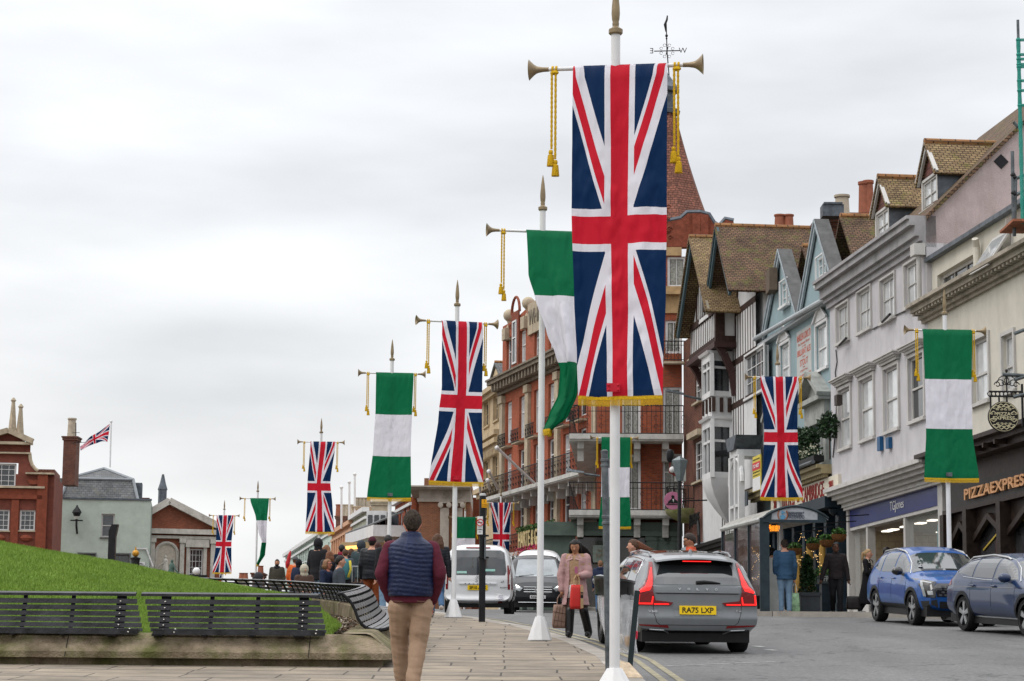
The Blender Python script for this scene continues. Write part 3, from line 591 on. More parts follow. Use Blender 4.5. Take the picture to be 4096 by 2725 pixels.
for f_ in(.955,.93,.69,.66):p=a.lerp(b,f_);m.lathe(p,[(.044,-.018),(.049,-.012),(.049,.012),(.044,.018)],14)
m.lathe(b,[(.043,-.03),(.045,.0),(.02,.012)],14);p=a.lerp(b,.94);m.box((p.x+.04,p.y-.02,p.z-.05),(p.x+.08,p.y+.02,p.z+.05));m.build('clamp',STEEL,t)
bp0=at('B',605,1430,26.3);t=thing('litter_bag_stand',bp0,'black street litter stand with dark leaning leg, at the kerb by the nearest pole','litter stand')
tp=at('B',735,232,26.3);m=MB();m.bar(bp0-Vector((0,0,.1)),tp,.062,.03,(0,1,0));m.build('leg',mat('dark_green_grey',(.02,.032,.036),.4),t)
m=MB();c0=at('B',400,215,26.5);c0.x-=.01;rx,ry=.385,.26
def hoop(o_,z):return[(c0.x+(rx+o_)*math.cos(k*math.pi/16),c0.y+(ry+o_)*math.sin(k*math.pi/16),c0.z+z-.03*math.cos(k*math.pi/16))for k in range(32)]
c0.x=(at('B',110,200,26.4).x+at('B',690,200,26.4).x)/2;rx=(at('B',690,200,26.4).x-at('B',110,200,26.4).x)/2
m.rings([hoop(0,-.09),hoop(.004,.08),hoop(.02,.10),hoop(.02,.125),hoop(-.01,.125),hoop(-.02,.08),hoop(-.02,-.09)],cap=False);m.build('rim',mat('black_plastic',(.012,.012,.013),.25,.1,8),t,True)
clear=mat('clear_plastic_bag',(.80,.82,.85),.22,.1,7,alpha=.35,bump=1,bscale=9,spec=.9)
m=MB();rg=[]
for i,(s,z)in enumerate([(.96,-.05),(.95,-.2),(.88,-.38),(.8,-.52),(.68,-.64),(.45,-.70),(.1,-.715)]):
 rg.append([(c0.x+.03+.25*(1-s)+rx*s*math.cos(k*math.pi/16)*(1+.10*math.sin(k*1.7+i)),c0.y+ry*s*math.sin(k*math.pi/16)*(1+.10*math.sin(k*2.3+i*2)),c0.z+z-.02+.01*math.sin(k*3))for k in range(32)])
m.rings(rg,cap=False);b_=tag(m.build('clear_bag',clear,None,2),'clear plastic litter bag hanging from the black stand','litter bag')
for(x,z,s,col,nm,lb)in((.16,-.57,.06,(.55,.33,.14),'food_wrapper','brown food wrapper inside the clear litter bag'),(.24,-.50,.05,(.6,.03,.06),'drink_can','red drink can inside the clear litter bag'),(.06,-.55,.06,(.75,.72,.62),'paper_cup','white paper cup inside the clear litter bag')):
 m=MB();m.lathe((c0.x+x,c0.y-.02,c0.z+z-.03),[(s*.5,-s*.9),(s*.62,-s*.7),(s*.7,.0),(s*.72,s*.9),(s*.6,s)],10);tag(m.build(nm,mat(nm,col,.5),None,True),lb,nm.split('_')[1])
m=MB();q=at('B',600,1500,25.7);q.z=g(25.7);m.hexa([(q.x-.09,q.y-.15,q.z),(q.x+.16,q.y-.15,q.z),(q.x+.18,q.y+.2,q.z),(q.x-.12,q.y+.2,q.z),(q.x-.10,q.y-.12,q.z+.04),(q.x+.10,q.y-.12,q.z+.03),(q.x+.02,q.y+.18,q.z+.17),(q.x-.12,q.y+.18,q.z+.2)])
tag(m.build('timber_block',mat('raw_timber',(.48,.38,.27),.8,.2,12)),'pale timber wedge lying at the foot of the nearest banner pole','timber block')
X0,Y0=at('L4',1003,1112,46.5).x,46.5;z0=g(Y0);t=thing('sign_post',(X0,Y0,z0),'slim black sign post in front of the white van','sign post')
zt=at('L4',1000,160,46.5).z;m=MB();m.tube([(X0,Y0,z0-.1),(X0-.01,Y0,zt)],.068,14);m.build('post',BLACK,t,True)
m=MB();m.lathe((X0-.01,Y0,zt),[(.07,0),(.07,.03),(.05,.05)],14);m.build('cap',mat('pale_cap',(.4,.4,.4),.5),t)
def plate(nm,c,x0,y0,x1,y1,Y,m_,par,th=.012):
 a=at(c,x0,y0,Y);b=at(c,x1,y1,Y);q=MB();q.box((a.x,Y,b.z),(b.x,Y+th,a.z));return q.build(nm,m_,par),(a.x,b.x,b.z,a.z)
OR=mat('amber_sign',(.72,.33,.01),.4,.04);PL=mat('sign_white',(.68,.68,.68),.4,.04);BK_=mat('ink_black',(.012,.012,.012),.5);RD=mat('sign_red',(.55,.02,.03),.4,.04)
s1,r_=plate('notice','L4',1001,186,1040,249,46.42,OR,t)
flat=lambda Y:(lambda x,y,d:(x,Y-d,y))
def ftext(body,par,r,Y,y0,y1,w=.86,mt=None,bold=False):
 x0,x1,z0_,z1_=r;cx=(x0+x1)/2;H=z1_-z0_
 return text(body,'lettering',mt or BK_,par,lambda x,y,d:(cx+x,Y-.003-d,z0_+H*y0+y),w=(x1-x0)*w,h=H*(y1-y0),depth=.002,bold=bold)
ftext('No stopping',s1,r_,46.42,.3,.42);ftext('at any time',s1,r_,46.42,.1,.22);ftext('!',s1,r_,46.42,.6,.9,w=.12,bold=True)
s2,r_=plate('no_smoking_notice','L4',968,315,1008,452,46.40,PL,t)
cx,cz,rr=(r_[0]+r_[1])/2,r_[2]+(r_[3]-r_[2])*.66,.075
m=MB();m.lathe((cx,46.395,cz),[(rr,-.002),(rr,.004),(rr-.014,.004),(rr-.014,-.002)],24,axis=(0,-1,0),cap=False);m.bar((cx-.05,46.39,cz+.05),(cx+.05,46.39,cz-.05),.012,.004,(0,1,0));m.build('roundel',RD,s2)
m=MB();m.bar((cx-.045,46.394,cz),(cx+.045,46.394,cz),.002,.014);m.build('cigarette_mark',BK_,s2)
for a_,b_,w_,tx in((.40,.43,.8,'It is against the law'),(.35,.38,.8,'to smoke in these'),(.24,.30,.85,'NO SMOKING'),(.10,.17,.5,'O O O')):ftext(tx,s2,r_,46.40,a_,b_,w_,bold=tx.isupper())
m=MB();a=at('L4',1022,480,46.5);b=at('L4',1038,642,46.5);m.box((a.x,46.3,b.z),(a.x+.03,46.75,a.z));m.build('side_sign',STEEL,t)
m=MB()
for yy_ in(462,628):q=at('L4',1010,yy_,46.5);m.box((X0-.085,46.42,q.z-.015),(q.x+.12,46.58,q.z+.015))
m.build('bracket',IRON,t)
# ================================================================ vehicles
TYRE=mat('tyre_rubber',(.014,.014,.015),.85,.2,20);RIMD=mat('alloy_silver',(.42,.43,.44),.3,.1,9,metal=.8);RIMB=mat('alloy_black',(.02,.02,.022),.35,.1,9,metal=.3)
PLBLK=mat('black_trim',(.012,.012,.013),.42,.15,9);GLOSSB=mat('gloss_black',(.008,.008,.009),.08,.1,9,coat=.6);CHROME=mat('bright_trim',(.6,.61,.62),.15,.05,9,metal=.95)
CARGL=mat('car_glass',(.025,.03,.033),.04,.3,1.4,spec=1.0,coat=.5);REDL=mat('rear_lamp_red',(.17,.004,.006),.2,.1,9,coat=.3);REDE=mat('rear_lamp_glow',(1,.012,.01),.3,0,5,emit=1.15)
HEADL=mat('headlamp_lens',(.35,.37,.38),.08,.2,20,coat=1,metal=.3);HEADE=mat('daylight_lamp_glow',(1,.97,.85),.3,0,5,emit=3.5);YPL=mat('plate_yellow',(.78,.52,.01),.35,.03);WPL=mat('plate_white',(.7,.7,.7),.35,.03)
def paint(nm,c,rough=.25,flake=.06):return mat(nm,c,.38,flake,3,coat=.7,spec=.25)
def it(x,tab):return float(np.interp(x,[a for a,_ in tab],[b for _,b in tab]))
class Car:
 0
 def __init__(s,name,label,X,Y,yaw,L,W,top,rear,front,mat_,tumble,zb=.2,belt=.95,plan=((-1,.93),(-.82,.985),(-.5,1),(.5,1),(.8,.96),(1,.80)),roofcrown=.06,rexp=5,cat='car',group=None,dz=0,pitch=True,endround=.12,wheels=()):
  s.t=thing(name,(0,0,0),label,cat,group);s.L,s.W=L,W
  z0=g(Y)-.05+dz;M=Matrix.Translation((X,Y,z0))@Matrix.Rotation(yaw,4,'Z');hd=Vector((math.cos(yaw),math.sin(yaw)));sl=(g(Y+1)-g(Y-1))/2
  s.M=M@Matrix.Rotation(-math.atan(sl*hd.y),4,'Y')if pitch else M
  s.X0=Vector((X,Y,z0));xr,xf=-L/2,L/2
  na,nb,nc=90,15,26
  zt=lambda x:it(x,top);TB=lambda z:it(z,tumble)
  def S(a,b,c):
   x=a*L/2;ztop=zt(x);zbo=zb+.10*max(0,abs(a)-.88)/.12
   bb,cc=b,c;r_=max(abs(bb),abs(cc),1e-6);ex=rexp;nrm=(abs(bb)**ex+abs(cc)**ex)**(1/ex);
   k=r_/nrm if nrm>0 else 1;bb*=k;cc*=k
   z=zbo+(ztop-zbo)*(cc+1)/2
   hw=W/2*it(a,plan)*TB(z);y=bb*hw;z+=roofcrown*(1-(bb)**2)*max(0,cc)**3-roofcrown*.0
   e=max(0,-a-.55)/.45;x+=it(z,rear)*e**2*1.0 if e>0 else 0
   e=max(0,a-.55)/.45;x+=-it(z,front)*e**2 if e>0 else 0
   yn=abs(y)/(W/2);q=endround*max(0,abs(a)-.6)/.4*yn**3.0;x+=q if a<0 else-q
   return(x,y,z)
  mb=MB();A=np.concatenate([np.linspace(-1,-.8,22)[:-1],np.linspace(-.8,.8,na-42)[:-1],np.linspace(.8,1,22)])
  ring=[(b,-1)for b in np.linspace(-1,1,nb)[:-1]]+[(1,c)for c in np.linspace(-1,1,nc)[:-1]]+[(b,1)for b in np.linspace(1,-1,nb)[:-1]]+[(-1,c)for c in np.linspace(1,-1,nc)[:-1]]
  R_=[[S(a,b,c)for b,c in ring]for a in A];mb.rings(R_,cap=False)
  for a in(-1,1):mb.grid(lambda u,v:S(a,-1+2*u,-1+2*v),16,24)
  s.bvh=BVHTree.FromPolygons([Vector(v)for v in mb.v],mb.f)
  if wheels:
   def inside(f):
    c_=sum((Vector(mb.v[i])for i in f),Vector())/len(f);return abs(c_.y)>W*.30 and any((c_.x-wx)**2+(c_.z-wr_)**2<(wr_+.045)**2 for wx,wr_ in wheels)
   keep=[not inside(f)for f in mb.f];mb.f=[f for f,k_ in zip(mb.f,keep)if k_];mb.m=[q for q,k_ in zip(mb.m,keep)if k_]
  mb.v=[tuple(s.M@Vector(v))for v in mb.v]
  s.body=mb.build('body',mat_,s.t,2);s.paint=mat_
 def proj(s,view,a,b,off):
  if view=='rear':o,d=Vector((-9,a,b)),Vector((1,0,0))
  elif view=='front':o,d=Vector((9,a,b)),Vector((-1,0,0))
  elif view=='left':o,d=Vector((a,9,b)),Vector((0,-1,0))
  elif view=='right':o,d=Vector((a,-9,b)),Vector((0,1,0))
  else:o,d=Vector((a,b,9)),Vector((0,0,-1))
  h=s.bvh.ray_cast(o,d)
  if h[0]is None:
   h=s.bvh.find_nearest(o+d*(9-s.W/2 if view in('left','right')else 9-s.L/2));
   p=h[0];return p-d*off
  return h[0]-d*off
 def decal(s,name,pts,view,m,off=.006,par=None,cell=.05,smooth=2,th=0):
  bm=bmesh.new();f=bm.faces.new([bm.verts.new((a,b,0))for a,b in pts]);bm.normal_update()
  for ax in(0,1):
   lo,hi=min(p[ax]for p in pts),max(p[ax]for p in pts);k=int((hi-lo)/cell)
   for i in range(1,k+1):
    co=[0,0,0];co[ax]=lo+(hi-lo)*i/(k+1);no=[0,0,0];no[ax]=1;bmesh.ops.bisect_plane(bm,geom=bm.verts[:]+bm.edges[:]+bm.faces[:],plane_co=co,plane_no=no)
  bmesh.ops.triangulate(bm,faces=bm.faces[:]);bm.verts.ensure_lookup_table();bd=[v.is_boundary for v in bm.verts]
  vs=[s.M@s.proj(view,v.co.x,v.co.y,off)for v in bm.verts];fs=[tuple(v.index for v in f.verts)for f in bm.faces]
  mb=MB();n=len(vs);vin=[s.M@s.proj(view,v.co.x,v.co.y,-.004)for v in bm.verts if True]
  mb.add(vs+vin,fs+[(e.verts[0].index,e.verts[1].index,e.verts[1].index+n,e.verts[0].index+n)for e in bm.edges if e.is_boundary]);bm.free()
  return mb.build(name,m,par or s.t,False)
 def letters(s,body,view,ca,cb,w,h,m,name='lettering',par=None,bold=False,off=.012,depth=.006):
  sg={'rear':-1,'front':1,'left':-1,'right':1}[view]
  return text(body,name,m,par or s.t,lambda x,y,d:s.M@s.proj(view,ca+sg*x,cb+y,off+d),w=w,h=h,depth=depth,bold=bold)
 def wheel(s,x,side,r=.34,w=.22,inset=.02,spokes=5,rim=RIMD,rim2=RIMB,steer=0,arch=True,rr=.70):
  y=side*(s.W/2*.985-inset);M=s.M@Matrix.Translation((x,y-side*w/2,r))@Matrix.Rotation(R(steer),4,'Z');tw=lambda m_:setattr(m_,'v',[tuple(M@Vector(v))for v in m_.v])or m_
  m=MB();h=w/2;m.lathe((0,0,0),[(r*rr,-h*.95),(r*.93,-h),(r*.985,-h*.8),(r,-h*.4),(r,h*.4),(r*.985,h*.8),(r*.93,h),(r*rr,h*.95)],36,axis=(0,side,0),cap=False);wh=tw(m).build('wheel',TYRE,s.t,True)
  m=MB();m.lathe((0,0,0),[(r*rr,h*.3),(r*(rr+.02),h*.96),(r*(rr-.04),h*.98),(r*(rr-.06),h*.2),(r*.1,h*.15)],36,axis=(0,side,0));tw(m).build('rim',rim2,wh,True)
  m=MB();R0=r*(rr-.03)
  for k in range(spokes):
   a=2*math.pi*k/spokes+.3;da=math.pi/spokes*.62
   p=[(math.cos(a-da*1.9)*r*.14,math.sin(a-da*1.9)*r*.14),(math.cos(a-da*.55)*R0,math.sin(a-da*.55)*R0),(math.cos(a+da*.55)*R0,math.sin(a+da*.55)*R0),(math.cos(a+da*1.9)*r*.14,math.sin(a+da*1.9)*r*.14)]
   m.poly([(q[0],side*h*.55,q[1])for q in p],[(q[0],side*h*.86,q[1])for q in p])
  m.lathe((0,0,0),[(r*.17,h*.5),(r*.17,h*.9),(r*.05,h*.94)],12,axis=(0,side,0));tw(m).build('spokes',rim,wh)
  if arch:
   ro,ri=r+.095,r+.022;lo_,hi_=R(-8),R(188);pts=[(x+ro*math.cos(t),r+ro*math.sin(t))for t in np.linspace(lo_,hi_,26)]+[(x+ri*math.cos(t),r+ri*math.sin(t))for t in np.linspace(hi_,lo_,26)]
   s.decal('wheel_arch',pts,'left' if side>0 else 'right',arch if arch is not True else PLBLK,.007,cell=.08)
  return wh
 def mirror(s,x,z,side,m=None):
  c=s.M@Vector((x,side*(s.W/2+.06),z));mb=MB();mb.ball((0,0,0),.13,12,.75,1.0,.72);mb.v=[tuple(s.M@(Vector((x,side*(s.W/2+.09),z))+Vector(v)))for v in mb.v];mb.bar(s.M@Vector((x+.02,side*(s.W/2-.12),z-.1)),s.M@Vector((x,side*(s.W/2+.05),z-.04)),.06)
  return mb.build('door_mirror',m or s.paint,s.t,True)
 def rail(s,pts,m,r=.016):
  for sd in(-1,1):
   mb=MB();mb.tube([s.M@(s.proj('top',a,sd*b,0)+Vector((0,0,c)))for a,b,c in pts],r,8);mb.build('roof_rail',m,s.t,True)
 def under(s,z0=.17,z1=.34,k=.86):
  mb=MB();mb.box((-s.L/2*.93,-s.W/2*k,z0),(s.L/2*.93,s.W/2*k,z1));mb.box((-s.L/2*.9,-s.W/2*.66,z1-.02),(s.L/2*.86,s.W/2*.66,.74));mb.v=[tuple(s.M@Vector(v))for v in mb.v];mb.build('underbody',PLBLK,s.t)
def sym(pts):return[(-a,b)for a,b in pts][::-1]
GREY=paint('estate_grey_paint',(.155,.165,.175),.22)
a=at('L6',528,1150,33.3);b=at('L6',1588,1100,33.1);hx,hy=-.10,.995;yaw=math.atan2(hy,hx)
rc=Vector(((a.x+b.x)/2,33.1));cc=rc+Vector((hx,hy))*2.38
top=[(-2.38,.97),(-2.30,1.10),(-2.05,1.345),(-1.95,1.405),(-1.6,1.44),(-.9,1.475),(-.3,1.478),(.2,1.43),(.95,1.03),(1.1,.985),(1.8,.90),(2.2,.80),(2.38,.66)]
c=Car('estate_car','grey estate car with red brake lights on, driving away by the kerb',cc.x,cc.y,yaw,4.76,1.85,top,[(.2,.12),(.40,.03),(.52,.0),(.62,.03),(.9,.03),(1.0,.05),(1.4,.05)],[(.2,.1),(.5,0),(.7,.05),(1,.1)],GREY,[(.2,.95),(.4,1.0),(.7,1.0),(.92,.975),(1.0,.94),(1.2,.86),(1.35,.79),(1.5,.74)],zb=.24,roofcrown=.03,rexp=7,cat='car',endround=.07,plan=((-1,.965),(-.82,.995),(-.5,1),(.5,1),(.8,.96),(1,.80)),wheels=[(1.45,.345),(-1.42,.345)])
c.under()
for x,sd in((1.45,1),(1.45,-1),(-1.42,1),(-1.42,-1)):c.wheel(x,sd,.345,.235,.015,5,RIMD,RIMB,arch=GREY)
c.decal('rear_window',[(-.66,1.005),(.66,1.005),(.60,1.10),(.515,1.31),(.44,1.335),(-.44,1.335),(-.515,1.31),(-.60,1.10)],'rear',CARGL,.006,cell=.06)
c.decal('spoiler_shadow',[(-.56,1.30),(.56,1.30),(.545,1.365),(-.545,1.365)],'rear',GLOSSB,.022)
mb=MB();mb.rings([[s_*1 for s_ in(c.M@Vector((x,y,z)))]for x,z in()]or[[tuple(c.M@Vector((x-.0*abs(y),y,z-.05*(abs(y)/.6)**2)))for(x,z)in((-2.24,1.375),(-2.22,1.40),(-1.95,1.44),(-1.95,1.40))]for y in np.linspace(-.6,.6,13)]);mb.build('spoiler',GREY,c.t,True)
mb=MB();mb.box((-2.262,-.21,1.338),(-2.25,.21,1.350));mb.v=[tuple(c.M@Vector(v))for v in mb.v];mb.build('high_brake_light',REDE,c.t)
for sd in(-1,1):
 q=[(.62,1.33),(.665,1.33),(.72,1.12),(.79,.99),(.90,.90),(.915,.70),(.40,.70),(.36,.745),(.62,.775),(.655,.90),(.65,1.0),(.63,1.12)]
 q=[(sd*a_,b_)for a_,b_ in q];q=q if sd>0 else q[::-1]
 lp=c.decal('rear_lamp',q,'rear',REDL,.012,cell=.04)
 for gl in([(.645,1.25),(.655,1.25),(.71,1.08),(.76,.98),(.85,.91),(.84,.885),(.70,.92),(.665,1.0)],[(.66,.715),(.88,.715),(.87,.86),(.845,.86),(.855,.735),(.68,.735),(.665,.83),(.65,.83)],[(.42,.712),(.64,.712),(.64,.727),(.43,.727)]):
  gl=[(sd*a_,b_)for a_,b_ in gl];c.decal('lamp_glow',gl if sd>0 else gl[::-1],'rear',REDE,.017,lp,cell=.04)
c.decal('tailgate_ledge',[(-.63,.885),(.63,.885),(.60,.995),(.2,1.003),(-.2,1.003),(-.60,.995)],'rear',GREY,.014)
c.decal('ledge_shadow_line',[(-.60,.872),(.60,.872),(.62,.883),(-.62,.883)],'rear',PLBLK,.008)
gp_=c.decal('number_plate',[(-.27,.575),(.27,.575),(.27,.70),(-.27,.70)],'rear',YPL,.022,cell=.2)
c.letters('RA75 LXP','rear',0,.598,.46,.08,BK_,par=gp_,bold=True,off=.027,depth=.003)
c.decal('plate_recess_panel',[(-.34,.545),(.34,.545),(.38,.75),(-.38,.75)],'rear',GREY,.003)  # panel behind the number plate, in the same paint as the body
for i,ch in enumerate('VOLVO'):c.letters(ch,'rear',-(-.27+i*.135)*-1 if False else .27-i*.135,.925,.04,.032,CHROME,off=.02,bold=True)
c.letters('V60','rear',.66,.60,.13,.035,CHROME,off=.012);c.letters('T8','rear',-.60,.62,.09,.03,CHROME,off=.012)
seam=[(-.655,.86),(-.645,.60),(-.60,.46),(-.55,.42),(.55,.42),(.60,.46),(.645,.60),(.655,.86)]
mb=MB();mb.tube([c.M@c.proj('rear',a_,b_,.001)for a_,b_ in[(x0+(x1-x0)*t_,z0+(z1-z0)*t_)for(x0,z0),(x1,z1)in zip(seam,seam[1:])for t_ in np.linspace(0,1,9)]],.004,5);mb.build('tailgate_seam',PLBLK,c.t)
for sd in(-1,1):
 q=[(sd*.36,.325),(sd*.84,.365),(sd*.80,.335)]if False else[(sd*.42,.375),(sd*.84,.405),(sd*.86,.425),(sd*.44,.415)]
 c.decal('rear_reflector',q if sd>0 else q[::-1],'rear',REDL,.008)
c.decal('bumper_insert',[(-.74,.20),(.74,.20),(.79,.255),(.72,.31),(-.72,.31),(-.79,.255)],'rear',GLOSSB,.012)
mb=MB();mb.tube([c.M@c.proj('rear',a_,b_,.02)for a_,b_ in[(-.72,.225),(-.5,.235),(-.3,.245),(-.2,.285),(0,.29),(.2,.285),(.3,.245),(.5,.235),(.72,.225)]],.010,6);mb.build('bumper_strip',mat('dull_trim',(.3,.31,.32),.35,metal=.6),c.t)
mb=MB();mb.tube([c.M@c.proj('rear',a_,b_,.02)for a_,b_ in[(.02,1.035),(-.10,1.045),(-.22,1.04),(-.34,1.03)]],[.026,.024,.018,.006],8);mb.build('rear_wiper',PLBLK,c.t,True)
for vw,sd in(('left',1),('right',-1)):
 c.decal('rear_quarter_window',[(-1.88,1.05),(-1.15,1.01),(-1.17,1.33),(-1.62,1.34),(-1.80,1.25)],vw,CARGL,.006)
 c.decal('door_window',[(-1.08,1.00),(-.22,.985),(-.25,1.37),(-1.08,1.34)],vw,CARGL,.006);c.decal('door_window',[(-.15,.985),(.72,.985),(.45,1.18),(.1,1.36),(-.16,1.37)],vw,CARGL,.006)
 mb=MB();o_=[(-1.93,1.045),(-1.15,1.0),(-.2,.975),(.8,.97),(.45,1.2),(.1,1.385),(-.6,1.405),(-1.2,1.385),(-1.68,1.355),(-1.86,1.26),(-1.93,1.045)]
 mb.tube([c.M@c.proj(vw,x0+(x1-x0)*t_,z0+(z1-z0)*t_,.006)for(x0,z0),(x1,z1)in zip(o_,o_[1:])for t_ in(0,.5)],.010,6);mb.build('window_trim',CHROME,c.t,True)
 mb=MB();mb.tube([c.M@c.proj(vw,x_,.30,.012)for x_ in np.linspace(-1.0,1.05,8)],.03,6);mb.build('sill',PLBLK,c.t)
 c.mirror(.62,1.02,sd,None)
c.rail([(-1.75,.60,.0),(-1.6,.60,.05),(-.8,.615,.06),(.0,.62,.05),(.3,.60,.0)],GLOSSB,.018)
mb=MB();p_=c.proj('top',-1.72,0,0);mb.rings([[tuple(c.M@(p_+Vector((x,y*w_,z))))for x,y in((-.07,0),(-.03,.03),(.06,.02),(.06,-.02),(-.03,-.03))]for z,w_ in((-.01,1.2),(.03,.8),(.065,.25))]);mb.build('roof_aerial',GREY,c.t,True)
c.decal('glass_roof',[(-1.5,-.48),(.1,-.5),(.1,.5),(-1.5,.48)],'top',CARGL,.004,cell=.1)
VOL=c
def sidewin(c,polys,vw):
 for nm,p in polys:c.decal(nm,p,vw,CARGL,.006)
KB=paint('bright_blue_paint',(.003,.060,.24),.18)
fw,rw=at('R6',765,1300,48.4),at('R6',462,1280,50.9);hd=Vector((fw.x-rw.x,48.4-50.9)).normalized();yaw=math.atan2(hd.y,hd.x)
nrm=Vector((-hd.y,hd.x));mid=Vector((fw.x+rw.x,48.4+50.9))/2+nrm*.90
top=[(-2.25,1.0),(-2.1,1.22),(-1.9,1.42),(-1.6,1.56),(-.9,1.645),(-.2,1.65),(.35,1.56),(1.0,1.13),(1.15,1.08),(1.9,1.02),(2.15,.95),(2.25,.80)]
c=Car('suv_car','bright blue parked car with black wheels and grille',mid.x,mid.y,yaw,4.5,1.87,top,[(.2,.12),(.5,0),(.9,0),(1.3,.04)],[(.2,.12),(.4,.03),(.6,.0),(.95,.02),(1.1,.1)],KB,[(.2,.95),(.5,1.0),(.8,1.0),(1.02,.965),(1.08,.94),(1.3,.86),(1.55,.77),(1.7,.74)],zb=.27,roofcrown=.03,rexp=6,endround=.16,cat='car',wheels=[(1.34,.36),(-1.34,.36)])
c.under(.2,.4)
for x,sd in((1.34,1),(1.34,-1),(-1.34,1),(-1.34,-1)):c.wheel(x,sd,.36,.235,.01,5,RIMD,GLOSSB,rr=.74)
for vw,sd in(('right',-1),('left',1)):
 sidewin(c,[('door_window',[(-.02,1.12),(.92,1.12),(.66,1.3),(.34,1.46),(-.02,1.54)]),('door_window',[(-.98,1.12),(-.10,1.12),(-.10,1.545),(-.98,1.52)]),('quarter_window',[(-1.55,1.20),(-1.06,1.12),(-1.06,1.51),(-1.38,1.46)])],vw)
 mb=MB();o_=[(.98,1.09),(.68,1.31),(.34,1.5),(-.1,1.58),(-.9,1.57),(-1.35,1.51),(-1.65,1.22)];mb.tube([c.M@c.proj(vw,a_,b_,.008)for a_,b_ in o_],.011,6);mb.build('window_trim',CHROME,c.t,True)
 c.decal('side_cladding',[(-.95,.30),(.95,.30),(.95,.44),(-.95,.44)],vw,PLBLK,.01);c.mirror(.72,1.14,sd,GLOSSB)
 for xh in(.08,-.88):mb=MB();mb.tube([c.M@c.proj(vw,xh+d_,.985,.02)for d_ in(-.09,0,.09)],.016,6);mb.build('door_handle',KB,c.t,True)
 for xs_ in(-.06,.98,-1.0):
  mb=MB();mb.tube([c.M@c.proj(vw,xs_-.0*z_,z_,.0005)for z_ in np.linspace(.46,1.08,8)],.004,5);mb.build('door_seam',PLBLK,c.t)
c.decal('windscreen',[(.42,-.66),(.42,.66),(.72,.73),(1.0,.77),(1.0,-.77),(.72,-.73)],'top',CARGL,.008,cell=.07)
c.decal('grille',[(-.62,.62),(.62,.62),(.66,.84),(.60,.90),(-.60,.90),(-.66,.84)],'front',GLOSSB,.012)
mb=MB()
for j in range(4):
 for i in range(-5,6):
  x0=i*.11+(.055 if j%2 else 0);z0=.655+j*.06;q=[(x0-.042,z0),(x0-.02,z0+.022),(x0+.02,z0+.022),(x0+.042,z0),(x0+.02,z0-.022),(x0-.02,z0-.022)]
  mb.poly([c.M@c.proj('front',a_,b_,.012)for a_,b_ in q],[c.M@c.proj('front',a_,b_,.02)for a_,b_ in q])
mb.build('grille_mesh',mat('grille_grey',(.05,.05,.055),.4),c.t)
for sd in(-1,1):
 q=[(.64,.60),(.80,.60),(.88,.86),(.86,1.0),(.60,.93),(.66,.86)];q=[(sd*a_,b_)for a_,b_ in q];hl=c.decal('headlight',q if sd>0 else q[::-1],'front',GLOSSB,.016,cell=.04)
 q=[(.80,.62),(.83,.62),(.86,.85),(.84,.96),(.70,.92),(.71,.90),(.82,.93),(.83,.85)];q=[(sd*a_,b_)for a_,b_ in q];c.decal('lamp_strip',q if sd>0 else q[::-1],'front',HEADL,.022,hl,cell=.04)
 q=[(sd*.70,.66),(sd*.78,.66),(sd*.79,.74),(sd*.71,.74)];c.decal('lamp_lens',q if sd>0 else q[::-1],'front',HEADL,.024,hl)
 q=[(.58,.36),(.82,.38),(.86,.52),(.62,.56)];q=[(sd*a_,b_)for a_,b_ in q];c.decal('fog_lamp_surround',q if sd>0 else q[::-1],'front',GLOSSB,.014)
c.decal('lower_grille',[(-.56,.33),(.56,.33),(.56,.52),(-.56,.52)],'front',PLBLK,.012);c.decal('bumper_lip',[(-.8,.27),(.8,.27),(.84,.32),(-.84,.32)],'front',KB,.02)
c.rail([(-1.6,.62,.0),(-1.4,.64,.05),(-.5,.65,.06),(.1,.65,.04),(.25,.64,.0)],mat('silver_rail',(.5,.5,.5),.3,metal=.7),.02)
mb=MB();mb.ball(c.M@(c.proj('top',.85,-.55,.0)),.06,10,1,1,.15);mb.build('tax_disc',PL,c.t)
VB=paint('slate_blue_paint',(.008,.024,.075),.2)
fw,rw=at('R6',1755,1372,42.0),at('R6',1235,1335,44.6);hd=Vector((fw.x-rw.x,42.0-44.6)).normalized();yaw=math.atan2(hd.y,hd.x);nrm=Vector((-hd.y,hd.x));mid=Vector((rw.x,44.6))+hd*1.42+nrm*.90
top=[(-2.42,.95),(-2.3,1.12),(-2.05,1.30),(-1.6,1.43),(-.9,1.5),(-.1,1.51),(.4,1.43),(1.1,1.05),(1.25,1.0),(2.0,.9),(2.3,.8),(2.42,.66)]
c=Car('estate_car','slate blue parked car cut off by the right edge of the photo',mid.x,mid.y,yaw,4.84,1.86,top,[(.2,.1),(.5,0),(.8,0),(1.2,.06)],[(.2,.1),(.5,0),(.9,.08)],VB,[(.2,.95),(.5,1.0),(.8,1.0),(.98,.96),(1.04,.93),(1.25,.85),(1.45,.76),(1.6,.73)],zb=.23,roofcrown=.03,rexp=6,endround=.16,wheels=[(1.42,.345),(-1.42,.345)])
c.under()
for x,sd in((1.42,1),(1.42,-1),(-1.42,1),(-1.42,-1)):c.wheel(x,sd,.345,.235,.01,5,RIMD,RIMB,rr=.74,arch=mat('arch_dark',(.012,.013,.016),.5))
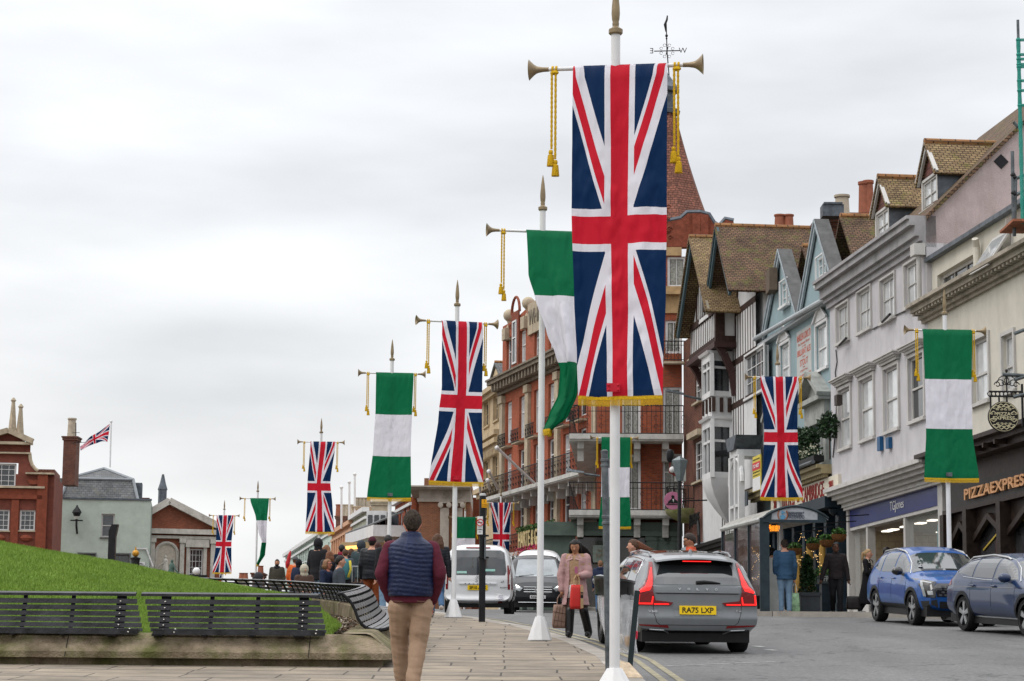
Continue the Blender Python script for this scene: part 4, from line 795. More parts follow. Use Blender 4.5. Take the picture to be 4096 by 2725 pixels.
for vw,sd in(('right',-1),('left',1)):
 sidewin(c,[('door_window',[(-.02,1.04),(.98,1.03),(.7,1.22),(.4,1.36),(-.02,1.43)]),('door_window',[(-1.0,1.06),(-.10,1.04),(-.10,1.435),(-1.0,1.41)]),('quarter_window',[(-1.82,1.14),(-1.08,1.06),(-1.08,1.40),(-1.5,1.34)])],vw)
 mb=MB();o_=[(1.08,1.0),(.7,1.25),(.4,1.40),(-.1,1.47),(-.95,1.455),(-1.5,1.38),(-1.92,1.15),(-1.5,1.06),(-.5,1.015),(1.08,1.0)];mb.tube([c.M@c.proj(vw,a_,b_,.008)for a_,b_ in o_],.009,6);mb.build('window_trim',CHROME,c.t,True)
 c.mirror(.78,1.06,sd)
 for xh in(.06,-.92):mb=MB();mb.tube([c.M@c.proj(vw,xh+d_,.90,.02)for d_ in(-.09,0,.09)],.015,6);mb.build('door_handle',VB,c.t,True)
 mb=MB();mb.tube([c.M@c.proj(vw,x_,.86+.02*(x_+2)/4,.001)for x_ in np.linspace(-2.1,2.0,16)],.006,5);mb.build('body_crease',GLOSSB,c.t)
 mb=MB();mb.tube([c.M@c.proj(vw,x_,.30,.008)for x_ in np.linspace(-1.0,1.0,8)],.012,5);mb.build('sill_trim',CHROME,c.t)
 for xs_ in(-.06,-1.03,1.0):mb=MB();mb.tube([c.M@c.proj(vw,xs_,z_,.0005)for z_ in np.linspace(.34,1.0,8)],.004,5);mb.build('door_seam',PLBLK,c.t)
 c.decal('rear_lamp',[(-2.33,.86),(-2.05,.90),(-2.12,1.0),(-2.33,1.0)],vw,REDL,.008)
c.decal('windscreen',[(.5,-.64),(.5,.64),(.8,.72),(1.08,.76),(1.08,-.76),(.8,-.72)],'top',CARGL,.008,cell=.07)
c.rail([(-1.75,.62,.0),(-1.5,.63,.05),(-.5,.64,.055),(.15,.64,.03),(.25,.63,.0)],mat('silver_rail',(.5,.5,.5),.3,metal=.7),.02)
WV=paint('van_white_paint',(.66,.67,.68),.25,.02)
br=at('L4',1235,1000,60.5);Yv=60.5;hd=Vector((.02,1)).normalized();mid=Vector((br.x-.93,Yv))+hd*2.4
c=Car('white_van','white minibus van seen from behind, left of the black van',mid.x,mid.y,math.atan2(hd.y,hd.x),4.8,1.9,[(-2.4,1.55),(-2.36,1.78),(-2.25,1.86),(-1.5,1.9),(.3,1.9),(.9,1.75),(1.5,1.2),(2.2,1.0),(2.4,.8)],[(.2,.1),(.45,-.03),(.55,.03),(1,.0),(1.3,.05),(1.9,.16)],[(0,0)]*1+[(2,0)],WV,[(.2,.96),(.5,1.0),(1.0,1.0),(1.2,.975),(1.6,.90),(1.95,.84)],zb=.3,rexp=6,roofcrown=.03,cat='van',dz=-.03,wheels=[(1.5,.32),(-1.5,.32)])
c.under(.24,.45)
for x,sd in((1.5,1),(1.5,-1),(-1.5,1),(-1.5,-1)):c.wheel(x,sd,.32,.22,.03)
c.decal('rear_window',[(-.72,1.10),(.72,1.10),(.76,1.2),(.70,1.70),(.60,1.76),(-.60,1.76),(-.70,1.70),(-.76,1.2)],'rear',CARGL,.008)
for sd in(-1,1):
 q=[(sd*.80,.72),(sd*.93,.72),(sd*.91,1.05),(sd*.86,1.36),(sd*.78,1.36),(sd*.79,1.05)];c.decal('rear_lamp',q if sd>0 else q[::-1],'rear',REDL,.012)
 q=[(sd*.825,.86),(sd*.90,.86),(sd*.89,1.12),(sd*.84,1.12)];c.decal('indicator_lamp',q if sd>0 else q[::-1],'rear',mat('lamp_clear',(.55,.5,.48),.15,coat=1),.018)
 q=[(sd*.55,.30),(sd*.72,.30),(sd*.72,.335),(sd*.55,.335)];c.decal('reflector',q if sd>0 else q[::-1],'rear',REDL,.012)
pt=c.decal('number_plate',[(-.27,.70),(.27,.70),(.27,.83),(-.27,.83)],'rear',YPL,.02,cell=.2);c.letters('SF10 AOS','rear',0,.722,.44,.085,BK_,par=pt,bold=True,off=.025,depth=.003)
c.decal('plate_handle_bar',[(-.5,.855),(.5,.855),(.5,.89),(-.5,.89)],'rear',WV,.03)
for i,ch in enumerate('PEUGEOT'):c.letters(ch,'rear',.33-i*.11,.862,.03,.022,PLBLK,off=.034)
c.letters('EXPERT','rear',-.70,.76,.20,.028,PLBLK,off=.012);c.letters('e7','rear',-.66,.90,.08,.05,PLBLK,off=.012)
mb=MB()
for q in([(0,.97),(.05,1.0)],[(.05,1.0),(.04,1.06)],[(.04,1.06),(-.04,1.07)],[(0,1.04),(-.06,1.0)],[(0,.97),(-.03,.93)],[(.03,.96),(.06,.93)]):mb.bar(c.M@c.proj('rear',*q[0],.014),c.M@c.proj('rear',*q[1],.014),.022)
mb.build('lion_badge',CHROME,c.t)
pt=c.decal('licence_sticker',[(-.70,.42),(-.48,.42),(-.48,.60),(-.70,.60)],'rear',PL,.012)
for k,tx in enumerate(('PRIVATE','HIRE','VEHICLE')):c.letters(tx,'rear',-.62,.54-.045*k,.12,.02,mat('ink_violet',(.10,.07,.28),.5),par=pt,off=.018,depth=.002)
pt=c.decal('window_sticker',[(.30,1.14),(.56,1.14),(.56,1.20),(.30,1.20)],'rear',mat('sticker_green',(.30,.55,.48),.5),.014);c.letters('Cab Direct','rear',.43,1.155,.2,.026,PL,par=pt,off=.02,depth=.002)
c.decal('window_sticker',[(-.46,1.20),(-.12,1.20),(-.12,1.26),(-.46,1.26)],'rear',mat('sticker_green',(.30,.55,.48),.5),.014)
c.decal('bumper_edge',[(-.90,.40),(.90,.40),(.92,.43),(-.92,.43)],'rear',mat('bumper_grey',(.38,.38,.39),.5),.02);c.decal('high_brake_light',[(-.32,1.815),(.32,1.815),(.32,1.85),(-.32,1.85)],'rear',REDL,.02)
BV=mat('van_black_paint',(.010,.011,.014),.3,.1,3,coat=.15,spec=.3)
Yv=75.5;l=at('L5',80,800,Yv);r_=at('L5',600,800,Yv);hd=Vector((.02,-1)).normalized();mid=Vector((l.x+.97,Yv))-hd*2.5
c=Car('black_van','black people-carrier van facing the viewer, behind the second banner pole',mid.x,mid.y,math.atan2(hd.y,hd.x),5.0,1.93,[(-2.5,1.7),(-2.4,1.88),(0,1.91),(.85,1.86),(1.05,1.78),(1.75,1.20),(1.9,1.13),(2.35,.98),(2.5,.85)],[(0,0),(2,0)],[(.2,.1),(.5,0),(.8,.02),(1.0,.12)],BV,[(.2,.96),(.5,1.0),(1.0,1.0),(1.2,.97),(1.6,.89),(1.95,.83)],zb=.22,rexp=6,roofcrown=.03,cat='van',dz=.0,endround=.2,wheels=[(1.6,.34),(-1.6,.34)])
c.under()
for x,sd in((1.6,1),(1.6,-1),(-1.6,1),(-1.6,-1)):c.wheel(x,sd,.34,.23,.03)
c.decal('windscreen',[(-.74,1.20),(.74,1.20),(.70,1.45),(.62,1.78),(-.62,1.78),(-.70,1.45)],'front',mat('windscreen_reflecting',(.20,.225,.24),.07,.2,1.5,coat=1),.008)
c.decal('grille',[(-.46,.74),(-.36,.62),(.36,.62),(.46,.74),(.52,.86),(-.52,.86)],'front',GLOSSB,.012)
for z_ in(.68,.76,.84):mb=MB();mb.tube([c.M@c.proj('front',y_,z_-.0,.03)for y_ in np.linspace(-.47,.47,9)],.012,6);mb.build('grille_bar',CHROME,c.t)
mb=MB();p_=c.M@c.proj('front',0,.75,.05);ax=(c.M.to_3x3()@Vector((1,0,0)));mb.lathe(p_,[(.115,-.01),(.115,.012),(.092,.012),(.092,-.01)],28,axis=ax,cap=False)
rt=ax.cross(Vector((0,0,1))).normalized();upv=rt.cross(ax)
for k in range(3):t_=math.pi/2+k*2*math.pi/3;mb.bar(p_,p_+rt*math.cos(t_)*.1+upv*math.sin(t_)*.1,.016)
mb.build('star_badge',CHROME,c.t)
for sd in(-1,1):
 q=[(.50,.80),(.60,.70),(.90,.80),(.94,1.0),(.80,.98)];q=[(sd*a_,b_)for a_,b_ in q];hl=c.decal('headlight',q if sd>0 else q[::-1],'front',HEADL,.012,cell=.05)
 q=[(.86,.84),(.92,.97),(.80,.955),(.60,.845),(.62,.83),(.80,.92),(.88,.93)];q=[(sd*a_,b_)for a_,b_ in q];c.decal('running_light',q if sd>0 else q[::-1],'front',HEADE,.02,hl,cell=.05)
 c.mirror(1.35,1.22,sd)
pt=c.decal('number_plate',[(-.26,.46),(.26,.46),(.26,.57),(-.26,.57)],'front',WPL,.03,cell=.2);c.letters('KX68 PHK','front',0,.48,.45,.075,BK_,par=pt,bold=True,off=.036,depth=.003)
c.decal('lower_bumper_grille',[(-.7,.26),(.7,.26),(.78,.42),(-.78,.42)],'front',PLBLK,.012)
mb=MB();mb.tube([c.M@c.proj('front',y_,.335,.025)for y_ in np.linspace(-.85,.85,9)],.012,6);mb.build('bumper_chrome_line',CHROME,c.t)
c.rail([(-1.8,.70,.0),(-1.6,.71,.05),(0,.72,.06),(.6,.71,.04),(.8,.70,.0)],mat('silver_rail',(.5,.5,.5),.3,metal=.7),.022)
for a0 in(.05,-.62):mb=MB();mb.tube([c.M@c.proj('front',a0+k*.1,1.205+.01*k,.02)for k in range(6)],.009,5);mb.build('wiper',PLBLK,c.t)
Yv=84;mid=Vector((at('L5',370,400,Yv).x,Yv+2.6))
c=Car('white_van','white van roof and windscreen behind the black people-carrier',mid.x,mid.y,R(-90),5.2,2.0,[(-2.6,2.1),(-2.5,2.25),(.4,2.28),(.9,2.2),(1.2,2.05),(1.85,1.3),(2.5,1.1),(2.6,.9)],[(0,0),(2,0)],[(.2,.1),(.5,0),(1,.1)],WV,[(.2,.96),(.5,1.0),(1.1,1.0),(1.6,.93),(2.0,.87),(2.3,.82)],zb=.25,rexp=5,roofcrown=.05,cat='van',dz=-.05,wheels=[(1.7,.34),(-1.6,.34)])
c.under()
for x,sd in((1.7,1),(1.7,-1),(-1.6,1),(-1.6,-1)):c.wheel(x,sd,.34,.22,.03)
c.decal('windscreen',[(-.80,1.32),(.80,1.32),(.70,1.98),(-.70,1.98)],'front',MATS['windscreen_reflecting'],.008);c.mirror(1.5,1.3,1);c.mirror(1.5,1.3,-1)
c.decal('grille',[(-.4,.7),(.4,.7),(.5,.9),(-.5,.9)],'front',PLBLK,.01)
for sd in(-1,1):
 q=[(sd*.62,.85),(sd*.92,.88),(sd*.94,1.08),(sd*.75,1.05)];c.decal('headlight',q if sd>0 else q[::-1],'front',HEADL,.012)
# ================================================================ buildings along the right side of the street
RED1=brickmat('red_brick',(.34,.075,.030),(.22,.052,.026),(.16,.10,.07));DRED=brickmat('dark_red_brick',(.155,.052,.032),(.095,.034,.024),(.13,.11,.09))
OBR=brickmat('orange_red_brick',(.38,.088,.040),(.30,.070,.034),(.24,.12,.075),big=.15)
TILEA=brickmat('lichen_clay_tiles',(.27,.19,.10),(.18,.12,.065),(.035,.022,.014),bw=.17,bh=.105,ms=.012,moss=(.15,.15,.03),mossamt=.35,bump=1,big=.35)
TILEB=brickmat('mossy_brown_tiles',(.17,.10,.062),(.11,.07,.046),(.022,.015,.012),bw=.17,bh=.105,ms=.012,moss=(.11,.12,.03),mossamt=.5,bump=1,big=.35)
TILEC=brickmat('red_clay_tiles',(.27,.11,.075),(.17,.075,.055),(.06,.025,.018),bw=.2,bh=.13,ms=.012,moss=(.12,.06,.04),mossamt=.3,bump=1,big=.35)
SLATE=brickmat('grey_slates',(.16,.165,.17),(.115,.12,.125),(.04,.04,.045),bw=.3,bh=.2,ms=.01,moss=(.16,.155,.13),mossamt=.5,bump=.8,big=.3)
LILAC=mat('lilac_grey_render',(.50,.485,.505),.85,.06,1.2,bump=.3,bscale=30,dirt=.35,dirtcol=(.16,.15,.15));CREAM=mat('cream_render',(.57,.54,.47),.85,.06,1.2,bump=.3,bscale=30,dirt=.3,dirtcol=(.25,.22,.17))
PINK=mat('pink_grey_render',(.42,.345,.345),.9,.12,1.0,bump=.8,bscale=25,dirt=.5,dirtcol=(.2,.16,.14));BLUE=mat('duck_egg_render',(.255,.34,.365),.85,.06,1.2,bump=.2,bscale=30,dirt=.2,dirtcol=(.14,.18,.18))
TIMB=mat('dark_timber',(.045,.024,.018),.7,.3,8,bump=.4);RENDW=mat('white_infill',(.60,.60,.60),.85,.05,2,dirt=.2);LEAD=mat('lead_sheet',(.11,.125,.145),.5,.25,3,metal=.3,bump=.4,bscale=9)
STN=mat('weathered_stone',(.44,.37,.27),.85,.15,2.5,bump=.4,dirt=.5,dirtcol=(.15,.12,.08));TERR=mat('carved_terracotta',(.22,.062,.036),.85,.2,5,bump=1,bscale=7);SHOPW=mat('shop_white_paint',(.50,.485,.465),.6,.06,2,dirt=.3)
NAVY=mat('sign_navy',(.012,.022,.14),.35,.1,.8,coat=.1);DKB=mat('pub_dark_blue',(.012,.024,.036),.4,.3,4);GREENBK=mat('teal_board',(.10,.16,.175),.5,.1,4);OCH=mat('ochre_column',(.34,.20,.045),.6,.15,5)
FR=Fac((10.46,73.95),d=(.1093,-.994));GZ=2.6
def lum(u,v=0):return FR.P(u,v,0).y
def build_root(name,F,u0,u1,label,cat='building',group='buildings along the street'):
 p=F.P((u0+u1)/2,0,0);p.z=g(max(0,p.y));return thing(name,p,label,cat,group)
def gable_roof(F,par,u0,uap,u1,zf0,zap,zf1,vf,vb,m,th=.12,eave=.25,name='roof',ridge=True):
 mb=MB()
 for ua,za in((u0,zf0),(u1,zf1)):
  d=Vector((ua-uap,za-zap)).normalized();n=Vector((-d.y,d.x));n=n if n.y>0 else-n;e=Vector((ua,za))+d*eave;a=Vector((uap,zap))
  q=[a,e,e+n*th,a+n*th];F.prism(mb,q,vb,vf)
 o=mb.build(name,m,par)
 if ridge:
  r=MB();r.tube([F.P(uap,vb,zap+th*1.1),F.P(uap,vf-.02,zap+th*1.1)],.11,8);r.build('ridge_tiles',brickmat('ridge_tile',(.30,.14,.06),(.22,.12,.05),(.05,.03,.02),bw=.45,bh=2,ms=.02,moss=(.2,.15,.03),mossamt=.3),o)
 return o
def bargeboard(F,par,u0,uap,u1,z0,zap,z1,v,m,w=.22,th=.07,name='bargeboard'):
 for ua,za in((u0,z0),(u1,z1)):
  mb=MB();F.slab(mb,(ua,za),(uap,zap),w,v,v+th);F.slab(mb,(ua,za+.09),(uap,zap+.09),w*.3,v+th,v+th+.05);mb.build(name,m,par)
t=build_root('shop_building',FR,0,11.2,'lilac grey rendered shop building with sash windows and two roof dormers')
zj,zc,uE=7.66,13.72,11.25
W2=[FR.rect('R3',*q)for q in((290,1045,385,1330),(455,930,560,1248),(635,835,748,1165),(825,715,945,1048))]
W1=[FR.rect('R4',*q)for q in((222,345,322,838),(397,262,515,768),(600,172,722,696),(808,78,935,610))]
mb=MB();FR.wall(mb,.3,uE,zj,zc,W2+W1,0,.16);FR.box(mb,.3,uE,-6,-.5,7.05,zc);mb.add([FR.P(.3,0,zj),FR.P(.3,-.5,zj),FR.P(.3,-.5,zc),FR.P(.3,0,zc)],[(0,1,2,3)]);mb.add([FR.P(uE,0,zj),FR.P(uE,-6,zj),FR.P(uE,-6,zc),FR.P(uE,0,zc)],[(0,1,2,3)])
wl=mb.build('wall',LILAC,t)
for r in W2:FR.window(wl,r,2,2,.09,-.05,SHOPW,GLASSP,surround=.06,smat=SHOPW)
for k,r in enumerate(W1):
 W=FR.window(wl,r,1,1,.08,-.05,SHOPW,[GLASSP,GLASSP,GLASSP,GLASSD][k],surround=.10,mid=.5,smat=SHOPW)
 m=MB();u0,z0,u1,z1=r
 for i,(a,b,c)in enumerate(((.14,.0,.08),(.20,.08,.13),(.28,.13,.19),(.33,.19,.23))):FR.box(m,u0-a,u1+a,.002,a*.9,z1+.12+b,z1+.12+c)
 m.build('hood',SHOPW,W)
m=MB()
for a,b,d_ in((.0,.18,.10),(.18,.32,.2),(.32,.62,.32),(.62,.80,.48),(.80,.90,.56)):FR.box(m,.2,uE+.0,-.3,d_,zc-.12+a,zc-.12+b)
m.build('cornice',mat('grey_fascia',(.33,.32,.33),.7,.1,2,dirt=.5),t)
m=MB()
for i,(a,z)in enumerate(((.32,7.62),(.20,7.50),(.05,7.38),(-.12,7.26),(-.25,7.14),(-.3,7.05))):FR.box(m,.35+i*.04,uE-.05,-.7,a,z-.13,z)
FR.box(m,.5,uE-.1,-.75,-.38,6.95,7.05);m.build('jetty_moulding',SHOPW,t)
m=MB();u0,u1=.75,10.5
FR.box(m,u0-.3,u0-.05,-.8,-.42,3.2,6.98);FR.box(m,u1+.05,u1+.5,-.8,-.40,2.6,6.98);FR.box(m,u0-.05,u1+.05,-.75,-.45,6.92,6.99);FR.box(m,u0-.05,u1+.05,-.75,-.48,6.26,6.36)
for ua,ub in((2.55,2.75),(6.75,6.95)):FR.box(m,ua,ub,-.75,-.5,2.9,6.26)
for ua,ub in((.75,2.55),(6.95,10.5)):FR.box(m,ua,ub,-.72,-.52,2.9,3.95)
m.build('shopfront_frame',SHOPW,t)
m=MB();FR.box(m,u0,u1,-.7,-.46,6.36,6.92);fs=m.build('fascia_sign',NAVY,t)
a,_=FR.h('R6',585,300,-.46);b,_=FR.h('R6',708,270,-.46)
text('TGJones','lettering',PL,fs,lambda x,y,d:FR.P((a+b)/2+x,-.455+d,6.47+y),w=b-a,h=.36,depth=.01)
m=MB();P_=FR.P
for q in((.75,2.55),(6.95,10.5)):m=MB();m.add([P_(q[0],-.62,3.95),P_(q[1],-.62,3.95),P_(q[1],-.62,6.26),P_(q[0],-.62,6.26)],[(0,1,2,3)]);m.build('shop_glass',mat('shop_glass',(.6,.62,.6),.05,.02,1,alpha=.25,spec=.9),t)
m=MB();FR.box(m,.4,10.9,-5.9,-5.7,2.9,6.3);FR.box(m,.42,.6,-5.7,-.8,2.9,6.3);FR.box(m,10.7,10.88,-5.7,-.8,2.9,6.3);m.build('interior_wall',brickmat('cream_block',(.50,.43,.30),(.46,.40,.28),(.36,.31,.22),bw=.45,bh=.22,ms=.012),t)
m=MB();FR.box(m,.4,10.9,-5.7,-.75,6.24,6.3);m.build('ceiling',mat('shop_ceiling',(.32,.29,.25),.8),t);m=MB();FR.box(m,.4,10.9,-5.7,-.75,2.6,2.95);m.build('shop_floor',mat('shop_floor',(.2,.17,.14),.6),t)
m=MB()
for uu in(1.3,2.0,3.4,5,6.3,8,9.6):
 for vv in(-1.6,-3.4):m=MB();FR.box(m,uu,uu+.5,vv,vv+.25,6.2,6.235);m.build('ceiling_lamp',mat('lamp_panel',(1,.93,.8),.5,0,1,emit=1.6),t)
m=MB();FR.box(m,8.5,10.3,-1.05,-1.0,4.0,5.95);ps=m.build('window_poster',mat('poster_teal',(.05,.33,.38),.5,.1,1.5),t)
for tx,z,w_ in(('Happy',5.5,.7),('Easter',5.2,.8)):text(tx,'lettering',PL,ps,lambda x,y,d,z=z:FR.P(9.4+x,-.995+d,z+y),w=w_,h=.2,depth=.004)
m=MB()
for(uu,zz,s,c_)in((8.75,4.9,.14,0),(10.05,5.5,.12,1),(9.2,4.35,.16,0),(9.9,4.3,.17,1)):m.cm=c_;m.lathe(FR.P(uu,-.99,zz),[(s,0),(s,.01)],12,axis=tuple(FR.n)+(0,))
m.build('poster_shapes',[mat('poster_pink',(.6,.2,.25),.5),mat('poster_gold',(.65,.42,.05),.5)],ps)
m=MB();m.tube([FR.P(3.0+1.0*math.cos(x),-5.62,4.2+.55*math.sin(x))for x in np.linspace(R(20),R(165),12)],.035,6);m.build('neon_arc',mat('neon_red',(1,.03,.02),.4,0,1,emit=4),t)
FG=Fac((FR.P(uE,0,0).x,FR.P(uE,0,0).y),d=(.994,.1093))
ga=FG.h('R3',935,405);gb=FG.h('R8',1010,905);sl_=(gb[1]-ga[1])/(gb[0]-ga[0]);zr0=ga[1];wr=5.2;sl_=.975
m=MB();th=.16
def rp(u,w,dz=0):return FR.P(u,-w,zr0+(w-ga[0])*sl_+dz)
m.hexa([rp(.3,.02),rp(uE+.12,.02),rp(uE+.12,wr),rp(.3,wr),rp(.3,.02,th),rp(uE+.12,.02,th),rp(uE+.12,wr,th),rp(.3,wr,th)]);m.hexa([rp(.3,wr),rp(uE,wr),FR.P(uE,-9,16),FR.P(.3,-9,16),rp(.3,wr,th),rp(uE,wr,th),FR.P(uE,-9,16.2),FR.P(.3,-9,16.2)]);m.build('roof',TILEB,t)
m=MB();m.poly([FR.P(uE,-w,z)for w,z in((0,zc),(wr,zc),(wr,zr0+(wr-ga[0])*sl_),(0,zr0-ga[0]*sl_))],[FR.P(uE-.3,-w,z)for w,z in((0,zc),(wr,zc),(wr,zr0+(wr-ga[0])*sl_),(0,zr0-ga[0]*sl_))]);gw_=m.build('gable_wall',PINK,t)
q=FG.h('R8',878,1127);m=MB();m.poly([FR.P(uE+.02,-q[0]+a,q[1]+b)for a,b in((-.22,0),(0,-.22),(.22,0),(0,.22))],[FR.P(uE-.05,-q[0]+a,q[1]+b)for a,b in((-.22,0),(0,-.22),(.22,0),(0,.22))]);m.build('diamond_vent',BLACK,gw_)
def dormer(u0,u1,z0,z1,zap,v,nm='dormer'):
 D=MB();FR.box(D,u0,u0+.12,v-2.2,v,z0,z1);FR.box(D,u1-.12,u1,v-2.4,v,z0,z1);d_=D.build(nm,LEAD,t)
 f=MB();FR.wall(f,u0,u1,z0-.05,z1,[(u0+.13,z0+.1,u1-.13,z1-.08)],v+.003,.1);f.build('dormer_front',SHOPW,d_);FR.window(d_,(u0+.14,z0+.1,u1-.14,z1-.09),2,2,.05,v-.04,SHOPW,GLASSP,sill=True,smat=SHOPW)
 um=(u0+u1)/2;g_=MB();FR.prism(g_,[(u0,z1),(u1,z1),(um,zap)],v-.15,v-.05);g_.build('tile_hanging',brickmat('tile_hung',(.15,.06,.05),(.11,.05,.04),(.03,.02,.02),bw=.3,bh=.2,ms=.012),d_)
 bargeboard(FR,d_,u0-.15,um,u1+.15,z1-.1,zap+.06,z1-.1,v+.02,SHOPW,.16,.08);gable_roof(FR,d_,u0,um,u1,z1,zap+.12,z1,v+.15,v-2.9,TILEA,.07,.22)
vD=-.75
for q in(((598,335,690,565),(590,75)),((960,85,1070,330),(925,-160))):
 u0,z1=FR.h('R3',q[0][0]-10,q[0][1]-30,vD);_,z0=FR.h('R3',q[0][0],q[0][3],vD);u1,_=FR.h('R3',q[0][2]+8,q[0][1],vD);_,za=FR.h('R3',(q[0][0]+q[0][2])/2-25,q[1][1]+10,vD)
 dormer(u0,u1,z0,z1,z1+.62*(u1-u0)/1.2,vD)
for q in((548,740,608,858),(620,748,678,838)):
 r=FR.rect('R4',*q);m=MB();FR.box(m,r[0]+.3,r[0]+.62,.004,.12,r[1],r[3]);tag(m.build('alarm_box',mat('alarm_blue',(.015,.085,.20),.4),None),('larger' if q[0]==548 else 'smaller')+' blue alarm box on the lilac rendered wall','alarm box','blue alarm boxes')
r=FR.rect('R4',232,385,268,470,.1);m=MB();FR.box(m,r[0],r[0]+.35,.12,.3,r[1],r[3]);m.build('speaker_box',mat('speaker_brown',(.05,.04,.035),.6),wl)
for q in((340,1305),(680,1120)):
 a=FR.h('R3',*q,.2);m=MB();m.tube([FR.P(a[0]-.5,.2,a[1]-.05),FR.P(a[0]+.35,.2,a[1]+.05)],.04,8);m.build('window_floodlight',BLACK,wl)
m=MB()
for(c_,pts)in(('R4',[(195,0),(205,100),(190,190),(205,350),(190,700),(170,900)]),('R3',[(570,1210),(640,1170),(700,1120),(820,1070)])):
 m.tube([FR.P(*((lambda h_:(h_[0],.03,h_[1]))(FR.h(c_,*p_,.03))))for p_ in pts],.02,5)
m.build('cable',mat('cable_grey',(.05,.05,.05),.6),wl)
a=FR.h('R3',955,560,.2);b=FR.h('R3',985,1000,.2);m=MB();m.tube([FR.P(uE-.15,.18,zc-.1),FR.P(uE-.15,.18,11.9)],.07,10);FR.box(m,uE-.4,uE+.02,.03,.35,zc-.35,zc-.02);m.build('downpipe',SHOPW,t)
t=build_root('restaurant_building',FR,11.3,20.5,'cream rendered building with the dark timber pizza restaurant front')
uA,uB=11.26,21.5;zp=FR.h('R3',985,690)[1];zc2=FR.h('R3',940,1090,.3)[1]
Wt=[FR.rect('R3',1075,790,1360,1005,-.15),FR.rect('R3',1525,500,1672,780,-.15)];Wp=[FR.rect('R3',1350,1310,1480,1800),FR.rect('R3',1590,1270,1680,1560)]
Wp=[(r[0],8.62,r[2],r[3])for r in Wp];
m=MB();FR.wall(m,uA,uB,zc2,zp,Wt,-.15,.2);FR.wall(m,uA,uB,7.3,zc2,Wp,0,.2);FR.box(m,uA,uB,-6,-.6,6.1,zp-.05);wl=m.build('wall',CREAM,t)
m=MB();FR.box(m,uA-.05,uB,-.3,.05,zp,zp+.12);m.build('parapet_coping',LEAD,t)
FR.window(wl,Wt[0],3,1,.1,-.3,SHOPW,GLASSD,smat=SHOPW)
u0,z0,u1,z1=Wt[1];m=MB();
for q in((u0,u0+.08,z0,z1),(u1-.08,u1,z0,z1)):FR.box(m,q[0],q[1],-.2,-.1,q[2],q[3])
fr_=m.build('window_frame',SHOPW,wl)
m=MB();a=.55;m.hexa([FR.P(u0,a-.0,z0-.05),FR.P(u1,a,z0-.05),FR.P(u1,a-.06,z0-.05),FR.P(u0,a-.06,z0-.05),FR.P(u0,-.1,z1),FR.P(u1,-.1,z1),FR.P(u1,-.16,z1),FR.P(u0,-.16,z1)]);o_=m.build('open_casement',SHOPW,fr_)
m=MB();e=.12;m.hexa([FR.P(u0+e,a+.012-.06,z0+.08),FR.P(u1-e,a+.012-.06,z0+.08),FR.P(u1-e,a-.07,z0+.08),FR.P(u0+e,a-.07,z0+.08),FR.P(u0+e,-.03,z1-.1),FR.P(u1-e,-.03,z1-.1),FR.P(u1-e,-.12,z1-.1),FR.P(u0+e,-.12,z1-.1)]);m.build('pane',GLASSP,o_)
m=MB()
for a,b,d_ in((0,.10,.10),(.10,.2,.2),(.28,.42,.42),(.42,.52,.55)):FR.box(m,uA-.3,uB,-.14,d_,zc2-.2+a,zc2-.2+b)
k=uA-.2
while k<uB:FR.box(m,k,k+.13,.1,.38,zc2,zc2+.09);k+=.3
m.build('cornice',mat('stone_cornice',(.36,.32,.26),.8,.15,3,dirt=.6),t)
for r in Wp:FR.window(wl,r,1,1,.09,-.07,SHOPW,GLASSP,surround=.1,mid=.45,smat=SHOPW)
m=MB();q=FR.h('R3',1400,860,-.05);m.tube([FR.P(q[0],-.02,q[1]),FR.P(q[0],-.02,q[1]+1.0),FR.P(q[0]+.12,.06,q[1]+1.2)],.09,10);m.build('soil_pipe',CREAM,wl)
m=MB()
for a,b,d_ in((7.25,7.42,.1),(7.42,7.55,.28),(7.55,7.66,.5)):FR.box(m,uA+.1,uB,-.4,d_,a,b)
FR.box(m,uA+.1,uB,-.8,-.32,6.72,7.25);FR.box(m,uA+.1,uB,-.8,-.28,6.0,6.12)
for uu in(uA+.1,13.4+.0,16.2,19.4):FR.box(m,uu,uu+.32,-.8,-.2,2.4,6.0)
for uu in(12.6,13.5,14.4,15.3,16.2,17.1,18.0):FR.box(m,uu,uu+.1,.1,.42,7.3,7.42)
def arch(F,mb,u0,u1,z0,z1,v,w=.16):
 um=(u0+u1)/2;F.slab(mb,(u0,z0),(um,z1),w,v,v+.12);F.slab(mb,(um,z1),(u1,z0),w,v,v+.12)
def spandrel(F,mb,u0,u1,z0,z1,zt,v):
 um=(u0+u1)/2;F.prism(mb,[(u0,z0),(um,z1),(um,zt),(u0,zt)],v-.05,v);F.prism(mb,[(um,z1),(u1,z0),(u1,zt),(um,zt)],v-.05,v)
spandrel(FR,m,uA+.42,13.4,5.2,5.75,6.0,-.5);spandrel(FR,m,13.72,16.2,5.2,5.8,6.0,-.5);spandrel(FR,m,16.52,19.4,5.2,5.8,6.0,-.5)
arch(FR,m,uA+.42,13.4,5.2,5.7,-.49);arch(FR,m,13.72,16.2,5.2,5.75,-.49);arch(FR,m,16.52,19.4,5.2,5.75,-.49);FR.box(m,13.7,19.4,-.7,-.45,2.5,3.9)
m.build('timber_shopfront',mat('shopfront_dark_brown',(.028,.018,.014),.45,.3,5,bump=.3),t)
m=MB();FR.box(m,uA+.35,uB,-.6,-.3,6.12,6.72);fs=m.build('fascia_sign',mat('fascia_charcoal',(.03,.026,.025),.5,.2,3),t)
a,zb_=FR.h('R6',1268,228,-.28);b,_=FR.h('R6',1790,30,-.28);_,zt_=FR.h('R6',1268,128,-.28)
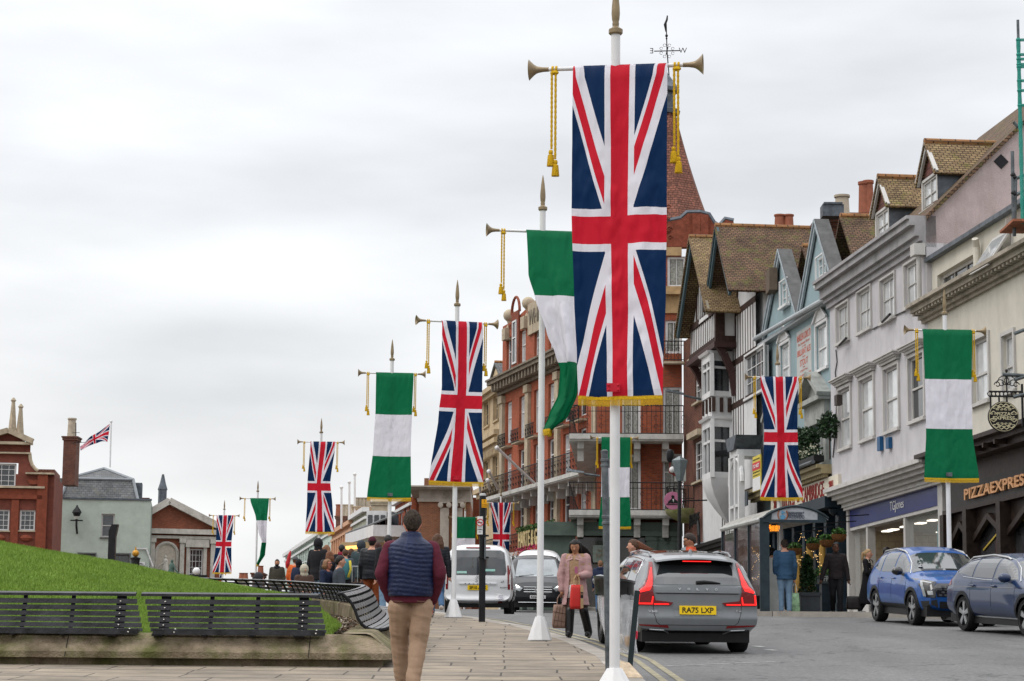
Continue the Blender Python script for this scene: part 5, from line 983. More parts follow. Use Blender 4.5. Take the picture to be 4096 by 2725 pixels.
text('PIZZAEXPRESS','lettering',mat('copper_letters',(.62,.33,.16),.5,.08),fs,lambda x,y,d:FR.P(a+x,-.27+d,zb_+.0+y),w=(b-a)*12.05/10.9,h=zt_-zb_,depth=.06,bold=True,center=False)
m=MB();FR.box(m,uA+.35,uB,-1.0,-.7,2.5,6.1);m.build('dark_interior',mat('restaurant_inside',(.02,.014,.012),.3,.5,1.5),t)
m=MB();m.add([P_(13.6,-.6,3.9),P_(uB,-.6,3.9),P_(uB,-.6,5.6),P_(13.6,-.6,5.6)],[(0,1,2,3)]);m.build('restaurant_glass',mat('shop_glass_dark',(.05,.05,.055),.05,.3,1,spec=1,coat=.6),t)
m=MB();FR.box(m,15.2,15.75,-.58,-.56,4.15,5.15);mp_=m.build('menu_poster',mat('menu_grey',(.5,.5,.48),.6),t);
for i in range(6):text('MENU' if i==0 else 'pizza and wine','lettering',BK_,mp_,lambda x,y,d,i=i:FR.P(15.47+x,-.555+d,4.98-i*.14+y),w=.4,h=.06,depth=.002)
text('EAT IN','lettering',PL,t,lambda x,y,d:FR.P(16.0+x,-.57+d,5.0+y),w=.5,h=.12,depth=.004)
m=MB();FR.slab(m,(14.0,4.9),(16.6,5.7),.05,-.58,-.56);FR.slab(m,(16.6,5.7),(19,4.9),.05,-.58,-.56);m.build('gold_lines',mat('gold_line',(.45,.33,.05),.5),t)
hs=at('R4',1596,560,53.5);r_=.0;left=at('R4',1466,560,53.5);rad=(hs-left).length;zt=hs.z
t=thing('hanging_sign',hs,'round black hanging sign with gold border on a wrought iron bracket','hanging sign');ax=Vector((.0,-1,0))
m=MB();m.lathe(hs,[(rad*.99,-.04),(rad,.0),(rad*.99,.04),(rad*.9,.045)],48,axis=(0,-1,0));dsk=m.build('disc',mat('sign_black',(.014,.012,.011),.4),t)
SG=mat('sign_gold',(.55,.50,.33),.5,.05);m=MB()
for r1,r2 in((.95,.92),):m.rings([[(hs.x+rad*q_*math.cos(k_*math.pi/32),hs.y-.05-e_,hs.z+rad*q_*math.sin(k_*math.pi/32))for k_ in range(64)]for q_,e_ in((r1,0),(r1,.012),(r2,.012),(r2,0))],cap=False)
def swirl(cx,cz,s,fl,fz=1,n=16):return[(hs.x+rad*(cx+fl*s*(.9*math.sin(x*1.0)-.25*math.sin(3*x))),hs.y-.055,hs.z+rad*(cz+fz*s*(.5*math.cos(x)+.22*math.cos(2*x))))for x in np.linspace(-2.6,2.6,n)]
for fz in(1,-1):
 for fl in(1,-1):
  for(cx,cz,s)in((.26,.50,.2),(.16,.70,.17),(.66,.22,.18),(.48,.60,.2)):m.tube(swirl(cx*fl,cz*fz,s,fl,fz),.011,5)
m.build('scrollwork',SG,dsk)
for tx,z_ in(('PIZZA',.06),('EXPRESS',-.20)):text(tx,'lettering',SG,dsk,lambda x,y,d,z_=z_:Vector((hs.x+x,hs.y-.055-d,hs.z+rad*z_+y)),w=rad*(.88 if tx=='PIZZA' else 1.4),h=rad*.22,depth=.012,bold=True)
m=MB();yb_=hs.y;bt=hs.z+rad+.12;m.tube([(hs.x-rad*.9,yb_,bt),(hs.x+rad*1.25,yb_,bt)],.022,6);m.tube([(hs.x-rad*.9,yb_,bt+.12),(hs.x+rad*1.25,yb_,bt+.12)],.018,6)
for k in range(9):xx=hs.x-rad*.85+k*rad*.26;m.tube([(xx+.05*math.cos(q_),yb_,bt+.06+.05*math.sin(q_))for q_ in np.linspace(0,6.28,9)],.012,4)
for sg in(-1,1):
 for s_,o_ in((.16,.14),(.11,.38),(.08,.6)):m.tube([(hs.x+.1+sg*rad*o_+sg*s_*math.cos(q_)*(1-q_/9),yb_,bt+.2+s_+s_*math.sin(q_)*(1-q_/9))for q_ in np.linspace(0,6,12)],.012,4)
m.tube([(hs.x+.1,yb_,bt+.12),(hs.x+.1,yb_,bt+.62)],.02,5);m.ball((hs.x+.1,yb_,bt+.62),.04,8)
for xx in(-.8,-.25,.25):m.tube([(hs.x+rad*xx,yb_,bt),(hs.x+rad*xx,yb_,hs.z+rad*math.sqrt(1-xx*xx)-.02)],.022,5)
m.tube([(hs.x+rad*1.25,yb_,bt+.3),(hs.x+rad*1.25,yb_,hs.z-rad*.6)],.03,6);m.bar((hs.x+rad*1.25,yb_,bt),(hs.x+rad*1.25+.9,yb_+.2,bt),.04);m.build('bracket',IRON,t)
t=thing('scaffold',(at('R8',1010,900,53).x,53,3),'steel scaffolding wrapped in green netting at the right edge','scaffold');NET=mat('green_netting',(.03,.30,.24),.6,.2,30,alpha=.8)
a0=at('R8',995,140,53);a1=at('R8',1012,850,53);m=MB();m.tube([a0,a1],.035,8);m.build('pole',STEEL,t)
m=MB();b0=at('R8',998,280,53);m.rings([[(lambda p_:(p_.x+rr_*math.cos(k*math.pi/4),p_.y+rr_*math.sin(k*math.pi/4),p_.z))(b0.lerp(a1+Vector((0,0,-2.5)),s))for k in range(8)]for s,rr_ in[(i/28,.05+.006*math.sin(i*2.1))for i in range(29)]])
for s in(.0,.18,.235,.30,.33,.5,.62,.8):p_=b0.lerp(a1,s);m.ball(p_,.065,8);m.bar(p_,p_+Vector((.6,.1,.05)),.06)
e0=at('R3',1720,400,53);m.rings([[(e0.x+.33+.07*math.sin(i)+rr_*math.cos(k*math.pi/4),53+rr_*math.sin(k*math.pi/4),e0.z-i*.22)for k in range(8)]for i,rr_ in enumerate((.05,.08,.12,.15,.12,.16,.12,.1,.05))]);m.build('netting',NET,t,True)
for(c_,x0,y0,x1,y1)in(('R8',957,1055,965,1540),('R8',965,850,1000,890),('R3',1690,10,1680,480),('R4',1590,205,1769,215),('R4',1690,250,1769,225),('R4',1680,395,1769,370),('R3',1690,160,1756,120),('R3',1690,30,1756,0),('R3',1680,1245,1756,1215)):
 m=MB();m.tube([at(c_,x0,y0,53.5),at(c_,x1,y1,53.5)],.045,8);m.build('tube',STEEL,t)
m=MB()
for q in(('R8',962,1220),('R8',965,1345),('R3',1680,20),('R3',1680,150),('R8',1018,860)):m=MB();m.ball(at(*q,53.5),.07,8);m.build('coupler',IRON,t)
m=MB();q0=at('R3',1612,395,53.5);q1=at('R3',1770,400,53.5);m.box((q0.x,52.7,q0.z-.06),(q1.x+.3,54.2,q0.z));m.build('board',mat('scaffold_board',(.35,.13,.07),.8,.3,9),t)
m=MB();q0=at('R3',1615,340,54);q1=at('R3',1790,270,54);m.hexa([q0-Vector((0,0,.25)),q1-Vector((0,0,.25)),q1+Vector((0,.1,-.25)),q0+Vector((0,.1,-.25)),q0,q1,q1+Vector((0,.1,0)),q0+Vector((0,.1,0))]);m.build('toe_board',mat('concrete_grey',(.36,.34,.31),.8),t)
t=build_root('pub_building',FR,-11,0,'duck-egg blue public house with two steep gables and a cream name board')
vP=-.3;uL,uR=-10.95,.3;zg=14.3;zsg1=FR.h('R4',60,1110,-.1)[1]
Wu=[FR.rect('R1',1025,1345,1100,1690,vP),FR.rect('R1',1305,1195,1395,1545,vP)];Wf=[FR.rect('R2',1055,560,1140,850,vP)];Wf=[(r[0],r[1],r[2],r[3])for r in Wf];Wf.append((-8.6,Wf[0][1],-7.0,Wf[0][3]))
m=MB();FR.wall(m,uL,uR,7.0,zg,Wu+Wf,vP,.2);
for(c0,ca,c1)in(((905,1250),(1035,605),(1175,1110)),((1190,1100),(1320,415),(1500,930))):
 pass
g1=(-10.7,-7.8,-5.1);g2=(-4.85,-2.3,.35);zA=17.0
for q in(g1,g2):FR.prism(m,[(q[0]+.05,zg),(q[2]-.05,zg),(q[1],zA)],vP-.2,vP)
wl=m.build('wall',BLUE,t)
for q in(g1,g2):
 bargeboard(FR,t,q[0],q[1],q[2],zg-.1,zA+.05,zg-.1,vP+.05,mat('barge_grey_blue',(.34,.39,.42),.6),.26,.08);gable_roof(FR,t,q[0],q[1],q[2],zg,zA+.1,zg,vP+.16,vP-.35,mat('lead_verge',(.10,.10,.10),.7,.2,3),.1,.1,'verge',False)
gable_roof(FR,t,g1[0],g1[1],g1[2],zg,zA+.22,zg,vP-.75,vP-7,TILEB,.08,.0);gable_roof(FR,t,g2[0],g2[1],g2[2],zg,zA+.22,zg,vP-.75,vP-7,TILEB,.08,.0)
for q in((1045,850,1100,1045),(1330,660,1385,870)):
 r=FR.rect('R1',*q,vP);FR.window(wl,r,2,3,.08,vP+.04,WHITE,GLASSP,surround=.05)
m=MB();m.tube([FR.P(uL-.1,vP+.32,zg+.0),FR.P(uR,vP+.32,zg-.28)],.09,10);FR.box(m,uL,uR,vP,vP+.25,zg-.34,zg-.22);m.build('gutter',mat('gutter_grey',(.38,.41,.43),.5),t)
for r in Wu:
 W=FR.window(wl,r,1,1,.08,vP-.06,WHITE,GLASSP,surround=.1,mid=.48);m=MB();um=(r[0]+r[2])/2
 FR.prism(m,[(r[0]-.12,r[3]+.12),(r[2]+.12,r[3]+.12),(um,r[3]+.62)],vP,vP+.07);FR.slab(m,(r[0]-.14,r[3]+.12),(um,r[3]+.66),.07,vP+.07,vP+.14);FR.slab(m,(um,r[3]+.66),(r[2]+.14,r[3]+.12),.07,vP+.07,vP+.14);m.build('pediment',WHITE,W)
STG=mat('stone_trim_grey',(.34,.35,.33),.8,.15,3,dirt=.4)
for r in Wf:
 W=FR.window(wl,r,1,1,.09,vP-.05,WHITE,GLASSP,mid=.4);m=MB();um=(r[0]+r[2])/2;a,b=r[0]-.55,r[2]+.55
 FR.box(m,a,r[0],vP,vP+.16,r[1]-.7,r[3]+.1);FR.box(m,r[2],b,vP,vP+.16,r[1]-.7,r[3]+.1);FR.box(m,a,b,vP,vP+.2,r[3]+.1,r[3]+.8);FR.box(m,a-.12,b+.12,vP,vP+.42,r[3]+.8,r[3]+.97)
 FR.prism(m,[(a-.05,r[3]+.97),(b+.05,r[3]+.97),(um,r[3]+1.75)],vP,vP+.15);FR.slab(m,(a-.2,r[3]+.97),(um,r[3]+1.85),.14,vP,vP+.5);FR.slab(m,(um,r[3]+1.85),(b+.2,r[3]+.97),.14,vP,vP+.5);m.build('pediment',STG,W)
r=FR.rect('R1',1150,1240,1265,1560,vP);z0s=FR.h('R2',940,345,vP)[1];m=MB();FR.box(m,r[0],r[2],vP,vP+.006,z0s,r[3]);ps=m.build('painted_sign',mat('sign_off_white',(.45,.46,.45),.8,.08,2),wl)
LR=mat('faded_red_letters',(.50,.13,.09),.8,.2,6);um=(r[0]+r[2])/2;Hs=r[3]-z0s;ws=r[2]-r[0]
for tx,f0,f1,w_ in(('McMULLEN & SONS LTD',.84,.95,.92),('The Delicate Flavour',.775,.815,.8),('OF THE',.73,.755,.25),('BRILLIANT ALES',.62,.715,.9),('AND',.575,.60,.2),('STOUT',.46,.555,.55),('WITH',.42,.44,.15),('ESSENTIAL',.37,.40,.5),('PRIME HOPS',.22,.33,.9),('Since 1827',.13,.19,.5)):
 text(tx,'lettering',LR,ps,lambda x,y,d,f0=f0:FR.P(um+x,vP+.007+d,z0s+Hs*f0+y),w=ws*w_,h=Hs*(f1-f0),depth=.004,bold=f1-f0>.05)
za,zb2=FR.h('R4',5,1110,.1)[1],FR.h('R4',5,1270,.1)[1]
a=FR.h('R5',740,300,.1)[0];b=FR.h('R5',1445,120,.1)[0];m=MB();FR.box(m,a,b,-.1,.1,zb2+.02,za);nb=m.build('name_board',mat('board_cream',(.62,.57,.47),.6,.06,2),t)
MR=mat('maroon_letters',(.27,.035,.03),.6);
for tx,xa,xb,k in(('2011',772,812,.55),('DUCHESS',862,990,.8),('OF',1015,1045,.55),('CAMBRIDGE',1065,1300,.8),('2011',1352,1395,.55)):
 p0,p1=FR.h('R5',xa,200,.1)[0],FR.h('R5',xb,200,.1)[0];H_=(za-zb2)*k;text(tx,'lettering',MR,nb,lambda x,y,d:FR.P((p0+p1)/2+x,.105+d,(za+zb2)/2-H_/2+y),w=p1-p0,h=H_,depth=.02)
m=MB();FR.box(m,uL,uR,-.3,.35,za+.12,za+.3);FR.box(m,uL,uR,-.3,.5,za+.3,za+.42);k=uL
while k<uR:FR.box(m,k,k+.12,.1,.26,za+.01,za+.12);k+=.24
m.build('cornice',mat('pub_cornice',(.30,.25,.14),.6),t);m=MB();m.tube([FR.P(-5.5,.6,za+.5),FR.P(.2,.6,za+.5)],.07,8);m.build('trough_light',STEEL,t)
m=MB();FR.box(m,uL,uR,-.35,.25,zb2-.35,zb2+.02);FR.box(m,uL,uR,-.7,-.6,3.2,zb2-.3)
for k in range(8):uu=uL+.1+k*(uR-uL-.5)/7;FR.box(m,uu,uu+.34,-.62,-.2,3.2,zb2-.3);FR.box(m,uu-.06,uu+.4,-.62,-.1,3.2,3.95);m.lathe(FR.P(uu+.17,-.12,zb2-.62),[(.02,0),(.16,.1),(.2,.22),(.12,.3)],10)
m.build('pub_front',DKB,t)
m=MB()
for k in range(7):
 uu=uL+.6+k*(uR-uL-.5)/7;m.tube([FR.P(uu+.45+.42*math.cos(x),-.5,5.9+.5*math.sin(x))for x in np.linspace(0,math.pi,12)],.045,6)
m.build('window_arches',mat('pub_arch_green',(.10,.14,.14),.5),t)
for uu in(-5.1,-3.4,-1.6):m=MB();m.tube([FR.P(uu,-.15,3.9),FR.P(uu,-.15,6.0)],.13,10);m.build('ochre_column',OCH,t)
m=MB();FR.box(m,uL+.4,uR-.3,-.58,-.56,4.0,6.2);m.build('pub_windows',GLASSD,t)
LB=mat('fairy_light',(1,.62,.22),.5,0,1,emit=1.5);st=thing('fairy_lights',FR.P(-4,.1,5.5),'strings of tiny warm lights looped over the pub front','string lights');m=MB();wv=MB()
for j,(z_,am)in enumerate(((6.35,.35),(5.55,.4),(6.0,.5))):
 pts=[FR.P(uL+.5+(uR-uL-.8)*k/60,.32+.02*math.sin(k),z_-am*abs(math.sin(k*.21+j))+.03*math.sin(k*2.7))for k in range(61)];wv.tube(pts,.008,4)
 for p_ in pts:m.ball(p_,.013,6)
for uu in(-5.1,-3.4,-1.6,-7):
 for k in range(5):m.ball(FR.P(uu+.15*math.sin(k*2),.0,3.9+k*.44),.012,6)
wv.build('wire',IRON,st);m.build('bulbs',LB,st)
LEAF=mat('dark_leaf',(.022,.055,.018),.5,.5,9);LEAF2=mat('bright_leaf',(.06,.14,.03),.5,.4,9)
def leaves(mb,c,r,n,s=.05,sz=1.0,k=3):
 for _ in range(n):
  d=Vector((random.gauss(0,1),random.gauss(0,1),random.gauss(0,1))).normalized()*r*(random.random()**.33);d.z*=sz;p=Vector(c)+d;a=Vector((random.uniform(-1,1),random.uniform(-1,1),random.uniform(-1,1))).normalized();b=a.cross(Vector((random.uniform(-1,1),random.uniform(-1,1),random.uniform(-1,1)))).normalized();s_=s*random.uniform(.6,1.3)
  mb.add([p-a*s_,p+b*s_*.45,p+a*s_,p-b*s_*.45],[(0,1,2,3)])
t2=thing('window_box',FR.P(-3,.5,za+.5),'long window box of white flowers and greenery above the pub name board','window box');m=MB();FR.box(m,-5.6,-.1,.15,.5,za+.55,za+.75);m.build('trough',IRON,t2)
m=MB();fl=MB();k=-5.5
while k<-.15:leaves(m,FR.P(k,.35,za+.95),.24,26,.07);leaves(fl,FR.P(k+.07,.42,za+1.0),.2,12,.05);k+=.22
m.build('greenery',LEAF,t2);fl.build('flowers',mat('white_flower',(.62,.60,.46),.7),t2)
for q,lb in(((1018,625),'dark round box tree on the pub balcony beside the largest pub banner'),((948,630),'dark round box tree half hidden behind the union jack banner'),((1165,530),'dark round box tree right of the pedimented pub window')):
 h_=FR.h('R2',*q,.25);t3=thing('topiary_ball',FR.P(h_[0],.25,za+.5),lb,'topiary','box trees on the pub balcony');m=MB();leaves(m,FR.P(h_[0],.25,h_[1]),.42,900,.07,1.1);m.build('foliage',LEAF,t3);m=MB();m.tube([FR.P(h_[0],.25,za+.5),FR.P(h_[0],.25,h_[1])],.03,6);m.build('stem',TIMB,t3)
BSK=mat('wicker',(.26,.12,.045),.8,.3,30,bump=.8,bscale=60)
for i,(x,y,rr,lb)in enumerate(((1453,640,78,'largest hanging basket, rightmost on the pub front'),(1325,700,75,'second hanging basket from the right on the pub front'),(1183,735,70,'third hanging basket from the right on the pub front'),(990,785,72,'leftmost hanging basket, behind the man in the blue jacket'))):
 Yb=61.5+i*1.6;p_=at('R5',x,y,Yb);rb=(at('R5',x+rr,y,Yb)-p_).length;t3=thing('hanging_basket',p_+Vector((0,0,-rb)),lb,'hanging basket','hanging baskets on the pub front')
 m=MB();m.lathe(p_,[(rb*.25,-rb*.75),(rb*.6,-rb*.62),(rb*.85,-rb*.3),(rb,rb*.15),(rb*1.04,rb*.2),(rb*.95,rb*.22)],22);
 for k in range(22):a_=k*2*math.pi/22;m.tube([p_+Vector((math.cos(a_)*q_*1.02,math.sin(a_)*q_*1.02,z_))for q_,z_ in((rb*.3,-rb*.75),(rb*.62,-rb*.62),(rb*.87,-rb*.3),(rb*1.01,rb*.15))],.008,4)
 m.build('basket',BSK,t3,True);m=MB();leaves(m,p_+Vector((0,0,rb*.55)),rb*.95,420,.055,.55);m.build('plants',LEAF2,t3)
 m=MB();top_=p_+Vector((0,0,rb*2.6))
 for k in range(3):a_=k*2.09;m.tube([p_+Vector((math.cos(a_)*rb,math.sin(a_)*rb,rb*.2)),top_],.006,4)
 m.bar(top_,top_+Vector((.9,.5,.1)),.03);m.build('chain',IRON,t3)
t=build_root('timber_house',FR,-17,-11,'black and white timber framed house with the steeper mossy gable beside the blue pub','timber framed house')
v0=0;q=(-15.2,-13.1,-10.75);zF,zA=16.1,18.85
ws=[FR.rect('R1',750,1430,900,1760,v0)]
m=MB();FR.wall(m,-17.5,-10.95,6.9,16.2,ws,v0,.15);FR.prism(m,[(q[0],16.2),(q[2],16.2),(q[1],18.6)],-.2,0);FR.box(m,-17.5,-10.95,-5,-.3,3,16.2);wl=m.build('infill_wall',RENDW,t)
FR.window(wl,ws[0],4,3,.08,v0-.03,WHITE,GLASSD,surround=.08)
m=MB()
for z in(15.85,13.9,12.2,10.4,8.6,7.1):FR.box(m,-17.5,-10.95,0,.018,z-.12,z+.12)
k=-17.4
while k<-11:
 FR.box(m,k-.045,k+.045,0,.012,14.0,15.8);
 if not(ws[0][0]-.15<k<ws[0][2]+.15):FR.box(m,k-.045,k+.045,0,.012,12.3,13.85)
 if not(ws[0][0]-.15<k<ws[0][2]+.15):FR.box(m,k-.05,k+.05,0,.012,7.2,12.1)
 k+=.46
for a,b in(((-14.9,16.3),(-13.6,17.9)),((-11.4,16.3),(-12.6,17.9)),((-14.2,16.3),(-13.9,17.4)),((-12.1,16.3),(-12.3,17.4))):FR.slab(m,a,b,.12,0,.055)
m.build('timber_frame',TIMB,t)
bb=mat('barge_teal',(.06,.10,.115),.5);bargeboard(FR,t,q[0]-.1,q[1],q[2]+.1,zF-.1,zA+.05,zF-.1,1.0,bb,.3,.09);gable_roof(FR,t,q[0]-.2,q[1],q[2]+.15,zF,zA+.12,zF,1.15,-8,TILEB,.1,.12)
ov=(q[1]+.45,17.0);m=MB();m.lathe(FR.P(ov[0],.0,ov[1]),[(.42,0),(.42,.07),(.32,.07)],24,1,1,axis=tuple(FR.n)+(0,));m.v=[tuple((FR.P(ov[0],0,ov[1])+Vector(((Vector(v)-FR.P(ov[0],0,ov[1])).x,(Vector(v)-FR.P(ov[0],0,ov[1])).y,(Vector(v)-FR.P(ov[0],0,ov[1])).z))))for v in m.v];m.build('oval_window',WHITE,t)
vb=.9;a,zt_=FR.h('R2',510,640,0);m=MB()
bA,bB=FR.h('R2',520,700,vb)[0],-11.6;FR.box(m,bA,bB,0,vb,9.75,10.0);FR.box(m,bA,bB,0,vb,7.0,7.15);FR.box(m,bA,bB,vb-.08,vb,7.85,7.95)
for uu in(bA+.05,(bA+bB)/2,-11.85):FR.box(m,uu,uu+.22,vb-.22,vb,7.1,9.8)
k=bA+.4
while k<-11.8:m.lathe(FR.P(k,vb-.05,7.15),[(.04,0),(.07,.2),(.035,.45),(.05,.7)],8);k+=.28
arch_=[FR.P((bA+bB)/2+1.1*math.cos(x),vb-.1,8.75+.95*math.sin(x))for x in np.linspace(0,math.pi,14)];m.tube(arch_,.09,6);m.build('balcony',WHITE,t)
m=MB();FR.prism(m,[(bA-.1,10.0),(-11.4,10.0),(-11.9,10.5),(bA+.4,10.5)],0,vb+.12);m.build('lead_canopy',LEAD,t)
DKT=mat('shopfront_black_brown',(.016,.012,.011),.4,.35,5,bump=.3);m=MB()
for a,b,d_ in((6.55,6.7,.35),(6.7,6.85,.5),(6.85,6.98,.62),(5.95,6.1,.3)):FR.box(m,-21.3,-10.95,-.5,d_,a,b)
FR.box(m,-21.3,-10.95,-.5,.15,6.1,6.55);FR.box(m,-21.3,-10.95,-.9,-.6,3,6)
for k in range(8):uu=-21.2+k*1.42;FR.box(m,uu,uu+.28,-.5,.2,3,6.0);m.lathe(FR.P(uu+.14,.3,6.15),[(.05,0),(.16,.12),(.2,.3),(.15,.42)],10)
m.build('shopfront',DKT,t);m=MB();FR.box(m,-21,-11.1,-.1,-.05,3.6,5.8);m.build('shop_window',GLASSD,t)
r=FR.rect('R2',495,1040,592,1090,.66);m=MB();FR.box(m,r[0],r[2],.63,.68,r[1]-.15,r[3]+.1);m.build('slate_plaque',mat('plaque_slate',(.06,.075,.09),.4),t)
pz=FR.rect('R2',635,750,690,995,1.0);m=MB();FR.box(m,pz[0],pz[2],1.0,1.04,pz[1],pz[3]);lt=m.build('letting_board',mat('board_yellow',(.62,.50,.07),.5),None);H_=pz[3]-pz[1];W_=pz[2]-pz[0];uc=(pz[0]+pz[2])/2
tag(lt,'yellow and red TO LET board fixed to the timber house balcony','letting board');m=MB();FR.box(m,pz[0]+.03,pz[2]-.03,1.041,1.05,pz[1]+H_*.6,pz[1]+H_*.82);b1=m.build('red_band',RD,lt);text('TO LET','lettering',PL,lt,lambda x,y,d:FR.P(uc+x,1.051+d,pz[1]+H_*.66+y),w=W_*.8,h=H_*.1,depth=.01,bold=True)
m=MB();FR.box(m,pz[0]+.03,pz[2]-.03,1.041,1.05,pz[1]+.02,pz[1]+H_*.38);m.build('white_panel',PL,lt)
for tx,f in(('ENTIRE PREMISES',.88),('RETAIL AND UPPER FLOORS',.52),('AGENTS',.43)):text(tx,'lettering',BK_,lt,lambda x,y,d,f=f:FR.P(uc+x,1.045+d,pz[1]+H_*f+y),w=W_*.85,h=H_*.035,depth=.006)
t=build_root('timber_house',FR,-24,-17,'black and white timber framed house with the pale tiled gable and white oriel windows','timber framed house')
vB=.75;fa=FR.h('R1',318,1150,vB)[0];fb,zbt=FR.h('R1',527,1290,vB);_,ztp=FR.h('R1',527,1040,vB);q=(fa-1.0,(fa+fb)/2,fb+.7);zA=ztp+3.6
A_=FR.h('R1',335,525,vB+.5);q=(FR.h('R1',230,1240,vB+.5)[0],A_[0],FR.h('R1',460,1040,vB+.5)[0]);zF=FR.h('R1',230,1240,vB+.5)[1];zA=A_[1]
m=MB();FR.wall(m,fa,fb,zbt-.1,ztp,[],vB,.2);m.add([FR.P(fb,vB,zbt),FR.P(fb,-.2,zbt),FR.P(fb,-.2,ztp),FR.P(fb,vB,ztp)],[(0,1,2,3)]);FR.prism(m,[(q[0]+.3,zF),(q[2]-.3,zF),(q[1],zA-.2)],vB-.2,vB);FR.box(m,fa,fb,-.3,vB-.01,ztp-.1,ztp);FR.box(m,fa,fb,-.3,vB-.01,zbt-.1,zbt);FR.box(m,-21.5,-17.3,-5,0,3,16.4);wl=m.build('infill_wall',RENDW,t)
m=MB();FR.box(m,fa,fb,vB,vB+.06,ztp-.16,ztp+.1);FR.box(m,fa,fb+.06,vB,vB+.08,zbt-.1,zbt+.12);FR.box(m,fb-.25,fb+.05,vB-.3,vB+.07,zbt,ztp);FR.box(m,fb-.03,fb+.06,-.2,vB,zbt-.1,zbt+.15);FR.box(m,fb-.03,fb+.06,-.2,.05,zbt,ztp)
k=fa+.2
while k<fb-.3:FR.box(m,k-.04,k+.04,vB,vB+.014,zbt+.1,ztp-.15);k+=.38
for i in range(-3,4):uu=q[1]+i*.55;FR.box(m,uu-.06,uu+.06,vB,vB+.05,zF,min(zA-.4,zF+(zA-zF)*(1-abs(uu-q[1])/(q[1]-q[0]))-.1))
m.build('timber_frame',TIMB,t)
FR.window(wl,(q[1]-.9,zF+.15,q[1]+.9,zF+1.6),4,1,.07,vB+.07,WHITE,GLASSD)
m=MB();FR.slab(m,(q[0]-.1,zF-.12),(q[1],zA),.34,vB+.5,vB+.6);m.build('bargeboard',bb,t);m=MB();FR.slab(m,(q[1],zA),(q[2]+.1,zF-.12),.3,vB+.5,vB+.6);m.build('bargeboard',mat('barge_pale',(.30,.26,.20),.7),t)
gable_roof(FR,t,q[0]-.1,q[1],q[2]+.05,zF,zA+.1,zF,vB+.68,-7,TILEA,.1,.25)
m=MB()
for uu,d0 in((fa-.1,0),(fb-.15,0)):
 pts=[FR.P(uu,.0,zbt-2.2),FR.P(uu,.12,zbt-1.3),FR.P(uu,.45,zbt-.55),FR.P(uu,vB,zbt-.1)]
 for a,b in zip(pts,pts[1:]):m.bar(a,b,.28,.26)
FR.box(m,fa-.2,fb+.15,-.1,vB+.15,zbt-.32,zbt-.1);m.build('jetty_bracket',mat('bracket_red_brown',(.045,.02,.018),.5),t)
_,zs1=FR.h('R2',165,610,0);bw1=[FR.rect('R2',218,130,262,380,0),FR.rect('R2',215,650,272,930,0)]
m=MB();FR.wall(m,-26.05,-17.3,6.6,16.4,bw1,-.05,.2);FR.box(m,-26.05,-21.5,-5,-.26,3,16.4);m.add([FR.P(-26.05,-.05,6.6),FR.P(-26.05,-3,6.6),FR.P(-26.05,-3,16.4),FR.P(-26.05,-.05,16.4)],[(0,1,2,3)]);bwall=m.build('brick_wall',DRED,t)
for r in bw1:W=FR.window(bwall,r,2,3,.08,-.12,WHITE,GLASSD,mid=.5,smat=STN)
m=MB()
for r in bw1:FR.box(m,r[0]-.3,r[2]+.3,-.04,.25,r[3]+.15,r[3]+.4)
m.build('stone_hood',STN,bwall)
def oriel(z0,z1,xl,xm,xr,cz,nm):
 uA_=FR.h('R2',xl,600,.85)[0];uB_=FR.h('R2',xm,600,.85)[0];uC_=FR.h('R2',xr,600,.0)[0];o_=[];dl=[(uA_-.55,0),(uA_,.85),(uB_,.85),(uC_,0)]
 def pl(z,e=0):return[FR.P(dl[0][0]-e,dl[0][1],z),FR.P(dl[1][0]-e*.4,dl[1][1]+e,z),FR.P(dl[2][0]+e*.4,dl[2][1]+e,z),FR.P(dl[3][0]+e,dl[3][1],z)]
 m=MB();m.poly(pl(z0,.05),pl(z0+.22,.05));m.poly(pl(z1-.3,.05),pl(z1,.05));m.poly(pl(z1,.15),pl(z1+.1,.2));m.poly(pl((z0+z1)/2+.25,.03),pl((z0+z1)/2+.35,.03))
 for i in range(3):
  a,b=Vector(pl(0)[i]),Vector(pl(0)[i+1]);
  for f in(.03,.97):p_=a.lerp(b,f);m.box((p_.x-.07,p_.y-.07,z0),(p_.x+.07,p_.y+.07,z1))
  if i==1:p_=a.lerp(b,.5);m.box((p_.x-.04,p_.y-.04,z0),(p_.x+.04,p_.y+.04,z1))
 o=m.build(nm,WHITE,t);m=MB();m.poly(pl(z0+.1,-.05),pl(z1-.1,-.05));m.build('pane',GLASSD,o)
 return dl,pl,o
zU0,zU1=FR.h('R2',480,330,0)[1],FR.h('R2',480,30,0)[1];zL0,zL1=FR.h('R2',480,895,0)[1],FR.h('R2',480,490,0)[1]
dl,pl,o1=oriel(zU0,zU1,285,345,482,0,'oriel_window');dl,pl,o2=oriel(zL0,zL1,285,345,482,0,'oriel_window')
m=MB();m.poly(pl(zL1+.1,.0),pl(zU0,.0));m.build('oriel_infill',RENDW,t);m=MB();
for i in range(3):
 a,b=pl(0)[i],pl(0)[i+1]
 for f in(.1,.5,.9):p_=Vector(a).lerp(Vector(b),f);m.box((p_.x-.08,p_.y-.08,zL1+.3),(p_.x+.06,p_.y+.08,zU0-.05))
m.build('oriel_timber',TIMB,t)
m=MB();cen=sum((Vector(p_)for p_ in pl(0)),Vector())/4;
m.rings([[(cen+(Vector(p_)-cen)*s_+Vector((0,0,z_))+FR.P(0,-vv,0)-FR.P(0,0,0))for p_ in pl(0,.05)]for s_,z_,vv in((1,zL0,0),(.98,zL0-.25,0),(.85,zL0-.7,.1),(.6,zL0-1.15,.25),(.3,zL0-1.55,.4),(.1,zL0-1.9,.55))]);m.build('oriel_corbel',RENDW,t,1)
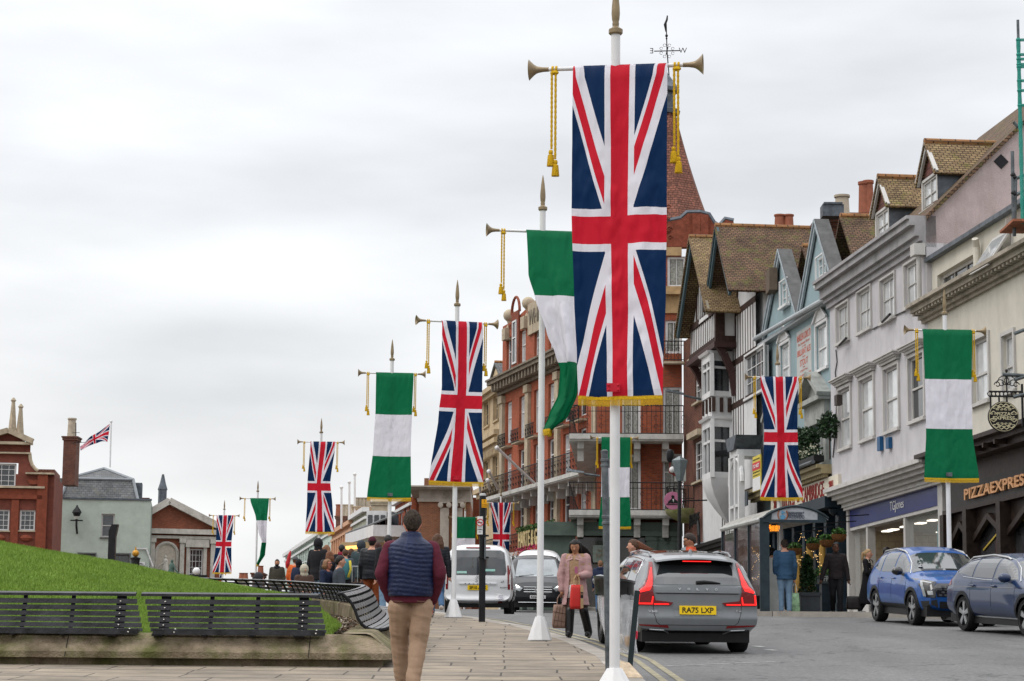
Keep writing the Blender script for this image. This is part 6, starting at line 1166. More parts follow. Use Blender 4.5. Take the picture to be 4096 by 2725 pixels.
t=build_root('corner_shop',FR,-26,-21.4,'pale blue-white corner shop with black letters below a little curved balcony','shop')
m=MB();FR.box(m,-26.1,-21.4,-.8,.12,5.3,7.2);FR.box(m,-26.1,-25.4,-.8,.12,3.4,5.3);FR.box(m,-22.0,-21.4,-.8,.12,3.4,5.3);FR.box(m,-26.2,-21.4,.12,.2,7.0,7.12);FR.box(m,-26.1,-21.4,.12,.17,5.3,5.38)
k=-24
while k<-22:m.lathe(FR.P(k,.0,3.4),[(.06,0),(.05,1.0),(.1,1.4),(.16,1.7)],6);k+=.32
FR.box(m,-26.1,-21.4,-.9,-.7,3.3,5.3);sh=m.build('shopfront',mat('pale_blue_paint',(.50,.56,.60),.6,.05,2),t)
xa,za_=FR.h('R2',193,1215,.13);xb,_=FR.h('R2',262,1180,.13);text('JEQUELINE','lettering',BK_,sh,lambda x,y,d:FR.P((xa+xb)/2+x,.14+d,za_-.25+y),w=xb-xa,h=.62,depth=.05)
cb=FR.P(-24.6,0,FR.h('R2',140,1100,.8)[1]);m=MB();m.lathe(cb,[(.35,-.45),(.8,-.2),(1.0,-.05),(1.05,.12),(.9,.14)],24);bl=m.build('balcony',mat('mossy_stone',(.36,.34,.2),.9,.3,3,col2=(.12,.14,.03)),t,1);m=MB()
for k in range(26):a_=k*2*math.pi/26;p_=cb+Vector((math.cos(a_)*.98,math.sin(a_)*.98,.1));m.tube([p_+Vector((.03*math.sin(q_*3),0,q_))for q_ in np.linspace(0,1.0,6)],.016,4)
for z_ in(.12,.55,1.1):m.tube([cb+Vector((math.cos(a_)*.98,math.sin(a_)*.98,z_))for a_ in np.linspace(0,6.28,25)],.02,5)
m.build('balcony_railing',IRON,bl)
m=MB();q0=FR.P(-21.35,.2,3.2);m.tube([q0,q0+Vector((0,0,4.3)),q0+Vector((.0,.3,4.9))],.07,8);m.build('downpipe',IRON,t)
def chimney(c,x0,y0,x1,y1,Y,pots,label,m_=None,dep=1.2,cap=True):
 a,b=at(c,x0,y0,Y),at(c,x1,y1,Y);t=thing('chimney',((a.x+b.x)/2,Y+dep/2,b.z),label,'chimney stack','chimneys on the roofs');m=MB();m.box((a.x,Y,b.z),(b.x,Y+dep,a.z));m.build('stack',m_ or DRED,t)
 if cap:m=MB();w=b.x-a.x;m.box((a.x-.08,Y-.08,a.z-.28),(b.x+.08,Y+dep+.08,a.z-.1));m.box((a.x-.14,Y-.14,a.z-.1),(b.x+.14,Y+dep+.14,a.z));m.build('cap',m_ or DRED,t)
 for i,(f,h_,r_,mm)in enumerate(pots):m=MB();m.lathe((a.x+(b.x-a.x)*f,Y+dep*.4,a.z),[(r_*1.1,0),(r_,.1),(r_*.85,h_*.9),(r_*1.02,h_*.92),(r_*1.02,h_),(r_*.7,h_)],12);m.build('pot',mm,t,True)
POT=mat('clay_pot',(.28,.095,.055),.7,.15,4);POTB=mat('buff_pot',(.42,.36,.28),.8,.15,4)
chimney('R3',140,350,420,700,84,[(.75,1.05,.30,POTB)],'wide mossy brick chimney with a square buff pot above the pub',DRED)
chimney('R3',400,300,585,600,86,[(.65,1.35,.22,POT),(.85,1.4,.22,POT)],'tall red brick chimney with clustered orange pots behind the dormer',RED1)
chimney('R1',990,445,1140,560,96,[(.25,.85,.24,POT),(.72,.85,.24,POT)],'pair of orange pots rising from behind the mossy timber house ridge',TILEB,cap=False)
chimney('R1',935,725,1000,900,82,[],'small squat chimney at the foot of the mossy timber house roof',mat('stack_brown',(.13,.10,.075),.9),cap=False)
m=MB();a=at('R3',178,320,83);m.box((a.x,83,a.z-.0),(a.x+.8,83.7,a.z+.45));m.box((a.x+.05,82.95,a.z+.45),(a.x+.75,83.65,a.z+.52));tag(m.build('roof_box',LEAD,None),'small grey cowl box with yellow label on the mossy brick chimney','roof box')
t=thing('hotel_building',(3,115,4.3),'large orange-red brick hotel with iron balconies and a tiled corner spire','hotel','buildings along the street')
FH=Fac((4.2,108),d=(-.276,1));UE=17.75;zc=17.6
rows=[(FH.h('L7',470,450)[1],FH.h('L7',470,315)[1])]
cols=[2.6,5.3,8.0,10.7,13.6,16.3];flz=[(18.1,20.2),(14.3,16.6),(11.6,13.7),(8.7,11.0)]
holes=[(u_-.6,z0_,u_+.6,z1_)for z0_,z1_ in flz for u_ in cols]
m=MB();FH.wall(m,0,UE,7.8,21.0,holes,0,.3);FH.box(m,0,UE,-4,-.32,3.8,21.0);gq=[FH.h('L7',*q_)for q_ in((302,262),(318,240),(352,240),(378,214),(402,190),(409,146),(440,116),(475,104))];gq=gq+[(2*gq[-1][0]-a_-0,b_)for a_,b_ in gq[::-1]];FH.prism(m,[(gq[0][0],20.9)]+gq+[(gq[-1][0],20.9)],-.4,0);m.add([FH.P(UE,0,7.8),FH.P(UE,-4,7.8),FH.P(UE,-4,21),FH.P(UE,0,21)],[(0,1,2,3)]);wl=m.build('brick_wall',OBR,t)
for r in holes:FH.window(wl,r,1,1,.1,-.14,WHITE,GLASSD if random.random()<.6 else GLASSP,mid=.62,sill=False)
m=MB()
for uu in(.3,6.65,12.2,UE-.35):FH.box(m,uu-.3,uu+.3,0,.18,7.9,zc-.6);FH.box(m,uu-.4,uu+.4,0,.26,zc-1.0,zc-.6)
for z_ in(11.1,):FH.box(m,0,UE,0,.1,z_,z_+.25)
m.build('stone_pilaster',STN,t);m=MB()
for a,b,d_ in((-.5,-.3,.2),(-.3,.05,.35),(.05,.25,.8),(.25,.35,.9)):FH.box(m,-.2,UE+.4,0,d_,zc+a,zc+b)
k=0
while k<UE:FH.box(m,k,k+.22,.2,.7,zc-.35,zc+.05);k+=.62
m.build('cornice',mat('cornice_brown',(.20,.165,.125),.8,.2,2),t)
m=MB();pb=FH.rect('L7',445,130,560,275,.1);FH.box(m,pb[2]if pb[2]<pb[0]else pb[0],pb[0]if pb[2]<pb[0]else pb[2],0,.12,pb[1],pb[3]+.3);pn=m.build('name_panel',STN,t)
uw=(pb[0]+pb[2])/2;LG=Fac((4.2,108),d=(-.276,1))
text('WHITE HART','lettering',mat('carved_letters',(.2,.17,.13),.8),pn,lambda x,y,d:FH.P(pb[0]-.2-x,.13+d,(pb[1]+pb[3])/2-.2+y),w=abs(pb[0]-pb[2])*1.6,h=.8,depth=.03,center=False,bold=True)
m=MB()
for q in((330,160,.36),(437,90,.36)):
 h_=FH.h('L7',q[0],q[1]);m.ball(FH.P(h_[0],-.1,h_[1]),.36,12);FH.box(m,h_[0]-.35,h_[0]+.35,-.4,.25,h_[1]-1.4,h_[1]-.75);m.lathe(FH.P(h_[0],-.1,h_[1]-.8),[(.25,0),(.1,.3),(.15,.5)],10)
m.build('ball_finial',STN,t,True)
m=MB();FH.box(m,UE-3.6,UE-2.2,.02,.1,18.3,21.4);ac=[FH.P(UE-2.9+.8*math.cos(x),.06,21.3+.9*math.sin(x))for x in np.linspace(0,math.pi,12)];m.tube(ac,.08,6);m.build('arched_window_surround',TERR,t);FH.window(wl,(UE-3.3,18.5,UE-2.5,20.9),1,1,.1,.16,WHITE,GLASSD,mid=.6,sill=False,wv=.1)
def railing(F,par,u0,u1,v,z0,z1,step=.17,ends=True):
 m=MB();P=F.P;m.tube([P(u0,v,z1),P(u1,v,z1)],.028,5);m.tube([P(u0,v,z0+.06),P(u1,v,z0+.06)],.02,5);m.tube([P(u0,v,z0+(z1-z0)*.8),P(u1,v,z0+(z1-z0)*.8)],.014,4)
 n=max(2,int(abs(u1-u0)/step))
 for i in range(n+1):
  uu=u0+(u1-u0)*i/n;m.bar(P(uu,v,z0),P(uu,v,z1),.022)
  if i%3==1:
   for zz in(.3,.6):m.tube([P(uu+.08*math.cos(x),v,z0+(z1-z0)*zz+.1*math.sin(x))for x in np.linspace(0,5.5,8)],.011,4)
 return m.build('railing',IRON,par)
for(zb_,d_,hh)in((11.25,1.15,1.05),(8.0,.95,1.0)):
 m=MB();FH.box(m,-.6,UE-.1,0,d_,zb_-.22,zb_);FH.box(m,-.6,UE-.1,d_,d_+.06,zb_-.16,zb_+.04)
 k=.3
 while k<UE:
  FH.prism(m,[(k-.09,zb_-.22),(k+.09,zb_-.22),(k+.09,zb_-.5),(k-.09,zb_-.5)],0,d_*.8);FH.box(m,k-.09,k+.09,0,d_*.45,zb_-.85,zb_-.5);k+=1.65
 bl=m.build('balcony',mat('balcony_white',(.50,.49,.46),.7,.1,3,dirt=.5),t);railing(FH,bl,-.6,UE-.1,d_-.05,zb_,zb_+hh)
for u_ in cols:
 m=MB();FH.box(m,u_-.75,u_+.75,0,.4,14.0,14.1);w_=m.build('window_balcony',STN,t);railing(FH,w_,u_-.75,u_+.75,.42,14.05,14.75,.14)
GRN=mat('sage_green_paint',(.085,.115,.095),.5,.1,3);m=MB();FH.box(m,-.3,UE,-.3,.1,6.9,7.75)
k=.1
while k<UE:FH.box(m,k,k+.45,-.3,.16,3.8,7.0);k+=2.1
m.build('shopfront',GRN,t);m=MB();FH.box(m,.6,UE,-.3,.03,4.2,6.9);m.build('shop_window',GLASSD,t)
a,zl=FH.h('L7',395,1500,1.1);b,_=FH.h('L7',572,1450,1.1)
sb=MB();FH.box(sb,min(a,b)-.3,max(a,b)+.2,1.03,1.08,8.1,9.1);sb=sb.build('sign_backing',mat('sign_back_green',(.012,.018,.012),.8,.3,8),t)
text('HARTE & GARTER','lettering',mat('gilt_letters',(.60,.48,.24),.5,.05),t,lambda x,y,d:FH.P(a-x,1.12+d,8.15+y),w=abs(a-b),h=.85,depth=.05,center=False,bold=True)
m=MB();fl=MB();pu=MB()
k=min(a,b)-.6
while k<max(a,b)+.4:leaves(m,FH.P(k,1.15,9.1),.17,26,.07);leaves(fl,FH.P(k,1.2,8.02),.22,12,.06);leaves(pu,FH.P(k+.15,1.22,7.95),.2,8,.06);k+=.25
m.build('greenery',LEAF2,t);fl.build('pink_flowers',mat('flower_pink',(.55,.03,.16),.6),t);pu.build('purple_flowers',mat('flower_orange',(.50,.12,.03),.6),t)
for k in range(4):
 h0=FH.h('L7',270+8*k,915+k*40,.5);p0=FH.P(3.5+k*3.3,.2,11.9)
 fp_=MB();q1=at('L7',*((268,915),(222,1050),(215,1100),(165,1090))[k],112+k*2);q0=at('L7',*((480,1115),(275,1150),(225,1150),(175,1180))[k],114+k*2.2);fp_.tube([q0,q1],.07,8);fp_.ball(q1,.12,8);tag(fp_.build('wall_flagpole',PWHITE,None,True),('longest white angled flagpole over the hotel balcony','second white angled flagpole left of the hotel balcony','third short white flagpole on the pale stone facade','leftmost short white flagpole on the pale stone facade')[k],'flagpole','angled flagpoles on the facades')
FC=Fac((3.9,100.3),d=(1,-.03));uC=3.72
def cz(y):return FC.h('L8',600,y)[1]
WC=[FC.rect('L8',415,815,545,1205),FC.rect('L8',697,810,830,1210),FC.rect('L8',415,345,545,700),FC.rect('L8',700,345,832,700),FC.rect('R1',20,640,120,880),FC.rect('R1',136,640,282,880),FC.rect('R1',120,1140,248,1400)]
zt=FC.h('R1',300,620)[1];m=MB();FC.wall(m,-.05,uC,cz(1240)-.2,zt,WC,0,.25);FC.box(m,-.05,uC,-8,-.3,3.8,zt);m.add([FC.P(-.05,0,3.8),FC.P(-.05,-4,3.8),FC.P(-.05,-4,zt),FC.P(-.05,0,zt)],[(0,1,2,3)]);wl=m.build('corner_wall',RED1,t)
CURT=mat('net_curtain',(.30,.30,.27),.9,.3,14)
for r in WC:
 W=FC.window(wl,r,2,1,.11,-.08,WHITE,GLASSD,mid=.68 if r[3]-r[1]>2.5 else None,sill=False);m=MB()
 for e in(0,1):
  u_=r[0]+.14+e*(r[2]-r[0]-.28-.32);FC.box(m,u_,u_+.32,-.125,-.115,r[1]+.1,r[3]-.12)
 m.build('curtain',CURT,W)
m=MB()
for ya,yb,d_ in((880,925,.25),(925,945,.4)):z1_,z0_=FC.h('R1',200,ya)[1],FC.h('R1',200,yb)[1];FC.box(m,-.4,uC,0,d_,z0_,z1_)
z1_,z0_=FC.h('R1',200,945)[1],FC.h('R1',200,1085)[1];FC.box(m,-.4,uC,0,.08,z0_,z1_);z1_,z0_=FC.h('R1',200,560)[1],FC.h('R1',200,635)[1];FC.box(m,-.4,uC,0,.1,z0_,z1_);m.build('stone_band',mat('buff_stone',(.40,.27,.14),.85,.15,3),t)
zp0=FC.h('R1',300,570)[1];zc_=[FC.h('R1',x,y)[::1]for x,y in((140,370),(240,350),(290,305),(390,303),(460,320),(500,385),(545,405),(590,355),(655,370),(655,540))]
m=MB();top_=[(-.4,FC.h('R1',100,372)[1])]+[(u_,z_)for u_,z_ in zc_[:-1]];top_=top_+[(top_[-1][0],zp0),(-.4,zp0)];FC.prism(m,top_,-.35,.1);par=m.build('carved_parapet',TERR,t)
m=MB();m.tube([FC.P(u_,.0,z_+.05)for u_,z_ in[(-.4,top_[0][1])]+zc_[:-1]],.13,6);m.build('parapet_coping',LEAD,par)
m=MB()
for x in(335,395):u_=FC.h('R1',x,400)[0];FC.box(m,u_-.02,u_+.35,.1,.25,zp0,FC.h('R1',x,320)[1])
m.build('parapet_pier',TERR,par)
rng2=random.Random(4);m=MB()
for _ in range(70):
 u_=rng2.uniform(.1,3.2);z_=zp0+rng2.uniform(.1,1.9);s_=rng2.uniform(.07,.16)
 m.tube([FC.P(u_+s_*math.cos(x)*(1-x/9),.13,z_+s_*math.sin(x)*(1-x/9))for x in np.linspace(0,6,9)],.035,4)
m.build('carved_scrolls',TERR,par)
for y_,hh,dd in((700,1.3,1.3),(1225,1.25,1.3)):
 z_=cz(y_);m=MB();FC.box(m,-1.3,uC,0,dd,z_-.28,z_-.02);FC.box(m,-1.3,uC,dd,dd+.07,z_-.2,z_+.03);k=-.8
 while k<uC:FC.box(m,k-.14,k+.14,0,dd*.8,z_-.6,z_-.28);FC.box(m,k-.14,k+.14,0,dd*.4,z_-1.1,z_-.6);k+=1.25
 bl=m.build('balcony',MATS['balcony_white'],t);railing(FC,bl,-1.3,uC,dd-.05,z_,z_+hh,.2)
 A1,A2,B1,B2=FH.P(-.6,1.15,(11.25,8.0)[hh<1.28]),FH.P(.6,0,(11.25,8.0)[hh<1.28]),FC.P(-1.3,dd,z_),FC.P(-.05,0,z_);dn=Vector((0,0,-.24));m=MB();m.hexa([A1+dn,B1+dn,B2+dn,A2+dn,A1,B1,B2,A2]);bl=m.build('balcony',MATS['balcony_white'],t);m=MB();up_=Vector((0,0,hh));m.tube([A1+up_,B1+up_],.03,5);m.tube([A1,B1],.025,5)
 for k in range(22):p_=A1.lerp(B1,k/21);m.bar(p_,p_+up_,.014)
 m.build('railing',IRON,bl)
u_,z_=FC.h('R1',105,1470)[0],FC.h('R1',175,1472)[1];m=MB();FC.box(m,u_,u_+1.6,0,.5,z_-.1,z_);bl=m.build('window_balcony',STN,t);railing(FC,bl,u_,u_+1.6,.5,z_,z_+.9,.15)
m=MB();zg_=cz(1245)-.3;ZW=cz(1372);FC.box(m,-2.6,uC,-.3,.35,ZW,zg_);FC.box(m,-2.6,uC,.35,.45,ZW-.1,ZW+.12);
for x in(585,660,715):u_=FC.h('L8',x,1450,.3)[0];FC.box(m,u_,u_+.55,-.2,.3,3.8,ZW);FC.box(m,u_-.05,u_+.6,-.2,.36,ZW-.3,ZW-.05);FC.box(m,u_+.1,u_+.45,.3,.33,4,ZW-.5)
FC.box(m,-2.6,-1.0,-.3,.2,3.8,ZW);u_=FC.h('L8',220,1400,.3)[0];m.build('corner_shopfront',GRN,t);q_=FC.rect('L5',862,305,985,465,.3);m=MB();FC.box(m,q_[0],q_[2],.3,.34,q_[1],q_[3]);m.build('restaurant_panel',mat('panel_sage_pale',(.16,.19,.165),.6),t)
m=MB();FC.box(m,-.9,uC,-.28,-.2,3.8,ZW);m.build('corner_window',mat('restaurant_glass',(.03,.022,.015),.1,.6,.8,coat=.5),t)
u_,z_=FC.h('L5',905,368,.36);u2,z2=FC.h('L5',893,418,.36);GD=mat('dull_gilt',(.22,.16,.11),.6)
text('THE','lettering',GD,t,lambda x,y,d:FC.P(u_+x,.35+d,z_+y),w=.36,h=.10,depth=.03,center=False);text('IVY','lettering',GD,t,lambda x,y,d:FC.P(u2+x,.35+d,z2+y),w=.42,h=.16,depth=.03,center=False)
sp=at('R7',1240,900,103);sp.x-=.05;zb0=at('R1',500,400,103).z-.2;zt0=at('R7',1240,800,103).z;hw=(at('R1',545,390,103).x-sp.x);c0=Vector((sp.x,103+hw*.9,zb0));m=MB()
ringsP=[]
for f in np.linspace(0,1,14):
 r_=hw*((1-f)*.80+.20*(1-f)**2.2)+.42*f;ringsP.append([c0+Vector((r_*1.06*math.cos(a_),r_*1.06*math.sin(a_),f*(zt0-zb0)))for a_ in[R(22.5-12+45*k)for k in range(8)]])
m.rings(ringsP);spo=m.build('spire_roof',TILEC,t)
m=MB();ct=Vector((c0.x,c0.y,zt0));m.lathe(ct,[(.62,-.1),(.66,.1),(.42,.2),(.40,.95),(.62,1.0),(.62,1.18),(.1,1.9),(.04,2.0)],8);m.build('lantern',LEAD,spo)
m=MB();zt1=at('F',2667,250,c0.y).z;zz=at('F',2667,204,c0.y).z;ztop=at('F',2665,84,c0.y).z;px_=at('F',2668,204,c0.y).x;py_=c0.y;m.tube([(px_+.1,py_,ct.z+1.8),(px_,py_,zz),(px_-.04,py_,ztop)],.03,6);L1=.62;m.tube([(px_-L1,py_,zz-.02),(px_+L1,py_,zz+.02)],.026,6);m.tube([(px_,py_-L1,zz),(px_,py_+L1,zz)],.026,6)
for k in range(8):a_=k*math.pi/4+.39;m.tube([(px_+.30*math.cos(a_)+.07*math.cos(x),py_,zz+.30*math.sin(a_)+.07*math.sin(x))for x in np.linspace(0,5.5,10)],.011,4)
for zq,rq in((ztop,.05),(zz+.75,.075),(zz+.62,.05)):m.ball((px_-.02,py_,zq),rq,8)
m.tube([(px_-.05,py_,zz+.95),(px_-.10,py_,zz+1.3),(px_+.0,py_,zz+1.55),(px_+.02,py_,zz+1.75)],[.03,.06,.05,.03],7);wv_=m.build('weather_vane',IRON,spo)
text('E','lettering',IRON,wv_,lambda x,y,d:Vector((px_-L1-.12-x,py_-.01+d,zz-.13+y)),h=.26,depth=.015);text('W','lettering',IRON,wv_,lambda x,y,d:Vector((px_+L1+.14+x,py_-.01+d,zz-.10+y)),h=.26,depth=.015)
p_=at('L8',769,1138,88);rr_=(at('L8',832,1138,88)-p_).length;t=thing('hanging_sign',p_,'round pink hanging sign with a black seated figure','hanging sign');m=MB();m.lathe(p_,[(rr_*.98,-.03),(rr_,0),(rr_*.98,.03)],36,axis=(0,-1,0));m.build('disc',mat('sign_pink',(.46,.16,.26),.5,.04),t)
m=MB();S_=lambda x,z:(p_.x+rr_*x,p_.y-.035,p_.z+rr_*z)
m.poly([S_(*q)for q in((-.72,-.45),(.72,-.45),(.72,-.36),(-.72,-.36))],[(lambda v:(v[0],v[1]-.012,v[2]))(S_(*q))for q in((-.72,-.45),(.72,-.45),(.72,-.36),(-.72,-.36))])
fg=((-.62,-.36),(-.5,-.05),(-.22,.15),(-.12,.3),(-.2,.5),(-.02,.62),(.16,.5),(.12,.28),(.2,.16),(.46,.02),(.62,-.36),(.3,-.25),(0,-.3),(-.3,-.25));m.poly([S_(*q)for q in fg],[(lambda v:(v[0],v[1]-.01,v[2]))(S_(*q))for q in fg]);m.build('figure_emblem',BK_,t)
m=MB();m.poly([(S_(a,b)[0],p_.y-.05,S_(a,b)[2])for a,b in((-.06,.18),(.1,.18),(.05,-.2))],[(S_(a,b)[0],p_.y-.053,S_(a,b)[2])for a,b in((-.06,.18),(.1,.18),(.05,-.2))]);m.build('shirt_mark',PL,t)
m=MB();m.tube([(p_.x+rr_*1.1,p_.y,p_.z),(p_.x+rr_+1.0,p_.y+.2,p_.z+.05)],.03,6);
for sx_ in(-.5,.7):m.tube([(p_.x+rr_*sx_,p_.y,p_.z+rr_*.85),(p_.x+rr_*sx_,p_.y,p_.z+rr_*1.1)],.015,5)
m.build('bracket',IRON,t)
def street_lamp(c,x0,y0,x1,y1,Y,label):
 a,b=at(c,x0,y0,Y),at(c,x1,y1,Y);t=thing('street_lamp',b,label,'street lamp','lamps on wall arms');m=MB();m.tube([b,a.lerp(b,.4),a],.045,8);m.build('arm',STEEL,t);m=MB();d=(a-b).normalized();e=a+d*.75;m.rings([[a+Vector((0,.1,.03)),a+Vector((0,-.1,.03)),a+Vector((0,-.08,.1)),a+Vector((0,.08,.1))],[e+Vector((0,.14,-.0)),e+Vector((0,-.14,.0)),e+Vector((0,-.05,.14)),e+Vector((0,.05,.14))]]);m.build('lamp_head',STEEL,t)
street_lamp('R2',150,318,275,345,92,'grey street lamp arm reaching left from the dark brick wall');street_lamp('L8',150,950,260,965,96,'grey street lamp arm beside the hotel corner below the second balcony')
t=thing('camera_bracket',at('L8',800,920,88),'black street camera on a red wall bracket beside the brick corner','street camera');m=MB();m.lathe(at('L8',750,810,88),[(.05,-.35),(.14,-.25),(.16,0),(.13,.12),(.05,.18)],12);m.build('camera_dome',BLACK,t,True)
m=MB();m.tube([at('L8',748,850,88),at('L8',748,935,88),at('L8',835,990,88)],.06,8);m.build('arm',mat('bracket_red',(.25,.04,.03),.5),t);m=MB();a=at('L8',785,895,88);m.box((a.x,88,a.z-.6),(a.x+.42,88.3,a.z));m.build('junction_box',mat('box_grey',(.4,.4,.37),.6),t);m=MB();m.ball(at('L8',766,922,87.9),.13,10);m.build('sensor',WHITE,t,True)
a=at('L8',808,1000,87);b=at('L8',815,1440,87);t=thing('lamp_post',Vector((b.x,87,g(87))),'dark lamp post with a glass lantern beside the pink round sign','lamp post');m=MB();m.tube([(b.x,87,g(87)),(b.x,87,a.z)],.07,8);m.build('post',IRON,t);m=MB();m.lathe((b.x+.02,87,a.z),[(.12,0),(.3,.75),(.3,.8),(.05,.95)],4);m.build('lantern',mat('lantern_glass',(.12,.15,.16),.2),t)
t=thing('bus_shelter',at('R5',650,1395,57.6),'glass bus shelter with a curved grey roof and borough sign','bus shelter');YS=57.3
c0=at('R5',650,1395,YS);zgnd=g(YS)+.075;zr=at('R5',690,470,YS).z;xl=at('R5',690,470,YS).x;xr=at('R5',1225,480,YS).x;zm=at('R5',960,350,YS).z;bd=Vector((-.110,.994)).normalized();n_=14;LEN=0
back=at('R5',260,580,72);LEN=8.5;bd=(Vector((at('R5',258,585,YS+LEN).x,YS+LEN))-Vector((xl,YS))).normalized()
def sh(f,q,dz=0):
 x=xl-.08+(xr-xl+.35)*f;z=zr+.02+(zm-zr)*math.sin(math.pi*min(max(f,0),1))**.8;p_=Vector((x,YS-.0,z+dz));p_.x+=bd.x*q*LEN;p_.y+=bd.y*q*LEN;p_.z+=(.035*LEN*q);return p_
m=MB();m.rings([[sh(i/n_,0,.07)for i in range(n_+1)]+[sh(i/n_,0,.0)for i in range(n_,-1,-1)],[sh(i/n_,1,.07)for i in range(n_+1)]+[sh(i/n_,1,.0)for i in range(n_,-1,-1)]]);m.build('roof',mat('shelter_roof',(.30,.29,.26),.5,.25,2,dirt=.6),t)
m=MB();m.tube([sh(0,q,.0)for q in np.linspace(0,1,8)],.07,8);m.build('gutter_edge',mat('gutter_white',(.42,.42,.40),.5,.2,4),t,True)
ed=[sh(i/n_,0,.03)for i in range(n_+1)];m=MB();m.add([Vector((p_.x,p_.y-.06,p_.z))for p_ in ed]+[Vector((p_.x,p_.y-.06,zr+.0))for p_ in ed],[(i,i+1,n_+2+i,n_+1+i)for i in range(n_)]);m.add([Vector((p_.x,p_.y-.02,p_.z))for p_ in ed]+[Vector((p_.x,p_.y-.02,zr+.0))for p_ in ed],[(i,i+1,n_+2+i,n_+1+i)for i in range(n_)]);fp=m.build('sign_panel',mat('shelter_sign_grey',(.36,.38,.41),.5),t)
DG=mat('shelter_frame',(.022,.036,.045),.4,.2,4);m=MB();m.tube([Vector((p_.x,p_.y-.07,p_.z))for p_ in ed],.035,6);m.bar((xl-.1,YS-.05,zr-.03),(xr+.2,YS-.05,zr-.03),.07)
m.add([Vector((xl-.1,YS-.075,zr)),Vector((xl+.12,YS-.075,zr)),Vector((xl+.16,YS-.075,zr+.25)),Vector((xl+.0,YS-.075,zr+.16))],[(0,1,2,3)])
m.add([Vector((xr-.0,YS-.075,zr)),Vector((xr+.26,YS-.075,zr)),Vector((xr+.1,YS-.075,zr+.14)),Vector((xr+.0,YS-.075,zr+.24))],[(0,1,2,3)])
for q in(0,.33,.66,1.0):p_=sh(.02,q);w_=.24 if q==0 else .1;m.box((p_.x-w_/2,p_.y-.05,g(p_.y)),(p_.x+w_/2,p_.y+.05,p_.z))
p_=sh(.35,0);m.build('frame',DG,t);m=MB();x_=at('R5',855,600,YS+1).x;m.tube([(x_,YS+1.2,zgnd),(x_,YS+1.2,zr)],.05,8);m.build('rear_post',WHITE,t)
m=MB()
for q in((.02,.33),(.34,.66),(.67,1.0)):a_,b_=sh(.02,q[0]),sh(.02,q[1]);m.add([(a_.x,a_.y,g(a_.y)+.5),(b_.x,b_.y,g(b_.y)+.5),(b_.x,b_.y,b_.z-.1),(a_.x,a_.y,a_.z-.1)],[(0,1,2,3)])
m.build('glass_side',mat('shelter_glass',(.26,.18,.18),.04,.3,1,alpha=.38,spec=1),t)
cxs,czs=at('R5',865,420,YS-.07).x,at('R5',865,420,YS-.07).z;DI=mat('sign_ink',(.03,.04,.07),.6)
for tx,xa,xb,y0,h_ in(('THE ROYAL BOROUGH OF',918,1088,403,.045),('WINDSOR AND',918,1070,432,.085),('MAIDENHEAD',918,1090,456,.085)):
 A,B=at('R5',xa,y0,YS-.065),at('R5',xb,y0,YS-.065);text(tx,'lettering',DI,fp,lambda x,y,d:Vector((A.x+x,YS-.065-d,A.z+y)),w=B.x-A.x,h=h_,depth=.006,center=False)
m=MB();m.lathe((cxs,YS-.065,czs-.05),[(.07,0),(.07,.01)],5,1,1,axis=(0,-1,0));m.lathe((cxs,YS-.064,czs+.07),[(.06,0),(.06,.012)],3,axis=(0,-1,0));m.build('crest_shield',mat('crest_blue',(.10,.28,.45),.5),fp);m=MB()
for sgn in(-1,1):m.tube([(cxs+sgn*.09+sgn*.03*math.sin(x),YS-.07,czs-.1+x*.07)for x in np.linspace(0,3,8)],.018,5)
m.tube([(cxs-.1+.05*k,YS-.07,czs-.13-.02*math.sin(k*1.5))for k in range(5)],.012,5);m.build('crest_supporters',mat('crest_brown',(.28,.10,.05),.6),fp)
m=MB();a,b=at('R5',672,508,YS+.3),at('R5',808,600,YS+.3);m.box((a.x,YS+.25,b.z),(b.x,YS+.4,a.z));ds=m.build('departure_display',BLACK,t);AM=mat('display_amber',(1,.32,.02),.5,0,1,emit=1.5)
for i,tx in enumerate(('5min','9min','12min')):q0=at('R5',712 if i==2 else 722,548+i*20,YS+.23);text(tx,'lettering',AM,ds,lambda x,y,d:Vector((q0.x+x,YS+.24-d,q0.z+y)),w=.27,h=.065,depth=.004,center=False,bold=True)
m=MB();a,b=at('R5',735,880,YS+.5),at('R5',840,1390,YS+.5);a2=at('R5',668,880,YS+.2);m.box((a2.x,YS+.2,zgnd),(a.x+.02,YS+.9,a.z));m.box((a.x+.02,YS+.25,zgnd),(b.x,YS+.95,a.z));t4=tag(m.build('concrete_plinth',mat('concrete_plinth',(.28,.29,.28),.8,.1,4,bump=.2)),'square grey concrete block inside the bus shelter','concrete block')
pq=at('R5',1150,1400,58.5);t=thing('planter',pq,'square dark slate planter with a tall leafy shrub beside the blue-jacketed man','planter');a,b=at('R5',1050,1235,58.3),at('R5',1258,1400,58.3);m=MB();m.box((a.x,58.3,g(58.3)+.05),(b.x,59.1,a.z));m.box((a.x-.03,58.27,a.z-.07),(b.x+.03,59.13,a.z+.02));m.build('pot',mat('slate_planter',(.045,.052,.06),.5,.15,4),t)
m=MB();cz0=a.z;cx0=at('R5',1125,1100,58.7).x
for k in range(12):f=k/11;leaves(m,(cx0,58.7,cz0+f*.95),.22*(1-f)**.6+.06,90,.06)
m.build('foliage',LEAF,t);m=MB();m.tube([(cx0,58.7,cz0-.1),(cx0,58.7,cz0+.9)],.03,6);m.build('stem',TIMB,t)
